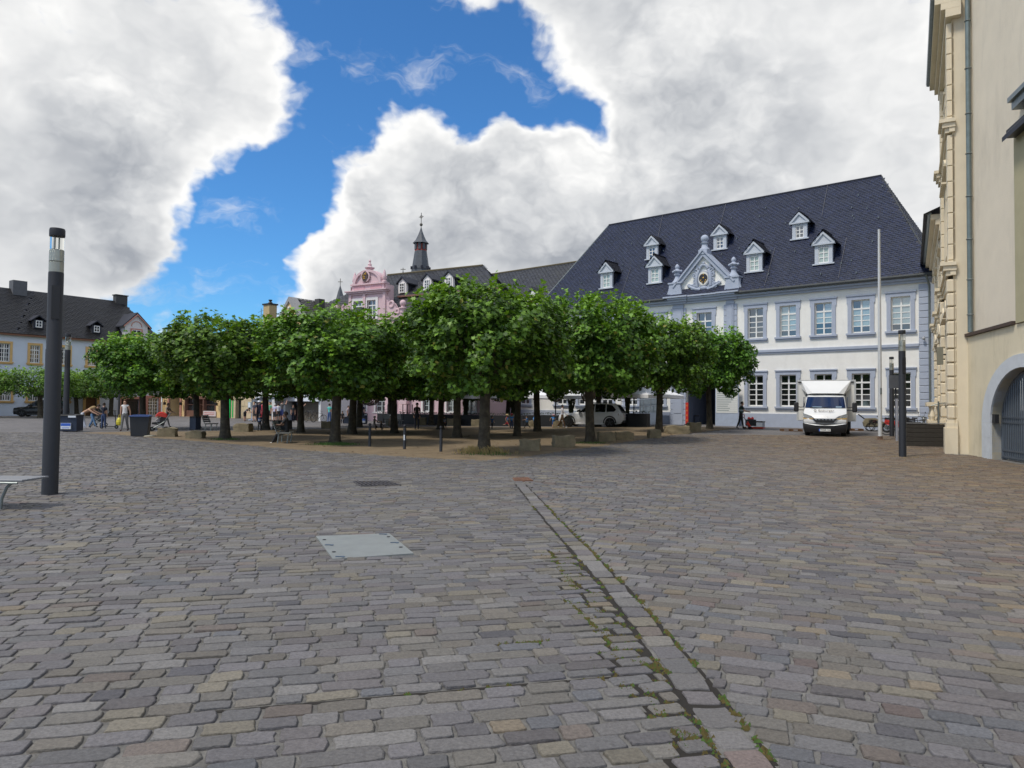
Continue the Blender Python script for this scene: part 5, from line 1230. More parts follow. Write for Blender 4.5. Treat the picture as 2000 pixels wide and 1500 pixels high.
TREES = [((279, 838), 'leafy plane tree at the left end of the grove behind the blue-lidded bin', .95, .95), ((440, 858), 'plane tree beside the two sandstone blocks on the left of the grove', 1.0, .93), ((654, 867), 'plane tree with green grass at its foot, between bench and bollards', 1.0, .93),
    ((945, 885), 'nearest plane tree at the front corner with dry grass around its base', .95, .98), ((1153, 864), 'plane tree between the stone blocks in front of the white car', 1., 1.07), ((1287, 844), 'plane tree beside the ramp railing and white parasol', .95, 1.08), ((1386, 838), 'rightmost plane tree in front of the palace passage', .88, 1.06),
    ((519, 839), 'slim plane tree behind the child in the reflective vest', 1., 1.0), ((687, 848), 'dark trunked plane tree in the second row behind the grass tuft tree', 1., 1.), ((701, 834), 'plane tree next to the blue bin by the pink house', 1., 1.), ((763, 830), 'plane tree in front of the pink pillars and planters', 1., 1.),
    ((860, 839), 'plane tree just behind the running boy in blue vest', 1., 1.), ((893, 855), 'second-row plane tree just left of the nearest corner tree', 1., 1.02), ((842, 830), 'far plane tree by the planters right of the standing man', 1., 1.), ((908, 829), 'thin far plane tree between the terrace planters', .95, 1.), ((991, 830), 'far plane tree behind the children in sun hats', .95, 1.), ((1050, 843), 'plane tree beside the two children holding hands', 1., 1.02), ((1168, 834), 'plane tree standing against the side of the white car', .95, 1.), ((385, 836), 'back-row plane tree behind the chair and small bin', .95, .95), ((588, 845), 'shaded plane tree between the seated person and the grass tuft tree', .95, .95), ((770, 846), 'plane tree in the middle of the grove behind the left bollards', .95, .97), ((1010, 852), 'plane tree in the middle of the grove right of the nearest trunk', .9, 1.0)]
for i, (px, lab, sw, sh) in enumerate(TREES):
    P = gp(*px); T = thing('plane_tree', lab, 'tree', P, random.uniform(0, 6.28), GRP)
    c = bpy.data.objects.new('crown', CROWNS[i % 5]); COL.objects.link(c); c.parent = T; sw2 = sw if i < 7 else sw*1.14; c.scale = (sw2, sw2, sh); c.rotation_euler = (0, 0, random.uniform(0, 6.28)); c['kind'] = 'stuff'
    t = bpy.data.objects.new('trunk', TRUNKS[i % 4]); COL.objects.link(t); t.parent = T; t.scale = (sw, sw, sh)
for i, (px, lab, s) in enumerate((((79, 816), 'low flat plane tree in front of the pale blue house, left of the tall lamp', 1.), ((216, 813), 'low flat plane tree behind the man with the scooter', 1.), ((-60, 815), 'low flat plane tree cut off by the left edge', 1.), ((150, 812), 'low flat plane tree between the lamp and the wooden door', .9))):
    P = gp(*px); T = thing('plane_tree', lab, 'tree', P, random.uniform(0, 6.28), 'low plane trees before the pale blue house')
    c = bpy.data.objects.new('crown', CROWN_FLAT); COL.objects.link(c); c.parent = T; c.scale = (s*.95, s*.95, 1.02); c['kind'] = 'stuff'; c.rotation_euler = (0, 0, i*1.3)
    t = bpy.data.objects.new('trunk', TRUNKS[i % 4]); COL.objects.link(t); t.parent = T; t.scale = (1.1, 1.1, .8)
def grass(px, n, r, h, col, lab, nm):
    P = gp(*px); rr = random.Random(px[0]); mb = MB()
    for i in range(n):
        a = rr.uniform(0, 6.28); d = .28+abs(rr.gauss(0, r)); x, y = P.x+d*math.cos(a), P.y+d*math.sin(a)*.8; hh = h*rr.uniform(.4, 1)*(1-min(.7, d*.5)); w = .008; l = rr.uniform(-.5, .5)*hh; l2 = rr.uniform(-.5, .5)*hh
        z = hgt(x, y)+.01
        mb.add([(x-w, y, z), (x+w, y, z), (x+w*.6+l*.5, y+l2*.5, z+hh*.7), (x+l, y+l2, z+hh)], [(0, 1, 2), (0, 2, 3)])
    tag(mb.build(nm, col), lab, 'grass', kind='stuff')
grass((945, 886), 700, .35, .38, mat('dry_grass', (.33, .25, .10), .9, .3, 9), 'dry straw-coloured grass round the nearest tree', 'dry_grass')
grass((955, 888), 200, .5, .18, mat('green_grass', (.06, .12, .025), .9, .3, 9), 'small green weeds by the nearest tree', 'weeds')
grass((654, 869), 900, .42, .16, MATS['green_grass'], 'green grass cushion at the foot of a plane tree', 'grass')
grass((440, 859), 300, .25, .12, MATS['green_grass'], 'thin grass at the foot of the left plane tree', 'grass')
grass((1153, 866), 260, .4, .12, MATS['green_grass'], 'thin grass at the tree by the car', 'grass')
grass((1768, 894), 160, .22, .06, MATS['dry_grass'], 'weeds at the foot of the right lamp post', 'weeds')
def litter():
    rr = random.Random(9); mb = MB()
    for i in range(420):
        if i < 330: P = gp(rr.uniform(300, 1420), rr.uniform(838, 892))
        else: P = gp(rr.uniform(1250, 1480), rr.uniform(836, 850))
        if i < 330 and not in_poly(P.x, P.y, SAND): continue
        s = rr.uniform(.03, .09); a = rr.uniform(0, 6.28); pts = [(P.x+s*math.cos(a+k*1.57)*(1 if k % 2 else .6), P.y+s*math.sin(a+k*1.57)*(1 if k % 2 else .6), P.z+.025+rr.uniform(0, .03)) for k in range(4)]
        mb.add(pts, [(0, 1, 2, 3)])
    tag(mb.build('fallen_leaves', mat('dead_leaf', (.14, .08, .035), .9, .5, 3)), 'brown fallen leaves scattered on the sand', 'leaves', kind='stuff')
litter()
# ------------------------------------------------------------------ lamps, flagpole, bollards, bins, stones, benches
def lamp_mesh():
    T = thing('street_lamp', '', 'lamp')
    MB().lathe([(.135, 0), (.13, .02), (.13, 2.6), (.122, 2.62), (.122, 3.98), (.118, 4.0)], 24).build('post', M_lamp, T, True)
    MB().box(-.05, .075, -.132, -.1, 3.15, 3.75).build('access_hatch', M_black, T)
    MB().lathe([(.118, 4.0), (.118, 4.18), (.10, 4.19)], 24).build('lamp_collar', mat('lamp_steel', (.35, .35, .30), .4, .1, 5, metal=.6), T, True)
    MB().lathe([(.10, 4.19), (.11, 4.2), (.11, 4.40), (.1, 4.41)], 24).build('reflector', mat('lamp_reflector', (.45, .46, .43), .35, .1, 5, metal=.5), T, True)
    gm = bpy.data.materials.new('lamp_glass'); gm.use_nodes = True; b = gm.node_tree.nodes['Principled BSDF']; b.inputs['Transmission Weight'].default_value = 1; b.inputs['Roughness'].default_value = .02; b.inputs['IOR'].default_value = 1.08; b.inputs['Base Color'].default_value = (.93, .92, .86, 1)
    MB().lathe([(.119, 4.18), (.119, 4.66)], 24).build('lamp_glass', gm, T, True)
    MB().cyl((.03, 0, 4.4), (.03, 0, 4.66), .012, n=6).cyl((-.03, 0, 4.4), (-.03, 0, 4.66), .012, n=6).build('tube_holder', M_zinc, T)
    MB().lathe([(.124, 4.65), (.126, 4.66), (.126, 4.76), (.118, 4.79), (0, 4.795)], 24).build('lamp_cap', M_lamp, T, True)
    return T
lamp0 = lamp_mesh()
for i, (px, top, lab) in enumerate((((97, 968), 447, 'tall dark lamp post standing closest to the camera on the left'), ((1763, 893), 645, 'dark lamp post in front of the plank wall on the right'), ((1742, 853), 697, 'dark lamp post among the parked bicycles'), ((128, 842), 652, 'dark lamp post behind the navy bin, partly hidden by the near lamp'))):
    P = gp(*px); d = ray(px[0]+(16 if i == 0 else 0), top); ht = CH+d.z*P.y/d.y-P.z
    o = lamp0 if i == 0 else dup(lamp0); o.location = P; s = ht/4.79; o.scale = (s, s, s); o['label'] = lab; o['group'] = 'cylindrical lamp posts on the square'; o.rotation_euler = (0, 0, .5 if i == 0 else 0)
for px, top in (((1570, 834), 727), ((232, 815), 745)):
    P = gp(*px); d = ray(px[0], top); ht = CH+d.z*P.y/d.y-P.z; s = ht/4.79
    o = dup(lamp0, None, P, 0, 'far lamp post behind the delivery truck' if px[0] > 1000 else 'far lamp post beside the wooden door of the pale blue house', (s, s, s)); o['group'] = 'cylindrical lamp posts on the square'
P = gp(1719, 860); d = ray(1715, 448); ht = CH+d.z*P.y/d.y-P.z
T = thing('flagpole', 'slim white metal flagpole without a flag in front of the palace', 'flagpole', P)
Mfp = mat('pole_white', (.62, .63, .63), .35, .06, 4, metal=.2)
MB().lathe([(.095, 0), (.085, 2.5), (.085, 3.5), (.055, ht-.05), (.06, ht)], 16).build('pole', Mfp, T, True); MB().lathe([(.22, 0), (.22, .03), (.12, .06), (.1, .2)], 16).build('base', mat('rusty_base', (.12, .07, .045), .8, .4, 8), T); MB().box(-.03, .03, -.14, -.08, 2.2, 2.5).build('cleat', M_zinc, T)
bo0 = None
for i, (px, lab) in enumerate((((722, 873), 'leftmost of three dark bollards along the sand edge'), ((790, 878), 'middle bollard with a scuffed pale sticker'), ((861, 883), 'rightmost of three dark bollards along the sand edge'))):
    if bo0 is None:
        bo0 = thing('bollard', '', 'bollard'); MB().lathe([(.065, 0), (.055, .02), (.055, .78), (.05, .8)], 14).build('post', M_lamp, bo0, True); MB().lathe([(.03, .8), (.03, .84), (.06, .86), (.058, .9), (.03, .93), (0, .935)], 14).build('cap', M_lamp, bo0, True); o = bo0
    else: o = dup(bo0)
    o.location = gp(*px); o['label'] = lab; o['group'] = 'bollards along the sand edge'
    MB().add([(.056*math.cos(t), .056*math.sin(t), z) for z in (.35, .55) for t in (-2.2, -1.9, -1.6, -1.3)], [(k, k+1, k+5, k+4) for k in range(3)]).build('sticker', M_wlab, o, True) if i == 1 else None
def bin_small(px, lab, w, hh, lid=False, rz=0., stick=True):
    P = gp(*px); s = mpp(P); w *= s; hh *= s; T = thing('litter_bin', lab, 'bin', P, rz)
    k_ = .42 if lid else .49; MB().prism([(-w*k_, .04), (w*k_, .04), (w/2, hh*.9), (-w/2, hh*.9)], -w*.4, w*.4).build('body', mat('bin_grey', (.022, .025, .030), .55, .12, 6) if lid else M_nbin, T)
    MB().box(-w*.53, w*.53, -w*.46, w*.46, hh*.9, hh*.96, bev=.02).prism([(-w*.5, hh*.96), (w*.5, hh*.96), (w*.35, hh), (-w*.35, hh)], -w*.42, w*.42).build('lid', mat('blue_lid', (.03, .07, .22), .5, .1, 5) if lid else M_black, T)
    if lid:
        for x in (-w*.3, w*.3): MB().cyl((x, w*.42, .1), (x+.06, w*.42, .1), .1, n=12).build('wheel', M_rubber, T)
    if stick:
        l = MB().box(-w*.24, w*.24, -w*.47, -w*.40, hh*.16, hh*.5).build('sticker', M_wlab, T); MB().box(-w*.23, w*.23, -w*.475, -w*.471, hh*.34, hh*.49).build('sticker_band', M_blab, l); MB().box(-w*.18, w*.18, -w*.475, -w*.471, hh*.22, hh*.25).build('sticker_line', M_blab, l)
        MB().box(w*.1, w*.47, -w*.46, -w*.41, hh*.82, hh*.92).build('upper_label', M_wlab, T)
bin_small((136, 843), 'square navy bin with blue and white sticker beside the left lamps', 37, 34, rz=.15)
bin_small((274, 853), 'large dark wheelie bin with blue lid at the left end of the sand', 34, 43, True, .3, False)
bin_small((381, 840), 'small navy bin with sloping lid beside the empty chair', 16, 27, False, -.4, False)
bin_small((711, 829), 'navy bin with blue sticker in front of the pink house', 12, 22, rz=.1)
bin_small((678, 828), 'low navy box bin behind the front left tree', 14, 14, stick=False)
bin_small((1360, 829), 'beige refuse bin inside the palace passage', 9, 18, stick=False)
# sandstone blocks
def rock(px, wpx, hpx, dep, lab, rz=0., seed=1, shape=0):
    P = gp(*px); s = mpp(P); w = wpx*s; hh = hpx*s; q = random.Random(seed); bm = bmesh.new()
    bmesh.ops.create_cube(bm, size=1); bmesh.ops.subdivide_edges(bm, edges=bm.edges[:], cuts=4, use_grid_fill=True)
    offs = {}
    for v in bm.verts:
        x, y, z = v.co
        k = 1-.16*max(0, abs(x)*2-.7)*abs(y)*2-.1*max(0, z*2-.6)*(abs(x)*2)**3*(.7 if shape == 0 else 1.8)
        nx = .04*math.sin(7*x+seed)+.04*math.sin(9*z+5*y+seed*2); ny = .05*math.sin(6*z+8*x+seed*3)
        v.co = (x*w*k+nx*w*.6+q.uniform(-.012, .012), y*dep*k+ny*dep*.5+q.uniform(-.015, .015), (z+.5)*hh*(1-.12*(shape == 2)*(x+.5)*2)+q.uniform(-.012, .012)+(.03*math.sin(8*x+seed) if z > .3 else 0))
    for e in bm.edges: e.smooth = True
    me = bpy.data.meshes.new('stone_block'); bm.to_mesh(me); bm.free(); me.materials.append(M_rock)
    me.polygons.foreach_set('use_smooth', [True]*len(me.polygons)); 
    try: me.set_sharp_from_angle(angle=R(35))
    except Exception: pass
    o = bpy.data.objects.new('stone_block', me); COL.objects.link(o); o.location = P-Vector((0, -dep/2, .03)); o.rotation_euler = (0, 0, rz)
    tag(o, lab, 'stone', 'rough sandstone blocks round the tree square')
rock((321, 854), 34, 19, .7, 'sandstone block beside the pram and blue-lidded bin', .25, 1); rock((377, 857), 33, 16, .6, 'sandstone block just left of the left front tree', .05, 2); rock((470, 844), 31, 17, .8, 'dark rounded stone block right of the left front tree', 0, 3, 1)
rock((1035, 882), 41, 24, .75, 'nearest sandstone block right of the corner tree', -.1, 4); rock((1101, 875), 43, 24, .8, 'sandstone block with pale face, second from the corner tree', .1, 5); rock((1186, 863), 35, 19, .8, 'mossy sandstone block just right of the tree by the car', 0, 6); rock((1222, 860), 37, 17, .8, 'squarish sandstone block, right of the mossy one', 0, 7); rock((1281, 857), 24, 19, .7, 'pointed sandstone block at the foot of the tree by the ramp', 0, 8, 1); rock((1326, 848), 45, 17, .9, 'long flat sandstone block in front of the ramp', .0, 9); rock((1358, 843), 24, 18, .8, 'stone block in front of the palace passage', 0, 10)
rock((635, 837), 18, 14, .7, 'small stone block behind the grass tuft tree', 0, 11); rock((882, 831), 20, 14, .8, 'pale stone block behind the running boy', 0, 12); rock((930, 833), 20, 14, .8, 'stone block left of the nearest tree trunk in the background', 0, 13); rock((1041, 834), 16, 13, .8, 'pale stone block behind the two children', 0, 14); rock((1090, 836), 19, 14, .8, 'stone block behind the woman in white top', 0, 15); rock((820, 830), 22, 15, .8, 'stone block behind the standing man in dark jacket', 0, 16); rock((764, 832), 20, 14, .8, 'low stone block under the seated child', 0, 17)
# concrete planter seat
P = gp(562, 839); T = thing('planter_box', 'long dark planter box behind the seated person', 'planter', P); s = mpp(P); MB().box(-30*s, 0*s, 0, .9, 0, .55).box(-29*s, -1*s, .05, .85, .55, .57).build('box', mat('dark_concrete', (.04, .042, .045), .8, .2, 4), T)
MB().box(-31*s, 1*s, -.04, .94, .5, .55).build('rim', MATS['dark_concrete'], T)
# benches: steel frame with slats
def bench(P, rz, lab, w=1.8, label_g=None, m=None):
    m = m or mat('bench_slat', (.24, .25, .25), .45, .1, 5, metal=.3); T = thing('bench', lab, 'bench', P, rz, 'metal benches on the square')
    q = None
    for i in range(5):
        y = -.22+i*.11
        if q is None: q = MB().box(-w/2, w/2, -.045, .045, .43, .455, bev=.008).build('seat_slat', m, T)
        else: q = dup(q, T)
        q.location = (0, y, 0)
    q = None
    for i in range(4):
        if q is None: q = MB().box(-w/2, w/2, -.012, .012, 0, .085).build('back_slat', m, T)
        else: q = dup(q, T)
        q.location = (0, .27+i*.045, .52+i*.105); q.rotation_euler = (-.38, 0, 0)
    for x in (-w*.38, w*.38):
        MB().tube([(x, -.26, .42), (x, .22, .41), (x, .27, .5), (x, .43, .93)], .025, 6).tube([(x, -.2, .42), (x, -.16, 0)], .025, 6).tube([(x, .18, .42), (x, .22, 0)], .025, 6).build('leg_frame', M_zinc, T)
    return T
B1 = gp(570, 866); bench(B1+Vector((-.35, .2, 0)), R(100), 'metal bench seen from its end with a person sitting in the shade', 1.5)
bench(gp(408, 842)+Vector((0, .3, 0)), R(80), 'empty dark metal chair bench beside the small navy bin', .7, m=mat('bench_dark', (.05, .05, .055), .5))
bench(gp(768, 833)+Vector((0, .2, 0)), R(30), 'far bench with a child in a white cap', 1.4)
# near bench cut by the left edge: lounger style tilted top on a bent tube leg
Pn = gp(4, 1000); T = thing('steel_seat', 'grey steel seat on a bent tube leg cut off at the left edge', 'bench', (Pn.x, Pn.y+.1, 0))
Msl = mat('seat_steel', (.17, .18, .20), .45, .1, 4, metal=.2)
A_ = ray(52, 936); A_ = A_*((Pn.y+.1)/A_.y)+Vector((0, 0, CH)); zt = A_.z; xt = A_.x-Pn.x
q = None
for i in range(6):
    if q is None: q = MB().box(-1.9, xt, -.05, .05, -.03, 0, bev=.006).build('seat_slat', Msl, T)
    else: q = dup(q, T)
    q.location = (0, i*.105-.05, zt); q.rotation_euler = (0, 0, 0)
MB().tube([(xt-.06, -.11, zt-.05), (-1.9, -.11, zt-.05)], .018, 6).build('edge_rail', M_zinc, T)
for x in (0,): MB().tube([(xt-.2, .0, zt-.03), (xt-.3, 0, zt-.13), (xt-.37, 0, zt-.3), (xt-.39, 0, 0)], .022, 8).build('leg', M_zinc, T, True); MB().tube([(-1.5, 0, zt-.03), (-1.55, 0, 0)], .022, 8).build('leg', M_zinc, T, True)
# parasol foot plate by the bin
P = gp(290, 853); T = thing('weighted_stand', 'round pale parasol foot with short tube beside the blue-lidded bin', 'parasol stand', P); MB().lathe([(.34, 0), (.34, .06), (.3, .08), (.05, .1)], 18).build('plate', mat('pale_concrete', (.5, .47, .38), .9, .1, 6), T); MB().cyl((0, 0, .08), (0, 0, .55), .03, n=8).build('tube', M_zinc, T)

# ------------------------------------------------------------------ terrace: parasols, planters, woven lamps, hanging plants
def parasol(P, w, zc, zt, lab, rz=0.):
    T = thing('parasol', lab, 'parasol', P, rz, 'white terrace parasols'); h = w/2; n = 8; vs = [(0, 0, zt)]; fs = []
    ring = []
    for (r_, z) in ((.5, zt-(zt-zc)*.42), (1., zc)):
        for i in range(n):
            x, y = [(-1, -1), (0, -1), (1, -1), (1, 0), (1, 1), (0, 1), (-1, 1), (-1, 0)][i]; sag = .1*(i % 2)*r_
            vs.append((x*h*r_*(1-.02*(i % 2)), y*h*r_*(1-.02*(i % 2)), z+sag*.6))
    for i in range(n): fs += [(0, 1+i, 1+(i+1) % n), (1+i, 9+i, 9+(i+1) % n, 1+(i+1) % n)]
    k = len(vs); vs += [(x, y, z-.24) for x, y, z in vs[9:17]]; fs += [(9+i, k+i, k+(i+1) % n, 9+(i+1) % n) for i in range(n)]
    MB().add(vs, fs).build('canopy', M_canvas, T); MB().cyl((0, 0, 0), (0, 0, zt), .045, n=10).build('pole', M_lamp, T); MB().box(-.4, .4, -.4, .4, 0, .12).build('base', M_black, T)
    rb = None
    for i in range(8):
        x, y, z = vs[9+i]
        MB().tube([(0, 0, zt-.12), (x, y, z-.03)], .015, 4).build('rib', M_zinc, T)
    MB().lathe([(.12, 0), (.1, .1), (0, .18)], 10, (0, 0, zt-.02)).build('crown_cap', M_canvas, T)
PG = PAL.rz
for px, D, w, lab in ((830, 61, 4.4, 'leftmost white parasol before the pink house'), (920, 60, 4.6, 'white parasol behind the second-row trees'), (1000, 58.5, 4.6, 'white parasol behind the nearest tree trunk'), (1085, 56, 4.6, 'white parasol above the woman in white top')):
    d = ray(px, 800); X = d.x*D/d.y; zc = CH+ray(px, 774).z*D; zt = CH+ray(px, 752).z*D
    parasol(Vector((X, D, hgt(X, D))), w, zc-hgt(X, D), zt-hgt(X, D), lab, PG)
d = ray(1238, 800); D = 52.5; X = d.x*D; parasol(Vector((X, D, hgt(X, D))), 5.4, CH+ray(1238, 772).z*D-hgt(X, D), CH+ray(1238, 744).z*D-hgt(X, D), 'large white parasol right of the white car', PG)
pl0 = None
def planter(P, rz, lab, w=1.6, hh=.85):
    T = thing('planter', lab, 'planter', P, rz, 'dark terrace planters'); MB().box(-w/2, w/2, -.22, .22, 0, hh, bev=.015).build('box', mat('planter_grey', (.013, .014, .017), .6, .2, 3), T)
    mb = MB(); q = random.Random(int(P.x*31))
    for i in range(70):
        x, y = q.uniform(-w/2, w/2), q.uniform(-.2, .2); s = q.uniform(.05, .11); z = hh+q.uniform(0, .14); a = q.uniform(0, 6.28); mb.add([(x, y, z), (x+s*math.cos(a), y+s*math.sin(a), z+s*.4), (x+s*.5*math.cos(a+1), y+s*.5*math.sin(a+1), z+s*.8)], [(0, 1, 2)])
    o = mb.build('plants', mat('dark_leaf', (.02, .035, .012), .8, .4, 9), T); o['kind'] = 'stuff'
q0 = gp(752, 826.5); q1 = gp(1075, 832.5); npl = 12
for i in range(npl):
    P = q0.lerp(q1, i/(npl-1)); P.z = hgt(P.x, P.y); planter(P, math.atan2(q1.y-q0.y, q1.x-q0.x), ('first', 'second', 'third', 'fourth', 'fifth', 'sixth', 'seventh', 'eighth', 'ninth', 'tenth', 'eleventh', 'twelfth')[i]+' dark planter from the left along the terrace edge', 1.45)
planter(gp(1248, 834), PG, 'dark planter table right of the white car', 1.5, .95); planter(gp(1232, 834)+Vector((-.5, 1.2, 0)), PG, 'dark planter behind the rear of the white car', 1.4, .9)
for i, px in enumerate((745, 754, 772, 784, 793, 803)):
    P = gp(px, 827); P.y += .7; T = thing('windbreak_post', ('first', 'second', 'third', 'fourth', 'fifth', 'sixth')[i]+' thin dark post from the left behind the planters', 'post', (P.x, P.y, hgt(P.x, P.y)), 0, 'terrace windbreak posts'); MB().box(-.035, .035, -.035, .035, 0, 1.65).build('post', M_lamp, T); MB().box(-.07, .07, -.07, .07, 0, .03).build('foot', M_lamp, T)
def woven(px, py, rpx, D, lab):
    d = ray(px, py); P = d*(D/d.y)+Vector((0, 0, CH)); r = rpx*D/CF; T = thing('woven_lamp', lab, 'lamp', P, 0, 'woven ball lamps hung under the trees')
    bm = bmesh.new(); bmesh.ops.create_icosphere(bm, subdivisions=3, radius=r); me = bpy.data.meshes.new('woven_ball'); 
    q = random.Random(px)
    for v in bm.verts: v.co *= q.uniform(.96, 1.04)
    bm.to_mesh(me); bm.free(); me.materials.append(mat('wicker', (.16, .12, .08), .8, .3, 8)); o = bpy.data.objects.new('woven_ball', me); COL.objects.link(o); o.parent = T
    w = o.modifiers.new('wire', 'WIREFRAME'); w.thickness = r*.06
    MB().tube([(0, 0, r), (0, 0, r+1.6)], .012, 4).build('cord', M_black, T)
woven(722, 768, 24, 44, 'woven ball lamp hanging before the pink house door'); woven(1085, 768, 17, 46, 'woven ball lamp hanging above the woman in white top'); woven(1149, 771, 14, 46, 'woven ball lamp hanging behind the tree by the car')
def hanging(px, py0, py1, D, wpx, lab):
    d0 = ray(px, py0); d1 = ray(px, py1); z1 = CH+d0.z*D; z0 = CH+d1.z*D; X = d0.x*D; w = wpx*D/CF; T = thing('hanging_plant', lab, 'plant', (X, D, hgt(X, D)), 0, 'greenery wrapped round parasol poles')
    mb = MB(); q = random.Random(px); zb = hgt(X, D)
    for i in range(420):
        t = q.random(); a = q.uniform(0, 6.28); r_ = w/2*(.35+.65*t**1.5)*q.uniform(.5, 1); z = z0-zb+(z1-z0)*t; l = q.uniform(.1, .35); s = .03
        x, y = r_*math.cos(a), r_*math.sin(a); mb.add([(x-s, y, z), (x+s, y, z), (x, y+s, z-l)], [(0, 1, 2)])
    o = mb.build('foliage', mat('dry_vine', (.05, .06, .025), .85, .5, 8), T); o['kind'] = 'stuff'
    MB().cyl((0, 0, 0), (0, 0, z1-zb), .09, n=8).build('stem', M_dwood, T)
for px, y0, y1, D, w, lab in ((909, 768, 815, 59.5, 16, 'vine wrapped pole left of the nearest tree'), (1003, 772, 815, 58, 22, 'vine wrapped pole right of the nearest tree'), (1116, 768, 808, 55, 24, 'vine wrapped pole above the front of the white car'), (1226, 768, 825, 51.8, 14, 'vine wrapped pole behind the rear of the white car')): hanging(px, y0, y1, D, w, lab)
# ramp with railing and glass screen left of the passage
T = thing('ramp', 'grey blue ramp wall with tubular railing left of the palace passage', 'ramp', PAL.O, PAL.rz)
MB().prism([(-13.3, -.3), (-9.75, -.3), (-9.75, .98), (-13.3, .72)], -1.9, -1.65).box(-13.3, -9.75, -1.65, -.1, -.3, .7).build('ramp_wall', mat('ramp_grey', (.17, .21, .28), .85, .15, 2, .3, 30), T)
rl = MB()
for i in range(6): u = -13.2+i*.68; z = .74+(u+13.3)*.073; rl.tube([(u, -1.78, z), (u, -1.78, z+1.05)], .025, 6)
rl.tube([(-13.2, -1.78, 1.8), (-9.8, -1.78, 2.05)], .03, 6); rl.tube([(-13.2, -1.78, 1.3), (-9.8, -1.78, 1.5)], .02, 6); rl.build('railing', mat('rail_grey', (.3, .33, .37), .4, metal=.6), T)
MB().box(-11.6, -10.0, -1.5, -1.46, .9, 3.0).build('glass_screen', mat('screen_glass', (.20, .24, .28), .15, .2, 2, spec=.8), T); MB().box(-11.65, -11.58, -1.54, -1.42, .7, 3.05).box(-10.02, -9.95, -1.54, -1.42, .7, 3.05).box(-11.65, -9.95, -1.54, -1.42, 3.0, 3.06).build('screen_frame', MATS['rail_grey'], T)
# red standing sign in the passage and white direction board
T = thing('red_banner', 'narrow red banner stand at the left side of the passage', 'banner', PAL.W(-8.1, -.3, 0), PAL.rz); MB().box(-.12, .12, -.02, .02, .06, 1.75).build('cloth', M_red, T); MB().box(-.15, .15, -.15, .15, 0, .06).build('foot', M_black, T)
for i in range(4): MB().prism([(-.07, .3+i*.38), (.07, .3+i*.38), (.04, .45+i*.38), (-.05, .43+i*.38)], -.028, -.021).build('mark', mat('banner_orange', (.65, .18, .04), .6), T)
T = thing('direction_board', 'white directory board standing at the right side of the passage', 'sign', PAL.W(-4.75, -.45, 0), PAL.rz)
MB().box(-.92, .92, -.03, .05, -.02, 3.0).build('stand', mat('board_grey', (.38, .44, .55), .5), T); b = MB().box(-.85, .85, -.05, -.03, .98, 2.92).build('board', mat('board_white', (.72, .74, .72), .4, .03), T)
for i in range(11):
    z = 2.78-i*.16; MB().box(-.8, .8, -.056, -.051, z-.075, z-.065).build('rule', mat('board_line', (.35, .38, .38), .6), b); MB().box(-.76, random.uniform(-.1, .6), -.056, -.051, z-.03, z+.015).build('text_line', mat('board_text', (.25, .30, .30), .6), b)
MB().box(-.78, -.6, -.057, -.051, 2.82, 2.88).build('emblem', mat('board_text', (.25, .3, .3)), b)
# plank retaining wall by the cream building, with post and handrail
A0 = gp(1770, 872); A1 = gp(1846, 874); T = thing('plank_wall', 'dark horizontal plank wall beside the cream building', 'wall', A0, math.atan2(A1.y-A0.y, A1.x-A0.x)); L_ = (A1-A0).length; q = None
for i in range(5):
    if q is None: q = MB().box(0, L_, 0, .07, 0, .185, bev=.012).build('plank', M_dwood, T)
    else: q = dup(q, T)
    q.location = (0, .0, .02+i*.192)
MB().box(-.0, L_, -.02, .12, .985, 1.02).build('capping', mat('cap_zinc', (.2, .2, .2), .5), T); MB().box(.05, L_, .09, .6, -.1, .95).build('fill', M_dark, T)
P = gp(1738, 880)+Vector((.0, 4, 0)); T = thing('handrail_post', 'thin grey post with bent handrail above the plank wall', 'post', A1+Vector((-.12, .25, 0))); MB().tube([(0, 0, .9), (0, 0, 1.95)], .035, 6).tube([(-.25, .1, 1.75), (0, 0, 1.85), (.35, -.05, 1.9)], .02, 6).build('post', M_zinc, T); MB().box(-.05, .05, -.05, .05, .85, .95).build('foot', M_zinc, T)
P = gp(1752, 862); T = thing('sign_post', 'thin pale sign post with dark board between the two right lamp posts', 'sign', P); MB().box(-.04, .04, -.04, .04, 0, 2.0).build('post', mat('post_grey', (.33, .34, .38), .5), T)
P = gp(1751, 857); T = thing('notice_panel', 'dark grey notice panel on a post behind the right lamp post', 'sign', P); MB().box(-.35, .35, -.03, .03, 2.5, 3.15).build('panel', mat('panel_grey', (.10, .11, .13), .6), T); MB().cyl((0, .05, 0), (0, .05, 3.1), .04, n=8).build('post', M_lamp, T)
T = thing('green_banner', 'glossy green beach flag banner by the sandstone house', 'banner', ROW.W(.75, -1.2, 0), ROW.rz); Mgr = mat('green_gloss', (.02, .42, .09), .35, .2, 3); MB().box(-.5, .1, -.03, .03, .05, 2.1).build('cloth', mat('green_dark', (.01, .07, .02), .5), T); MB().box(-.2, .12, -.05, -.035, .05, 2.08).box(.4, .6, -.04, .0, .1, 2.0).build('stripe', Mgr, T); MB().tube([(-.2, 0, 2.1), (-.15, 0, 3.3)], .02, 5).build('rod', M_black, T)
T = thing('cafe_parasol', 'closed white pole of a cafe parasol before the awning', 'parasol', ROW.W(8.6, -3.6, 0), ROW.rz); MB().cyl((0, 0, 0), (0, 0, 2.9), .06, n=8).build('pole', M_wlab, T); MB().lathe([(.3, 0), (.3, .1), (.1, .15)], 12).build('base', M_wlab, T); MB().add([(0, 0, 2.9), (-1.8, -1.8, 2.3), (1.8, -1.8, 2.3), (1.8, 1.8, 2.3), (-1.8, 1.8, 2.3)], [(0, 1, 2), (0, 2, 3), (0, 3, 4), (0, 4, 1)]).build('canopy', M_canvas, T)
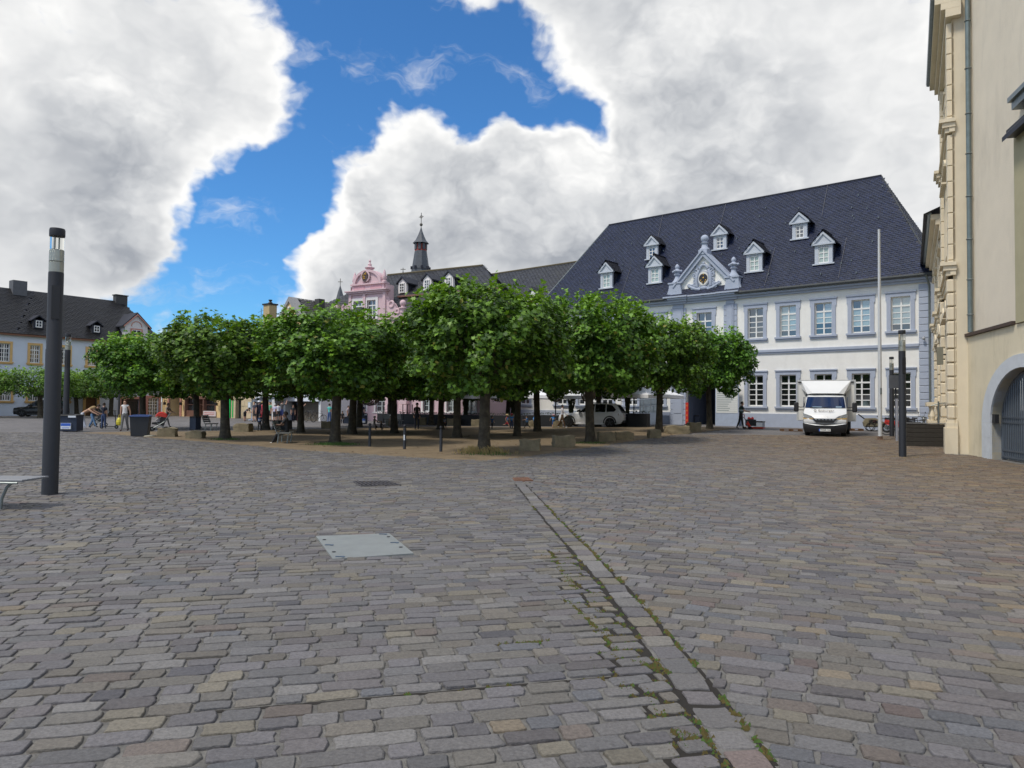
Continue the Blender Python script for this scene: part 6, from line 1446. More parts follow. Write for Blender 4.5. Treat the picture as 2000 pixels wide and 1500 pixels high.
# ------------------------------------------------------------------ people
def person(P, height, rz, lab, top=(.3, .3, .3), bot=(.05, .05, .08), shoe=(.02, .02, .02), skin=None, hair=(.03, .02, .015), legs=((0, 0), (0, 0)), arms=((0, 10), (0, 10)), lean=0., sit=None, longhair=False, sleeves='short', shorts=False, hat=None, child=False, vest=None, lift=0., armout=(6, 6), trousers2=None):
    """one skinned body; legs = (hip, knee) degrees, arms = (shoulder forward, elbow) degrees; faces -Y before turning"""
    skin = skin or M_skin; T = thing('person', lab, 'person', P, rz, None)
    J = {}; E = []; Rr = {}
    def add(n, p, r, par=None): J[n] = Vector(p); Rr[n] = r; (E.append((par, n)) if par else None)
    hs = 1.28 if child else 1.0; lk = .86 if child else 1.
    tl, sh = .245*lk, .245*lk; hz = .52*lk
    hip = Vector((0, 0, hz)); Rl = Matrix.Rotation(R(lean), 3, 'X')     # positive lean = forward (-Y)
    def up(v): return hip+Rl @ Vector(v)
    add('pelvis', hip+Vector((0, 0, .01)), (.082, .062)); add('waist', up((0, 0, .10)), (.072, .056), 'pelvis'); add('chest', up((0, -.005, .215)), (.092, .064), 'waist'); add('neckb', up((0, .0, .295)), (.05, .042), 'chest')
    add('neck', up((0, -.008, .33)), (.032, .032), 'neckb'); add('jaw', up((0, -.018, .365+.0*hs)), (.043*hs, .046*hs), 'neck'); add('skull', up((0, -.012, .415+.02*(hs-1))), (.052*hs, .058*hs), 'jaw'); add('crown_', up((0, -.008, .445+.06*(hs-1))), (.04*hs, .044*hs), 'skull')
    add('nose', up((0, -.018-.062*hs, .392+.01*(hs-1))), (.008, .008), 'skull')
    for s, sd in ((-1, 0), (1, 1)):
        a, k = legs[sd]; a, k = R(a), R(k); h0 = hip+Vector((s*.05, 0, -.03)); kn = h0+Vector((s*.008, -tl*math.sin(a), -tl*math.cos(a))); an = kn+Vector((0, -sh*math.sin(a-k), -sh*math.cos(a-k)))
        n = 'LR'[sd]; add('hip'+n, h0, (.058, .06), 'pelvis'); add('mid'+n, h0.lerp(kn, .5), (.05, .052), 'hip'+n); add('knee'+n, kn, (.04, .042), 'mid'+n); add('calf'+n, kn.lerp(an, .4), (.037, .04), 'knee'+n); add('ankle'+n, an, (.025, .027), 'calf'+n)
        ta = a-k; ft = Vector((0, -math.cos(ta*.5), -math.sin(-ta*.6)*.5)).normalized(); add('toe'+n, an+Vector((0, 0, -.018))+ft*.085, (.026, .018), 'ankle'+n)
        b, e = arms[sd]; b, e = R(b), R(e); o = R(armout[sd]); S0 = up((s*.1, .0, .275)); ua, fa = .165*lk, .145*lk
        d1 = Vector((s*math.sin(o), -math.sin(b)*math.cos(o), -math.cos(b)*math.cos(o))); d2 = Vector((s*math.sin(o)*.3, -math.sin(b+e), -math.cos(b+e))).normalized()
        d1 = Rl @ d1 if lean and lean < 30 else d1; el = S0+d1*ua; wr = el+d2*fa
        add('sh'+n, S0, (.044, .042), 'neckb'); add('el'+n, el, (.028, .028), 'sh'+n); add('wr'+n, wr, (.019, .017), 'el'+n); add('palm'+n, wr+d2*.032, (.020, .011), 'wr'+n)
        sid = d2.orthogonal().normalized(); sid = Vector((0, 1, 0)) if abs(d2.z) > .7 else Vector((0, 0, 1))
        for q, (off, ln) in enumerate(((-.018, .038), (-.006, .048), (.006, .046), (.018, .036))): add('f%d%s' % (q, n), wr+d2*(.035+ln)+sid*off+Vector((-s*.008, 0, 0)), (.0065, .0065), 'palm'+n)
        add('thumb'+n, wr+d2*.04+sid*-.032, (.007, .007), 'wr'+n)
    low = min(J['ankleL'].z, J['ankleR'].z, J['toeL'].z+.0, J['toeR'].z)-.022
    if sit is None:
        for k in J: J[k].z -= low
    else:
        dz = sit/height-J['pelvis'].z+.055
        for k in J: J[k].z += dz
    names = list(J); idx = {n: i for i, n in enumerate(names)}
    me = bpy.data.meshes.new('body'); me.from_pydata([tuple(J[n]*height) for n in names], [(idx[a], idx[b]) for a, b in E], [])
    o = bpy.data.objects.new('body', me); COL.objects.link(o)
    sk = o.modifiers.new('skin', 'SKIN'); sk.use_smooth_shade = True
    for i, n in enumerate(names): me.skin_vertices[0].data[i].radius = (Rr[n][0]*height, Rr[n][1]*height); me.skin_vertices[0].data[i].use_root = (n == 'pelvis')
    ss = o.modifiers.new('sub', 'SUBSURF'); ss.levels = 1; ss.render_levels = 1
    bpy.context.view_layer.update(); me2 = bpy.data.meshes.new_from_object(o.evaluated_get(bpy.context.evaluated_depsgraph_get())); bpy.data.objects.remove(o)
    def c2(c, n): return cm('%s_%02d_%02d_%02d' % (n, int(c[0]*99), int(c[1]*99), int(c[2]*99)), c)
    mats = [skin, c2(top, 'shirt'), c2(bot, 'trousers'), c2(shoe, 'shoes')]; me2.materials.clear(); [me2.materials.append(m) for m in mats]
    segs = [(J[a]*height, J[b]*height, a, b) for a, b in E]
    def cls(b, c):
        if b.startswith('toe'): return 3
        if b.startswith(('hip', 'mid')): return 2
        if b.startswith(('knee', 'calf', 'ankle')): return 0 if shorts and not b.startswith('knee') else 2
        if b in ('waist', 'chest', 'neckb') or b.startswith('sh'): return 1
        if b.startswith('el'): return 1 if sleeves != 'none' else 0
        if b.startswith('wr'): return 1 if sleeves == 'long' else 0
        return 0
    mi = []
    for p in me2.polygons:
        c = p.center; best = 1e9; bb = None; tb = 0
        for a, b, na, nb in segs:
            ab = b-a; t = max(0, min(1, (c-a).dot(ab)/max(1e-9, ab.dot(ab)))); d = (c-(a+ab*t)).length
            if d < best: best = d; bb = nb; tb = t
        k = cls(bb, c)
        if bb.startswith('el') and sleeves == 'short' and tb > .6: k = 0
        if bb == 'waist' and tb < .35: k = 2
        mi.append(k)
    me2.polygons.foreach_set('material_index', mi); me2.polygons.foreach_set('use_smooth', [True]*len(mi))
    b = bpy.data.objects.new('body', me2); COL.objects.link(b); b.parent = T
    # hair
    hc = J['skull']*height; r = .066*hs*height; bm = bmesh.new(); bmesh.ops.create_icosphere(bm, subdivisions=3, radius=1); R3 = Rl
    q = random.Random(int(P.x*100))
    for v in bm.verts:
        n = v.co.normalized(); v.co = Vector((n.x*r*.92, n.y*r*1.02+.006*height, n.z*r*1.08+.006*height))*q.uniform(.97, 1.04)
        if longhair and n.y > -.1 and n.z < .1: v.co.z -= (.1-n.z)*.17*height; v.co.y += .012*height
    dl = [v for v in bm.verts if v.co.y < -.01*height and v.co.z < .035*height*hs] if not longhair else [v for v in bm.verts if v.co.y < -.018*height and v.co.z < .03*height]
    dl += [v for v in bm.verts if (v.co.z < -.03*height and not longhair)]
    bmesh.ops.delete(bm, geom=list(set(dl)), context='VERTS'); mh = bpy.data.meshes.new('hair'); bm.to_mesh(mh); bm.free(); mh.materials.append(c2(hair, 'hair')); ho = bpy.data.objects.new('hair', mh); COL.objects.link(ho); ho.parent = T; ho.location = hc; ho.rotation_euler = (R(lean), 0, 0)
    if hat:
        h = MB().lathe([(r*1.75, .0), (r*1.7, .008*height), (r*1.05, .012*height), (r*1.0, .05*height), (r*.6, .075*height), (0, .08*height)], 14).build('hat', c2(hat, 'hat'), T, True); h.location = hc+Rl @ Vector((0, 0, .02*height)); h.rotation_euler = (R(lean), 0, 0)
    if vest:
        v = MB().tube([J['waist']*height+Vector((0, 0, -.03*height)), J['chest']*height, J['neckb']*height+Vector((0, 0, -.02*height))], [.088*height, .104*height, .085*height], 12, cap=False).build('safety_vest', c2(vest, 'vest'), T, True)
        for t in (.25, .55):
            p = (J['waist']*height).lerp(J['chest']*height, t); MB().tube([p, p+Vector((0, 0, .018*height))], [.104*height, .104*height], 12, cap=False).build('reflective_band', mat('reflective', (.6, .65, .7), .3), v, True)
    return T
def PP(x, y, hpx):
    P = gp(x, y); return P, hpx*mpp(P)
def man(x, y, hpx, rz, lab, **k):
    P, h = PP(x, y, hpx); return person(P, h, R(rz), lab, **k)
walk = dict(legs=((24, 8), (-16, 22)), arms=((-18, 14), (22, 18))); stand = dict(legs=((2, 0), (-3, 3)), arms=((4, 12), (-4, 10)))
NV = (.012, .016, .035); BL = (.03, .03, .033)
man(160, 838, 56, 100, 'woman with long blonde hair in wide white trousers bending forward', lean=62, top=(.5, .3, .2), bot=(.62, .64, .72), hair=(.35, .24, .12), longhair=True, legs=((18, 0), (8, 2)), arms=((55, 10), (60, 10)), shoe=(.5, .45, .45))
man(180, 836, 50, 80, 'person in black jacket and jeans bending beside the blonde woman', lean=38, top=BL, bot=(.10, .20, .36), sleeves='long', legs=((30, 6), (-14, 18)), arms=((40, 30), (50, 30)))
man(202, 837, 48, 175, 'man in navy shirt and jeans holding an electric scooter', top=NV, bot=(.05, .08, .18), shoe=(.5, .5, .52), arms=((4, 8), (48, 40)), legs=((2, 0), (-2, 2)))
man(243, 842, 60, 10, 'woman in white top and patterned wide trousers carrying a yellow bag', top=(.68, .66, .66), bot=(.16, .16, .16), sleeves='none', hair=(.10, .035, .02), longhair=True, legs=((16, 4), (-12, 14)), arms=((-6, 6), (-14, 10)), armout=(10, 14), shoe=(.06, .02, .02))
man(325, 834, 47, 80, 'woman in beige blouse and grey trousers pushing a red pram', top=(.40, .32, .27), bot=(.12, .12, .12), legs=((26, 8), (-24, 16)), arms=((42, 28), (42, 28)), hair=(.03, .02, .02), lean=8)
# seated in the shade
person(B1+Vector((-.28, .22, .0)), 1.68, R(-90), 'person in black sitting on the bench with white shoes', top=BL, bot=(.02, .02, .022), skin=M_skind, shoe=(.7, .7, .7), sit=.44, legs=((80, 60), (76, 50)), arms=((40, 50), (42, 55)), lean=6)
man(507, 842, 34, 185, 'child in navy jacket with a reflective vest under the left trees', top=NV, bot=BL, hair=BL, child=True, vest=(.03, .06, .16), arms=((10, 10), (10, 10)), armout=(48, 8), legs=((18, 20), (-10, 10)), sleeves='long')
crowd = [(478, 823, 33, 'bent person in grey with bare legs by the green banner', dict(lean=60, top=(.10, .10, .10), bot=BL, shorts=True, arms=((30, 40), (30, 40)))),
    (497, 824, 38, 'person in dark shirt with a bright green bag across the back', dict(top=(.05, .05, .07), bot=BL, shorts=True)), (505, 824, 39, 'person with white cap and navy jacket in the cafe queue', dict(top=NV, bot=NV, hat=(.7, .72, .75), sleeves='long')),
    (512, 823, 37, 'person in red dress and straw hat in the cafe queue', dict(top=(.55, .06, .09), bot=(.5, .05, .08), hat=(.42, .32, .12), sleeves='none')), (527, 823, 36, 'person in green and white sports shirt in the queue', dict(top=(.15, .42, .25), bot=BL, shorts=True)),
    (536, 824, 34, 'older person with white hair, lilac top and black shorts', dict(top=(.58, .56, .75), bot=BL, hair=(.6, .6, .58), shorts=True)), (543, 823, 34, 'person in pale jacket and black shorts beside the lilac top', dict(top=(.66, .66, .72), bot=BL, shorts=True, sleeves='long')),
    (550, 823, 39, 'person in dark vest and blue shorts holding both hands at the head', dict(top=(.09, .09, .09), bot=(.03, .05, .18), shorts=True, arms=((100, 60), (110, 60)))), (584, 825, 44, 'woman with bright red curly hair and blue shirt reading', dict(top=(.07, .12, .28), bot=(.16, .04, .04), hair=(.42, .04, .02), arms=((40, 80), (40, 80)), longhair=True)),
    (572, 825, 33, 'person in dark clothes behind the cafe parasol pole', dict(top=BL, bot=NV)), (643, 826, 36, 'person in turquoise top and jeans next to the pink house', dict(top=(.10, .50, .45), bot=(.06, .12, .28))), (668, 829, 28, 'seated looking visitor in grey by the pink house', dict(top=(.12, .12, .13), bot=BL, lean=20, legs=((60, 80), (60, 80)), sit=.5)),
    (680, 826, 32, 'visitor in dark clothes between the trees near the pink pillars', dict(top=(.5, .4, .42), bot=BL)), (707, 826, 36, 'woman in navy with long dark hair beside the blue bin', dict(top=NV, bot=NV, longhair=True))]
for i, (x, y, hp, lab, k) in enumerate(crowd): man(x, y, hp, random.choice((-30, 20, 160, 190, 60)), lab, **{**stand, **k})
man(731, 840, 30, 60, 'child with a black sun hat crouching on a small scooter', top=BL, bot=BL, hat=BL, child=True, legs=((70, 100), (50, 80)), arms=((50, 30), (50, 30)), sleeves='long')
man(744, 841, 24, 150, 'crouching child in black next to the child with a black hat', top=BL, bot=BL, child=True, legs=((80, 120), (80, 120)), hair=(.15, .10, .06), arms=((40, 30), (40, 30)), sleeves='long')
man(763, 833, 25, 200, 'small child with white cap sitting on the far bench', top=(.45, .38, .33), bot=(.3, .25, .22), hat=(.7, .7, .7), child=True, legs=((70, 60), (60, 50)))
man(814, 839, 50, 5, 'man in dark jacket and jeans standing in the shade with hands low', top=(.014, .012, .014), bot=(.016, .02, .035), sleeves='long', **stand)
KV = (.04, .24, .62)
man(867, 839, 29, 140, 'boy in light blue vest running away beneath the trees', top=NV, bot=BL, vest=(.10, .36, .75), child=True, legs=((34, 20), (-30, 60)), arms=((-30, 70), (30, 70)), shorts=True)
man(961, 838, 26, 30, 'child in dark blue half hidden by the nearest tree', top=(.03, .08, .2), bot=BL, child=True, **walk)
man(990, 835, 28, 75, 'child in straw sun hat, blue vest and red shorts running', top=(.5, .1, .1), bot=(.50, .04, .05), hat=(.55, .42, .22), vest=KV, child=True, shorts=True, legs=((36, 14), (-34, 40)), arms=((-30, 50), (34, 50)))
man(999, 837, 29, 180, 'child in red cap and blue vest seen from behind', top=KV, bot=(.03, .05, .14), hat=(.35, .03, .04), vest=(.05, .22, .55), child=True, **stand)
man(1029, 837, 26, -85, 'child in blue vest and black trousers reaching for a hand', top=KV, bot=BL, vest=KV, child=True, legs=((30, 6), (-30, 20)), arms=((70, 10), (75, 10)))
man(1043, 834, 24, 90, 'child in bright blue vest partly behind a tree trunk', top=(.05, .30, .75), bot=NV, vest=(.06, .32, .8), child=True, arms=((70, 10), (60, 10)))
man(1081, 836, 27, 170, 'small child in pink sun hat and blue vest holding a woman by the hand', top=KV, bot=(.03, .08, .3), hat=(.6, .36, .40), vest=KV, child=True, shorts=True, armout=(10, 60), **stand)
man(1098, 836, 45, 80, 'woman in white blouse and brown trousers walking with a child', top=(.62, .60, .66), bot=(.10, .055, .03), sleeves='long', arms=((35, 10), (0, 10)), legs=((18, 4), (-22, 10)), shoe=(.5, .5, .5), hair=BL)
man(1447, 838, 52, 85, 'delivery worker in green vest pulling a red pallet truck', top=(.03, .035, .04), bot=(.015, .017, .022), vest=(.03, .075, .055), arms=((34, 46), (40, 40)), legs=((10, 2), (-12, 10)), hair=(.05, .035, .03), lean=6)
# things they carry
Wm = gp(243, 842); P = Vector((ray(235.5, 800).x*Wm.y/ray(235.5, 800).y, Wm.y-.1, 0)); T = thing('shopping_bag', 'bright yellow shopping bag in the woman\'s hand', 'bag', P+Vector((0, 0, .32)))
MB().lathe([(.08, 0), (.15, .06), (.165, .2), (.13, .34), (.07, .44)], 10).build('sack', mat('yellow_plastic', (.58, .50, .04), .5, .3, 9), T); MB().tube([(-.06, 0, .42), (-.02, 0, .6), (.05, 0, .62), (.06, 0, .42)], .012, 5).build('handle', MATS['yellow_plastic'], T)
def escooter(P, rz, lab):
    T = thing('electric_scooter', lab, 'scooter', P, rz)
    for x in (-.42, .42):
        w = MB().torus((x, 0, .11), .085, .03, 'y', 16, 6).build('wheel', M_rubber, T); MB().cyl((x, -.02, .11), (x, .02, .11), .055, n=10).build('rim', M_zinc, w)
    MB().box(-.38, .3, -.07, .07, .1, .15, bev=.01).build('deck', M_black, T); MB().tube([(.4, 0, .15), (.3, 0, 1.1)], .025, 6).build('stem', M_black, T); MB().tube([(.3, -.22, 1.1), (.3, .22, 1.1)], .018, 6).build('handlebar', M_black, T)
escooter(gp(213, 837), R(10), 'black electric scooter held by the man in navy shirt')
def pram(P, rz, hood, lab, baby=True):
    T = thing('pram', lab, 'pram', P, rz)
    for x, y in ((-.35, -.25), (-.35, .25), (.35, -.25), (.35, .25)): MB().torus((x, y, .13), .10, .03, 'y', 14, 6).build('wheel', M_rubber, T)
    MB().tube([(-.35, -.25, .13), (.3, -.25, .55), (.55, -.25, 1.0), (.55, .25, 1.0), (.3, .25, .55), (-.35, .25, .13)], .02, 6).tube([(.35, -.25, .13), (-.1, -.25, .5)], .02, 6).tube([(.35, .25, .13), (-.1, .25, .5)], .02, 6).build('frame', M_zinc, T)
    MB().prism([(-.35, .4), (.25, .32), (.35, .85), (.1, .9), (.05, .55), (-.35, .5)], -.2, .2).build('seat', M_black, T)
    hd = MB().torus((.12, 0, .78), .27, .06, 'y', 12, 8, .2, math.pi*.95); hd.prism([(.12+.28*math.cos(t), .78+.28*math.sin(t)) for t in [i*.25 for i in range(12)]], -.22, .22).build('hood', hood, T)
    if baby:
        b = MB().sphere((-.05, 0, .86), .10, 10, 8).build('baby_head', M_skin, T, True); MB().tube([(.0, 0, .55), (-.03, 0, .76)], [.12, .08], 8).tube([(-.03, -.12, .72), (-.18, -.1, .6)], .035, 6).tube([(-.03, .12, .72), (-.18, .1, .6)], .035, 6).build('baby_body', cm('baby_cloth', (.35, .33, .33)), T, True)
pram(gp(300, 843)+Vector((0, .6, 0)), R(20), M_red, 'black pram with red hood and a baby beside the sandstone block')
pram(gp(192, 833), R(0), M_black, 'black pram behind the man with the scooter', False)

# ------------------------------------------------------------------ vehicles
def wheel(T, x, y, r, w, rim):
    o = MB().lathe([(r*.62, -w/2), (r*.93, -w/2), (r, -w*.36), (r, w*.36), (r*.93, w/2), (r*.62, w/2)], 24, M=Matrix.Translation((x, y, r)) @ Matrix.Rotation(math.pi/2, 4, 'Y')).build('wheel', M_rubber, T, True)
    k = MB(); 
    for s in (-1, 1):
        k.cyl((x+s*(w/2-.05), y, r), (x+s*(w/2-.015), y, r), r*.63, r*.6, 20)
    k.build('rim', rim, o)
    sp = MB()
    for i in range(5):
        a = i*2*math.pi/5
        for s in (-1, 1): sp.box(-.012, .012, -r*.09, r*.09, r*.1, r*.6, Matrix.Translation((x+s*(w/2-.01), y, r)) @ Matrix.Rotation(a, 4, 'X'))
    sp.build('spokes', M_zinc, o); return o
def loft(secs, mb=None, cap=True):
    mb = mb or MB(); n = len(secs[0]); vs = [p for s in secs for p in s]
    fs = [(i*n+j, i*n+(j+1) % n, (i+1)*n+(j+1) % n, (i+1)*n+j) for i in range(len(secs)-1) for j in range(n)]
    if cap: fs += [tuple(range(n-1, -1, -1)), tuple(range((len(secs)-1)*n, len(secs)*n))]
    return mb.add(vs, fs)
def truck():
    P = gp(1611, 853.5); aim = math.atan2(P.y, P.x)-math.pi/2
    T = thing('delivery_truck', 'white box delivery truck with roof fairing parked facing the camera', 'truck', P, aim+R(-1.5))
    Mt = mat('truck_white', (.74, .75, .75), .35, .03, 2, spec=.5); Mbx = mat('truck_box', (.70, .69, .64), .5, .04, 1.5)
    def ring(z, y0, hw, yb=1.95): return [(-hw, yb, z), (-hw, y0+.35, z), (-hw*.95, y0+.12, z), (-hw*.72, y0+.02, z), (0, y0-.03, z), (hw*.72, y0+.02, z), (hw*.95, y0+.12, z), (hw, y0+.35, z), (hw, yb, z)]
    loft([ring(.62, .06, 1.0), ring(.78, .0, 1.04), ring(.92, .03, 1.05), ring(1.12, .16, 1.05), ring(1.3, .38, 1.05), ring(1.44, .6, 1.04), ring(1.6, .74, 1.02), ring(2.06, 1.12, .93), ring(2.14, 1.28, .88), ring(2.18, 1.5, .8)]).build('cab', Mt, T, True)
    wg = bpy.data.materials.new('windscreen'); wg.use_nodes = True; b = wg.node_tree.nodes['Principled BSDF']; b.inputs['Base Color'].default_value = (.008, .018, .06, 1); b.inputs['Roughness'].default_value = .05; b.inputs['Specular IOR Level'].default_value = .7
    def ws(z, k, e): # point on the windscreen
        t = (z-1.44)/(2.06-1.44); y0 = .6+(1.12-.6)*t; hw = (1.04+(.93-1.04)*t); return [(-hw*k, y0+.10-e, z), (-hw*.7, y0+.0-e, z), (0, y0-.05-e, z), (hw*.7, y0+.0-e, z), (hw*k, y0+.10-e, z)]
    r0, r1 = ws(1.49, .93, .04), ws(2.05, .93, .03); w = MB().add(r0+r1, [(i, i+1, i+6, i+5) for i in range(4)]).build('windscreen', wg, T, True)
    MB().box(-.6, -.15, .56, .62, 1.5, 1.54).box(.5, .78, .6, .66, 1.5, 1.56).build('papers', mat('paper_blue', (.35, .48, .62), .6), w)
    MB().tube([(-.7, .55, 1.5), (0, .5, 1.49), (.3, .5, 1.56)], .012, 4).build('wiper', M_black, w)
    for s in (-1, 1):
        MB().prism([(.62, 1.5), (1.0, 2.04), (1.85, 2.04), (1.85, 1.46)], -.01, .01, Matrix(((0, s, 0, s*1.035), (1, 0, 0, 0), (0, 0, 1, 0), (0, 0, 0, 1)))).build('side_window', wg, T)
        h = MB().add([(s*.47, -.02, .94), (s*.98, .14, .98), (s*1.05, .32, 1.2), (s*.62, .06, 1.05)], [(0, 1, 2, 3)]).build('headlight', mat('headlight', (.16, .17, .17), .12, .4, 12, spec=.9), T)
        MB().add([(s*.5, -.03, .90), (s*1.0, .12, .90), (s*1.05, .2, .97), (s*.98, .12, .975), (s*.48, -.025, .935)], [(0, 1, 2, 3, 4)]).build('indicator', mat('amber', (.55, .36, .12), .3), T)
        MB().tube([(s*1.0, .7, 1.52), (s*1.15, .55, 1.5), (s*1.26, .5, 1.52)], .02, 6).tube([(s*1.0, .7, 1.36), (s*1.15, .55, 1.36), (s*1.26, .5, 1.36)], .02, 6).build('mirror_arm', M_black, T)
        m = MB().box(s*1.37-.115, s*1.37+.115, .42, .58, 1.26, 1.76, bev=.05).build('mirror', M_black, T, True)
        wheel(T, s*.86, 1.05, .34, .22, M_zinc); wheel(T, s*.95, 4.6, .34, .4, M_zinc)
        MB().box(s*.93-.04, s*.93+.04, 1.3, 1.44, 2.1, 2.2).build('marker_lamp', M_black, T)
    MB().prism([(-.58, .93), (.58, .93), (.40, .72), (-.40, .72)], -.05, .02).build('grille', M_black, T)
    for i in range(6):
        MB().box(-.46+i*.16, -.36+i*.16, -.06, -.05, .86, .9).build('grille_stud', M_chrome, T)
    loft([ring(.22, .02, .98), ring(.4, -.06, 1.03), ring(.6, -.06, 1.05), ring(.68, -.03, 1.05)]).build('bumper', mat('bumper_black', (.012, .012, .014), .6), T, True)
    MB().add([(-1.0, -.0, .68), (1.0, -.0, .68), (.45, -.1, .58), (-.45, -.1, .58)], [(0, 1, 2, 3)]).build('bumper_band', Mt, T)
    pl = MB().box(-.27, .27, -.125, -.1, .29, .41).build('number_plate', mat('plate_white', (.75, .75, .72), .4), T); MB().box(-.27, -.225, -.128, -.124, .29, .41).build('plate_band', M_blab, pl)
    Mf = Matrix(((1, 0, 0, .02), (0, 0, -1, -.127), (0, 1, 0, .35), (0, 0, 0, 1))); text_mesh('TR:DR 126', .1, 'plate_letters', M_black, pl, Mf)
    # lettering on the bonnet, laid on its slope
    A = R(38); Mb = Matrix.Translation((.06, .29, 1.335)) @ Matrix.Rotation(R(90)-A*1.25, 4, 'X'); text_mesh('Bitburger', .2, 'bonnet_lettering', mat('lettering_grey', (.25, .22, .18), .5), T, Mb, .004)
    MB().torus((-.46, .27, 1.335), .045, .016, 'y', 12, 5).build('bonnet_emblem', MATS['lettering_grey'], T)
    Mc = Matrix.Translation((0, .07, 1.03)) @ Matrix.Rotation(R(62), 4, 'X'); text_mesh('IVECO', .12, 'badge', M_chrome, T, Mc, .008)
    # box body with fairing
    MB().box(-1.42, 1.42, 2.05, 6.4, .78, 2.95, bev=.03).build('cargo_box', Mbx, T)
    MB().box(-1.44, 1.44, 2.02, 2.12, 2.86, 2.97).box(-1.45, -1.37, 2.02, 2.1, .78, 2.9).box(1.37, 1.45, 2.02, 2.1, .78, 2.9).build('box_frame', mat('box_trim', (.55, .55, .53), .4, metal=.3), T)
    MB().add([(-1.22, 2.04, 2.93), (1.22, 2.04, 2.93), (.62, 1.15, 2.24), (-.62, 1.15, 2.24), (-1.2, 2.04, 2.5), (-.88, 1.35, 2.2), (1.2, 2.04, 2.5), (.88, 1.35, 2.2), (-.8, 2.04, 2.15), (.8, 2.04, 2.15)], [(0, 3, 2, 1), (0, 4, 5, 3), (1, 2, 7, 6), (4, 8, 5), (6, 7, 9), (3, 5, 8, 9, 7, 2)]).build('roof_fairing', Mt, T)
    for s in (-1, 1): MB().box(s*1.28-.07, s*1.28+.07, 1.99, 2.04, 2.82, 2.88).build('top_marker', M_black, T)
    MB().box(-.9, .9, .5, 6.2, .4, .62).build('chassis', M_black, T)
    MB().box(1.0, 1.2, 2.2, 3.4, .35, .75).build('fuel_tank', M_black, T)
truck()
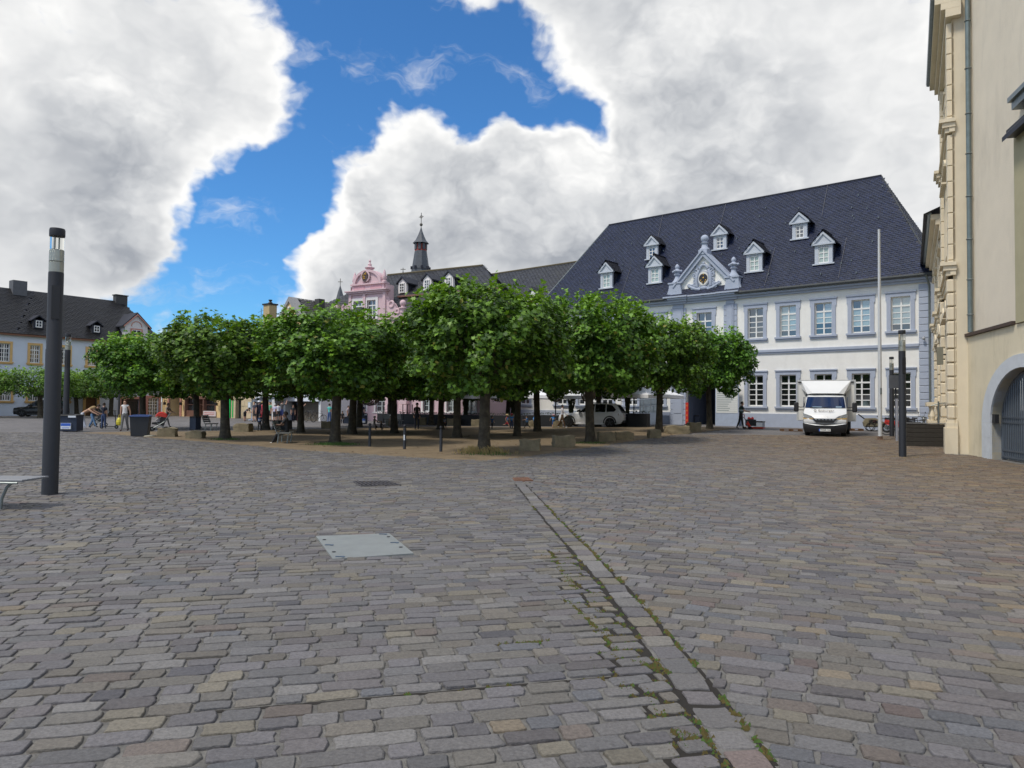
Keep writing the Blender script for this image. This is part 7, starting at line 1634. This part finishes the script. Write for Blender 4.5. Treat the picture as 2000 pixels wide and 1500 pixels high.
def car(P, rz, L, W, H, paint, lab, suv=True):
    """local: nose at -x, tail at +x"""
    T = thing('car', lab, 'car', P, rz); hw = W/2; h = L/2
    def sec(x, zb, zs, zr, ws, wr):   # lower body to shoulder; roof width
        return [(x, -ws*.92, zb), (x, -ws, zb+.18), (x, -ws*.985, zs-.08), (x, -ws*.93, zs), (x, ws*.93, zs), (x, ws*.985, zs-.08), (x, ws, zb+.18), (x, ws*.92, zb)]
    zs = H*.60
    loft([sec(-h, .38, H*.38, 0, hw*.72, 0), sec(-h+.12, .25, H*.50, 0, hw*.9, 0), sec(-h+.55, .2, H*.555, 0, hw*.97, 0), sec(-h*.45, .2, zs, 0, hw, 0), sec(0, .2, zs+.03, 0, hw, 0), sec(h*.6, .2, zs+.06, 0, hw, 0), sec(h-.25, .26, zs+.06, 0, hw*.96, 0), sec(h-.05, .34, zs-.02, 0, hw*.88, 0), sec(h, .42, zs-.2, 0, hw*.84, 0)]).build('body', paint, T, True)
    def g(x, z, w): return [(x, -w, z), (x, w, z)]
    xs = [(-h*.50, zs-.03, hw*.86), (-h*.12, H*.955, hw*.70), (h*.2, H, hw*.70), (h*.62, H*.985, hw*.69), (h*.78, H*.95, hw*.68), (h-.16, zs+.04, hw*.84)]
    base = [(-h*.50, zs-.05, hw*.9), (-h*.12, zs, hw*.93), (h*.2, zs, hw*.93), (h*.62, zs+.02, hw*.93), (h*.78, zs+.03, hw*.92), (h-.15, zs+.03, hw*.86)]
    vs = []; 
    for (x, z, w), (x2, z2, w2) in zip(xs, base): vs += [(x2, -w2, z2), (x, -w, z), (x, w, z), (x2, w2, z2)]
    MB().add(vs, [(i*4+j, i*4+j+1, (i+1)*4+j+1, (i+1)*4+j) for i in range(5) for j in range(3)]).build('cabin', paint, T, True)
    wg = MATS.get('car_glass') or mat('car_glass', (.008, .009, .012), .05, 0, spec=.8)
    for s in (-1, 1):
        def side(pts, nm):
            out = []
            for (x, t) in pts:   # t 0 = shoulder, 1 = roof
                i = max(0, min(4, next((k for k in range(5) if x <= base[k+1][0]), 4))); f = (x-base[i][0])/(base[i+1][0]-base[i][0]); f = max(0, min(1, f))
                lo = Vector(base[i]).lerp(Vector(base[i+1]), f); hi = Vector(xs[i]).lerp(Vector(xs[i+1]), f); p = lo.lerp(hi, t); out.append((x, s*(p.z+.012) if False else s*(lo.z+(hi.z-lo.z)*t+.012), lo.y+(hi.y-lo.y)*t))
            MB().add(out, [tuple(range(len(out)))]).build(nm, wg, T)
        side([(-h*.36, .10), (-h*.06, .88), (h*.12, .9), (h*.12, .08)], 'side_window'); side([(h*.16, .08), (h*.16, .9), (h*.46, .9), (h*.46, .08)], 'side_window'); side([(h*.5, .1), (h*.5, .9), (h*.66, .82), (h*.78, .35), (h*.72, .12)], 'side_window')
        wx0, wx1 = -h+.88, h-.95
        for x in (wx0, wx1):
            o = MB().lathe([(.2, -.12), (.32, -.12), (.36, -.09), (.36, .09), (.32, .12), (.2, .12)], 24, M=Matrix.Translation((x, s*(hw-.12), .36)) @ Matrix.Rotation(math.pi/2, 4, 'X')).build('wheel', M_rubber, T, True)
            sp = MB()
            for i in range(5): sp.box(-.03, .03, -.015, .015, .0, .25, Matrix.Translation((x, s*(hw-.005), .36)) @ Matrix.Rotation(i*1.2566, 4, 'Y'))
            sp.build('spokes', M_zinc if not suv else mat('rim_dark', (.06, .06, .065), .35, metal=.6), o)
            MB().torus((x, s*(hw-.02), .36), .42, .05, 'y', 18, 6, -.15, math.pi+.15).build('wheel_arch', M_black if suv else paint, T)
        MB().add([(h-.34, s*(hw*.97), zs-.02), (h-.02, s*hw*.62, zs-.06), (h-.005, s*hw*.62, zs-.2), (h-.12, s*hw*.92, zs-.26), (h-.36, s*(hw*.985), zs-.14)], [(0, 1, 2, 3, 4)]).build('tail_light', mat('tail_red', (.16, .012, .015), .2, spec=.7), T)
        MB().add([(-h+.1, s*hw*.88, H*.46), (-h+.02, s*hw*.55, H*.44), (-h+.03, s*hw*.55, H*.39), (-h+.14, s*hw*.9, H*.4)], [(0, 1, 2, 3)]).build('headlight', MATS.get('headlight'), T)
        MB().box(-h*.36, -h*.28, s*hw, s*(hw+.2), zs+.05, zs+.2, bev=.02).build('door_mirror', M_black, T)
        for x in (-h*.02, h*.42): MB().box(x, x+.18, s*(hw-.01), s*(hw+.02), zs-.16, zs-.13).build('door_handle', paint, T)
        MB().box(-h+1.35, h-1.4, s*(hw-.03), s*(hw+.015), .2, .32).build('side_skirt', M_black if not suv else paint, T)
        MB().tube([(-h*.05, s*hw*.66, H+.01), (h*.1, s*hw*.66, H+.04), (h*.55, s*hw*.66, H+.03), (h*.66, s*hw*.66, H)], .018, 5).build('roof_rail', M_zinc, T)
    lo, hi = Vector(base[5]), Vector(xs[4]); MB().add([(h-.13, -hw*.74, zs+.1), (h*.80+.02, -hw*.6, H*.92), (h*.80+.02, hw*.6, H*.92), (h-.13, hw*.74, zs+.1)], [(0, 1, 2, 3)]).build('rear_window', mat('rear_glass', (.03, .04, .06), .05, 0, spec=.9), T)
    MB().add([(-h*.48, -hw*.8, zs+.02), (-h*.15, -hw*.66, H*.93), (-h*.15, hw*.66, H*.93), (-h*.48, hw*.8, zs+.02)], [(0, 1, 2, 3)]).build('windscreen', wg, T)
    MB().box(h-.3, h+.02, -hw*.86, hw*.86, .3, .52, bev=.03).build('rear_bumper', M_black, T); MB().box(h, h+.015, -.26, .26, zs-.3, zs-.19).build('number_plate', MATS['plate_white'], T)
    MB().box(-h-.01, -h+.05, -hw*.5, hw*.5, .45, .65).build('grille', M_black, T)
    MB().box(-h+.4, h-.4, -hw*.8, hw*.8, .16, .3).build('underbody', M_black, T)
    return T
Mcw = mat('car_white', (.70, .71, .73), .25, .02, 2, spec=.6); Pc = gp(1158, 834.5)+Vector((.1, .95, 0)); Pc.z = hgt(Pc.x, Pc.y)
car(Pc, R(-20), 4.75, 1.92, 1.70, Mcw, 'white SUV parked behind the trees, seen from its rear side')
Msil = mat('car_silver', (.42, .45, .5), .3, .03, 2, spec=.6); Pv = ROW.W(-12.4, 2.6, 0); car(Pv, ROW.rz+math.pi, 4.2, 1.8, 1.45, Msil, 'silver car parked inside the yellow archway', False)
P = ROW.W(-12.5, 5.2, 0); T = thing('white_van', 'white van standing behind the yellow archway', 'van', P, ROW.rz); MB().box(-1.9, 1.9, 0, 1.6, .3, 2.3, bev=.15).build('body', Mcw, T); MB().box(-1.7, -.6, -.02, .01, 1.4, 2.0).build('window', MATS['car_glass'], T)
for x in (-1.2, 1.2): MB().cyl((x, -.05, .34), (x, .2, .34), .34, n=16).build('wheel', M_rubber, T)
Pv = gp(150, 812); Pv = Vector((Pv.x, Pv.y-6, 0)); car(Pv, LFT.rz*0+R(15), 4.7, 1.85, 1.75, mat('car_black', (.012, .013, .016), .25, .02, 2, spec=.6), 'dark van parked behind the left lamp posts')
# pallets, pallet truck and crate
def pallet(P, rz, lab):
    T = thing('pallet', lab, 'pallet', P, rz, 'wooden pallets by the truck'); q = None
    for i in range(5):
        if q is None: q = MB().box(-.6, .6, -.06, .06, .11, .135).build('deck_board', M_wood, T)
        else: q = dup(q, T)
        q.location = (0, -.33+i*.165, 0)
    q = None
    for x in (-.53, 0, .53):
        for y in (-.33, 0, .33):
            if q is None: q = MB().box(-.07, .07, -.05, .05, .02, .11).build('block', M_wood, T)
            else: q = dup(q, T)
            q.location = (x, y, 0)
    for y in (-.33, 0, .33): MB().box(-.6, .6, y-.05, y+.05, 0, .02).build('bottom_board', M_wood, T)
pallet(gp(1470, 837.5), PAL.rz+.5, 'wooden pallet under the black crate'); pallet(gp(1545, 842), PAL.rz+.5, 'wooden pallet on the ground left of the truck'); pallet(gp(1664, 841), PAL.rz+.5, 'wooden pallet behind the right side of the truck')
P = gp(1468, 836); T = thing('crate', 'black crate on a pallet with a red lid', 'crate', P+Vector((0, .2, .137)), PAL.rz+.5); MB().box(-.33, .33, -.3, .3, 0, .45, bev=.03).build('box', M_black, T); MB().box(-.2, .2, -.2, .2, .45, .56, bev=.03).build('lid', M_red, T)
MB().box(-.17, -.07, -.1, .1, .56, .62).box(.07, .17, -.1, .1, .56, .62).build('grip', M_red, T)
T = thing('grey_box', 'small grey box with dark lid against the palace wall', 'box', gp(1483, 835.5), PAL.rz); MB().box(-.3, .3, -.25, .25, 0, .42).build('box', mat('box_grey', (.36, .4, .46), .6), T); MB().box(-.33, .33, -.28, .28, .42, .47).build('lid', M_black, T)
P = gp(1458, 838); T = thing('pallet_truck', 'red hand pallet truck handle beside the worker', 'pallet truck', P, R(20)); MB().tube([(.28, 0, .12), (-.05, 0, .55), (-.2, 0, .78)], .025, 6).build('handle_bar', M_black, T); MB().torus((-.24, 0, .86), .11, .022, 'x', 12, 5).build('grip', M_red, T); MB().prism([(.0, .3), (.22, .12), (.3, .2), (.08, .5)], -.06, .06).build('hydraulic_pump', M_red, T); MB().box(.3, 1.3, -.24, -.1, .05, .11).box(.3, 1.3, .1, .24, .05, .11).build('fork', M_red, T); MB().cyl((.28, -.08, .09), (.28, .08, .09), .09, n=12).build('wheel', M_rubber, T)
# bicycles
def bike():
    T = thing('bicycle', '', 'bicycle')
    for x in (-.52, .52):
        w = MB().torus((x, 0, .34), .32, .02, 'y', 24, 6).build('wheel', M_rubber, T); sp = MB()
        for i in range(8): a = i*math.pi/8; sp.tube([(x-.31*math.cos(a), 0, .34-.31*math.sin(a)), (x+.31*math.cos(a), 0, .34+.31*math.sin(a))], .003, 3)
        sp.build('spokes', M_zinc, w)
    m = MB(); bb = (-.08, 0, .3); st = (-.2, 0, .82); hd = (.36, 0, .8); rx = (-.52, 0, .34); fx = (.52, 0, .34)
    for a, b in ((bb, st), (st, hd), (bb, (.38, 0, .68)), (bb, rx), (st, rx), (hd, fx)): m.tube([a, b], .018, 6)
    m.build('frame', M_black, T)
    MB().tube([(.36, 0, .8), (.34, 0, .98)], .014, 5).tube([(.24, -.28, 1.0), (.36, -.12, .99), (.36, .12, .99), (.24, .28, 1.0)], .013, 5).build('handlebar', M_zinc, T)
    MB().prism([(-.34, .92), (-.06, .9), (-.08, .95), (-.32, .98)], -.06, .06).tube([(-.2, 0, .8), (-.2, 0, .93)], .014, 5).build('saddle', M_black, T)
    MB().torus((-.08, 0, .3), .085, .012, 'y', 14, 4).tube([(-.08, -.08, .3), (.06, -.08, .2)], .01, 4).tube([(-.08, .08, .3), (-.22, .08, .4)], .01, 4).build('crank', M_zinc, T)
    return T
bk0 = bike(); bl = [((1795, 851), R(10), 'bicycle with front basket nearest the cream building'), ((1778, 850), R(-14), 'bicycle leaning behind the right lamp post'), ((1752, 850), R(30), 'bicycle with red frame bag between the right lamp posts'), ((1725, 843), R(-10), 'bicycle just right of the flagpole'), ((1812, 848), R(-30), 'bicycle against the palace corner'), ((605, 824), R(0), 'bicycle left of the pink house drainpipe'), ((622, 825), R(20), 'rightmost bicycle at the pink house corner'), ((590, 825), R(-25), 'bicycle beside the red haired woman')]
for i, (px, rz, lab) in enumerate(bl):
    o = bk0 if i == 0 else dup(bk0); o.location = gp(*px); o.rotation_euler = (R(random.uniform(-5, 5)), 0, rz+(PAL.rz if px[0] > 1000 else ROW.rz)); o['label'] = lab; o['group'] = 'parked bicycles'
P = gp(1706, 842); T = thing('bike_trailer', 'beige bicycle trailer with push handle behind the flagpole', 'trailer', P, PAL.rz+R(20)); MB().prism([(-.55, .3), (.6, .3), (.7, .5), (.1, .82), (-.45, .8), (-.6, .55)], -.3, .3).build('hull', mat('trailer_olive', (.22, .19, .12), .7, .3, 4), T); MB().prism([(-.3, .5), (.35, .5), (.1, .72), (-.3, .72)], -.31, -.3).build('window', M_glass, T)
for y in (-.34, .34): MB().torus((-.2, y, .27), .25, .022, 'y', 20, 6).build('wheel', M_rubber, T)
MB().tube([(-.5, -.28, .75), (-.85, -.28, 1.05), (-.85, .28, 1.05), (-.5, .28, .75)], .02, 6).build('push_handle', M_black, T); MB().box(-.5, .6, -.28, .28, .25, .31).build('floor', M_black, T)
for px, rz, lab in (((1795, 848), -20, 'black moped standing in front of the palace corner'), ((1762, 846), 15, 'red and black moped behind the lamp post')):
    P = gp(*px); P.y += .4; T = thing('moped', lab, 'moped', P, PAL.rz+R(rz))
    for x in (-.6, .6):
        w = MB().torus((x, 0, .3), .24, .06, 'y', 18, 8).build('wheel', M_rubber, T); MB().cyl((x, -.04, .3), (x, .04, .3), .14, n=12).build('rim', M_zinc, w)
    MB().prism([(-.75, .55), (-.3, .35), (.25, .32), (.4, .45), (.3, .62), (-.1, .7), (-.7, .78)], -.15, .15).build('body', M_black if rz < 0 else M_red, T); MB().prism([(-.75, .78), (-.05, .74), (-.05, .84), (-.7, .9)], -.14, .14).build('seat', M_black, T)
    MB().tube([(.6, 0, .3), (.42, 0, .95)], .04, 6).tube([(.35, -.3, 1.02), (.42, 0, .98), (.35, .3, 1.02)], .02, 6).build('fork', M_zinc, T); MB().sphere((.5, 0, .85), .1, 10, 8).build('headlight', MATS['headlight'], T, True)
    for y in (-.28, .28): MB().tube([(.36, y, 1.02), (.4, y*1.2, 1.18)], .008, 4).sphere((.4, y*1.2, 1.22), .05, 8, 6, (.3, 1, 1)).build('mirror', M_black, T)
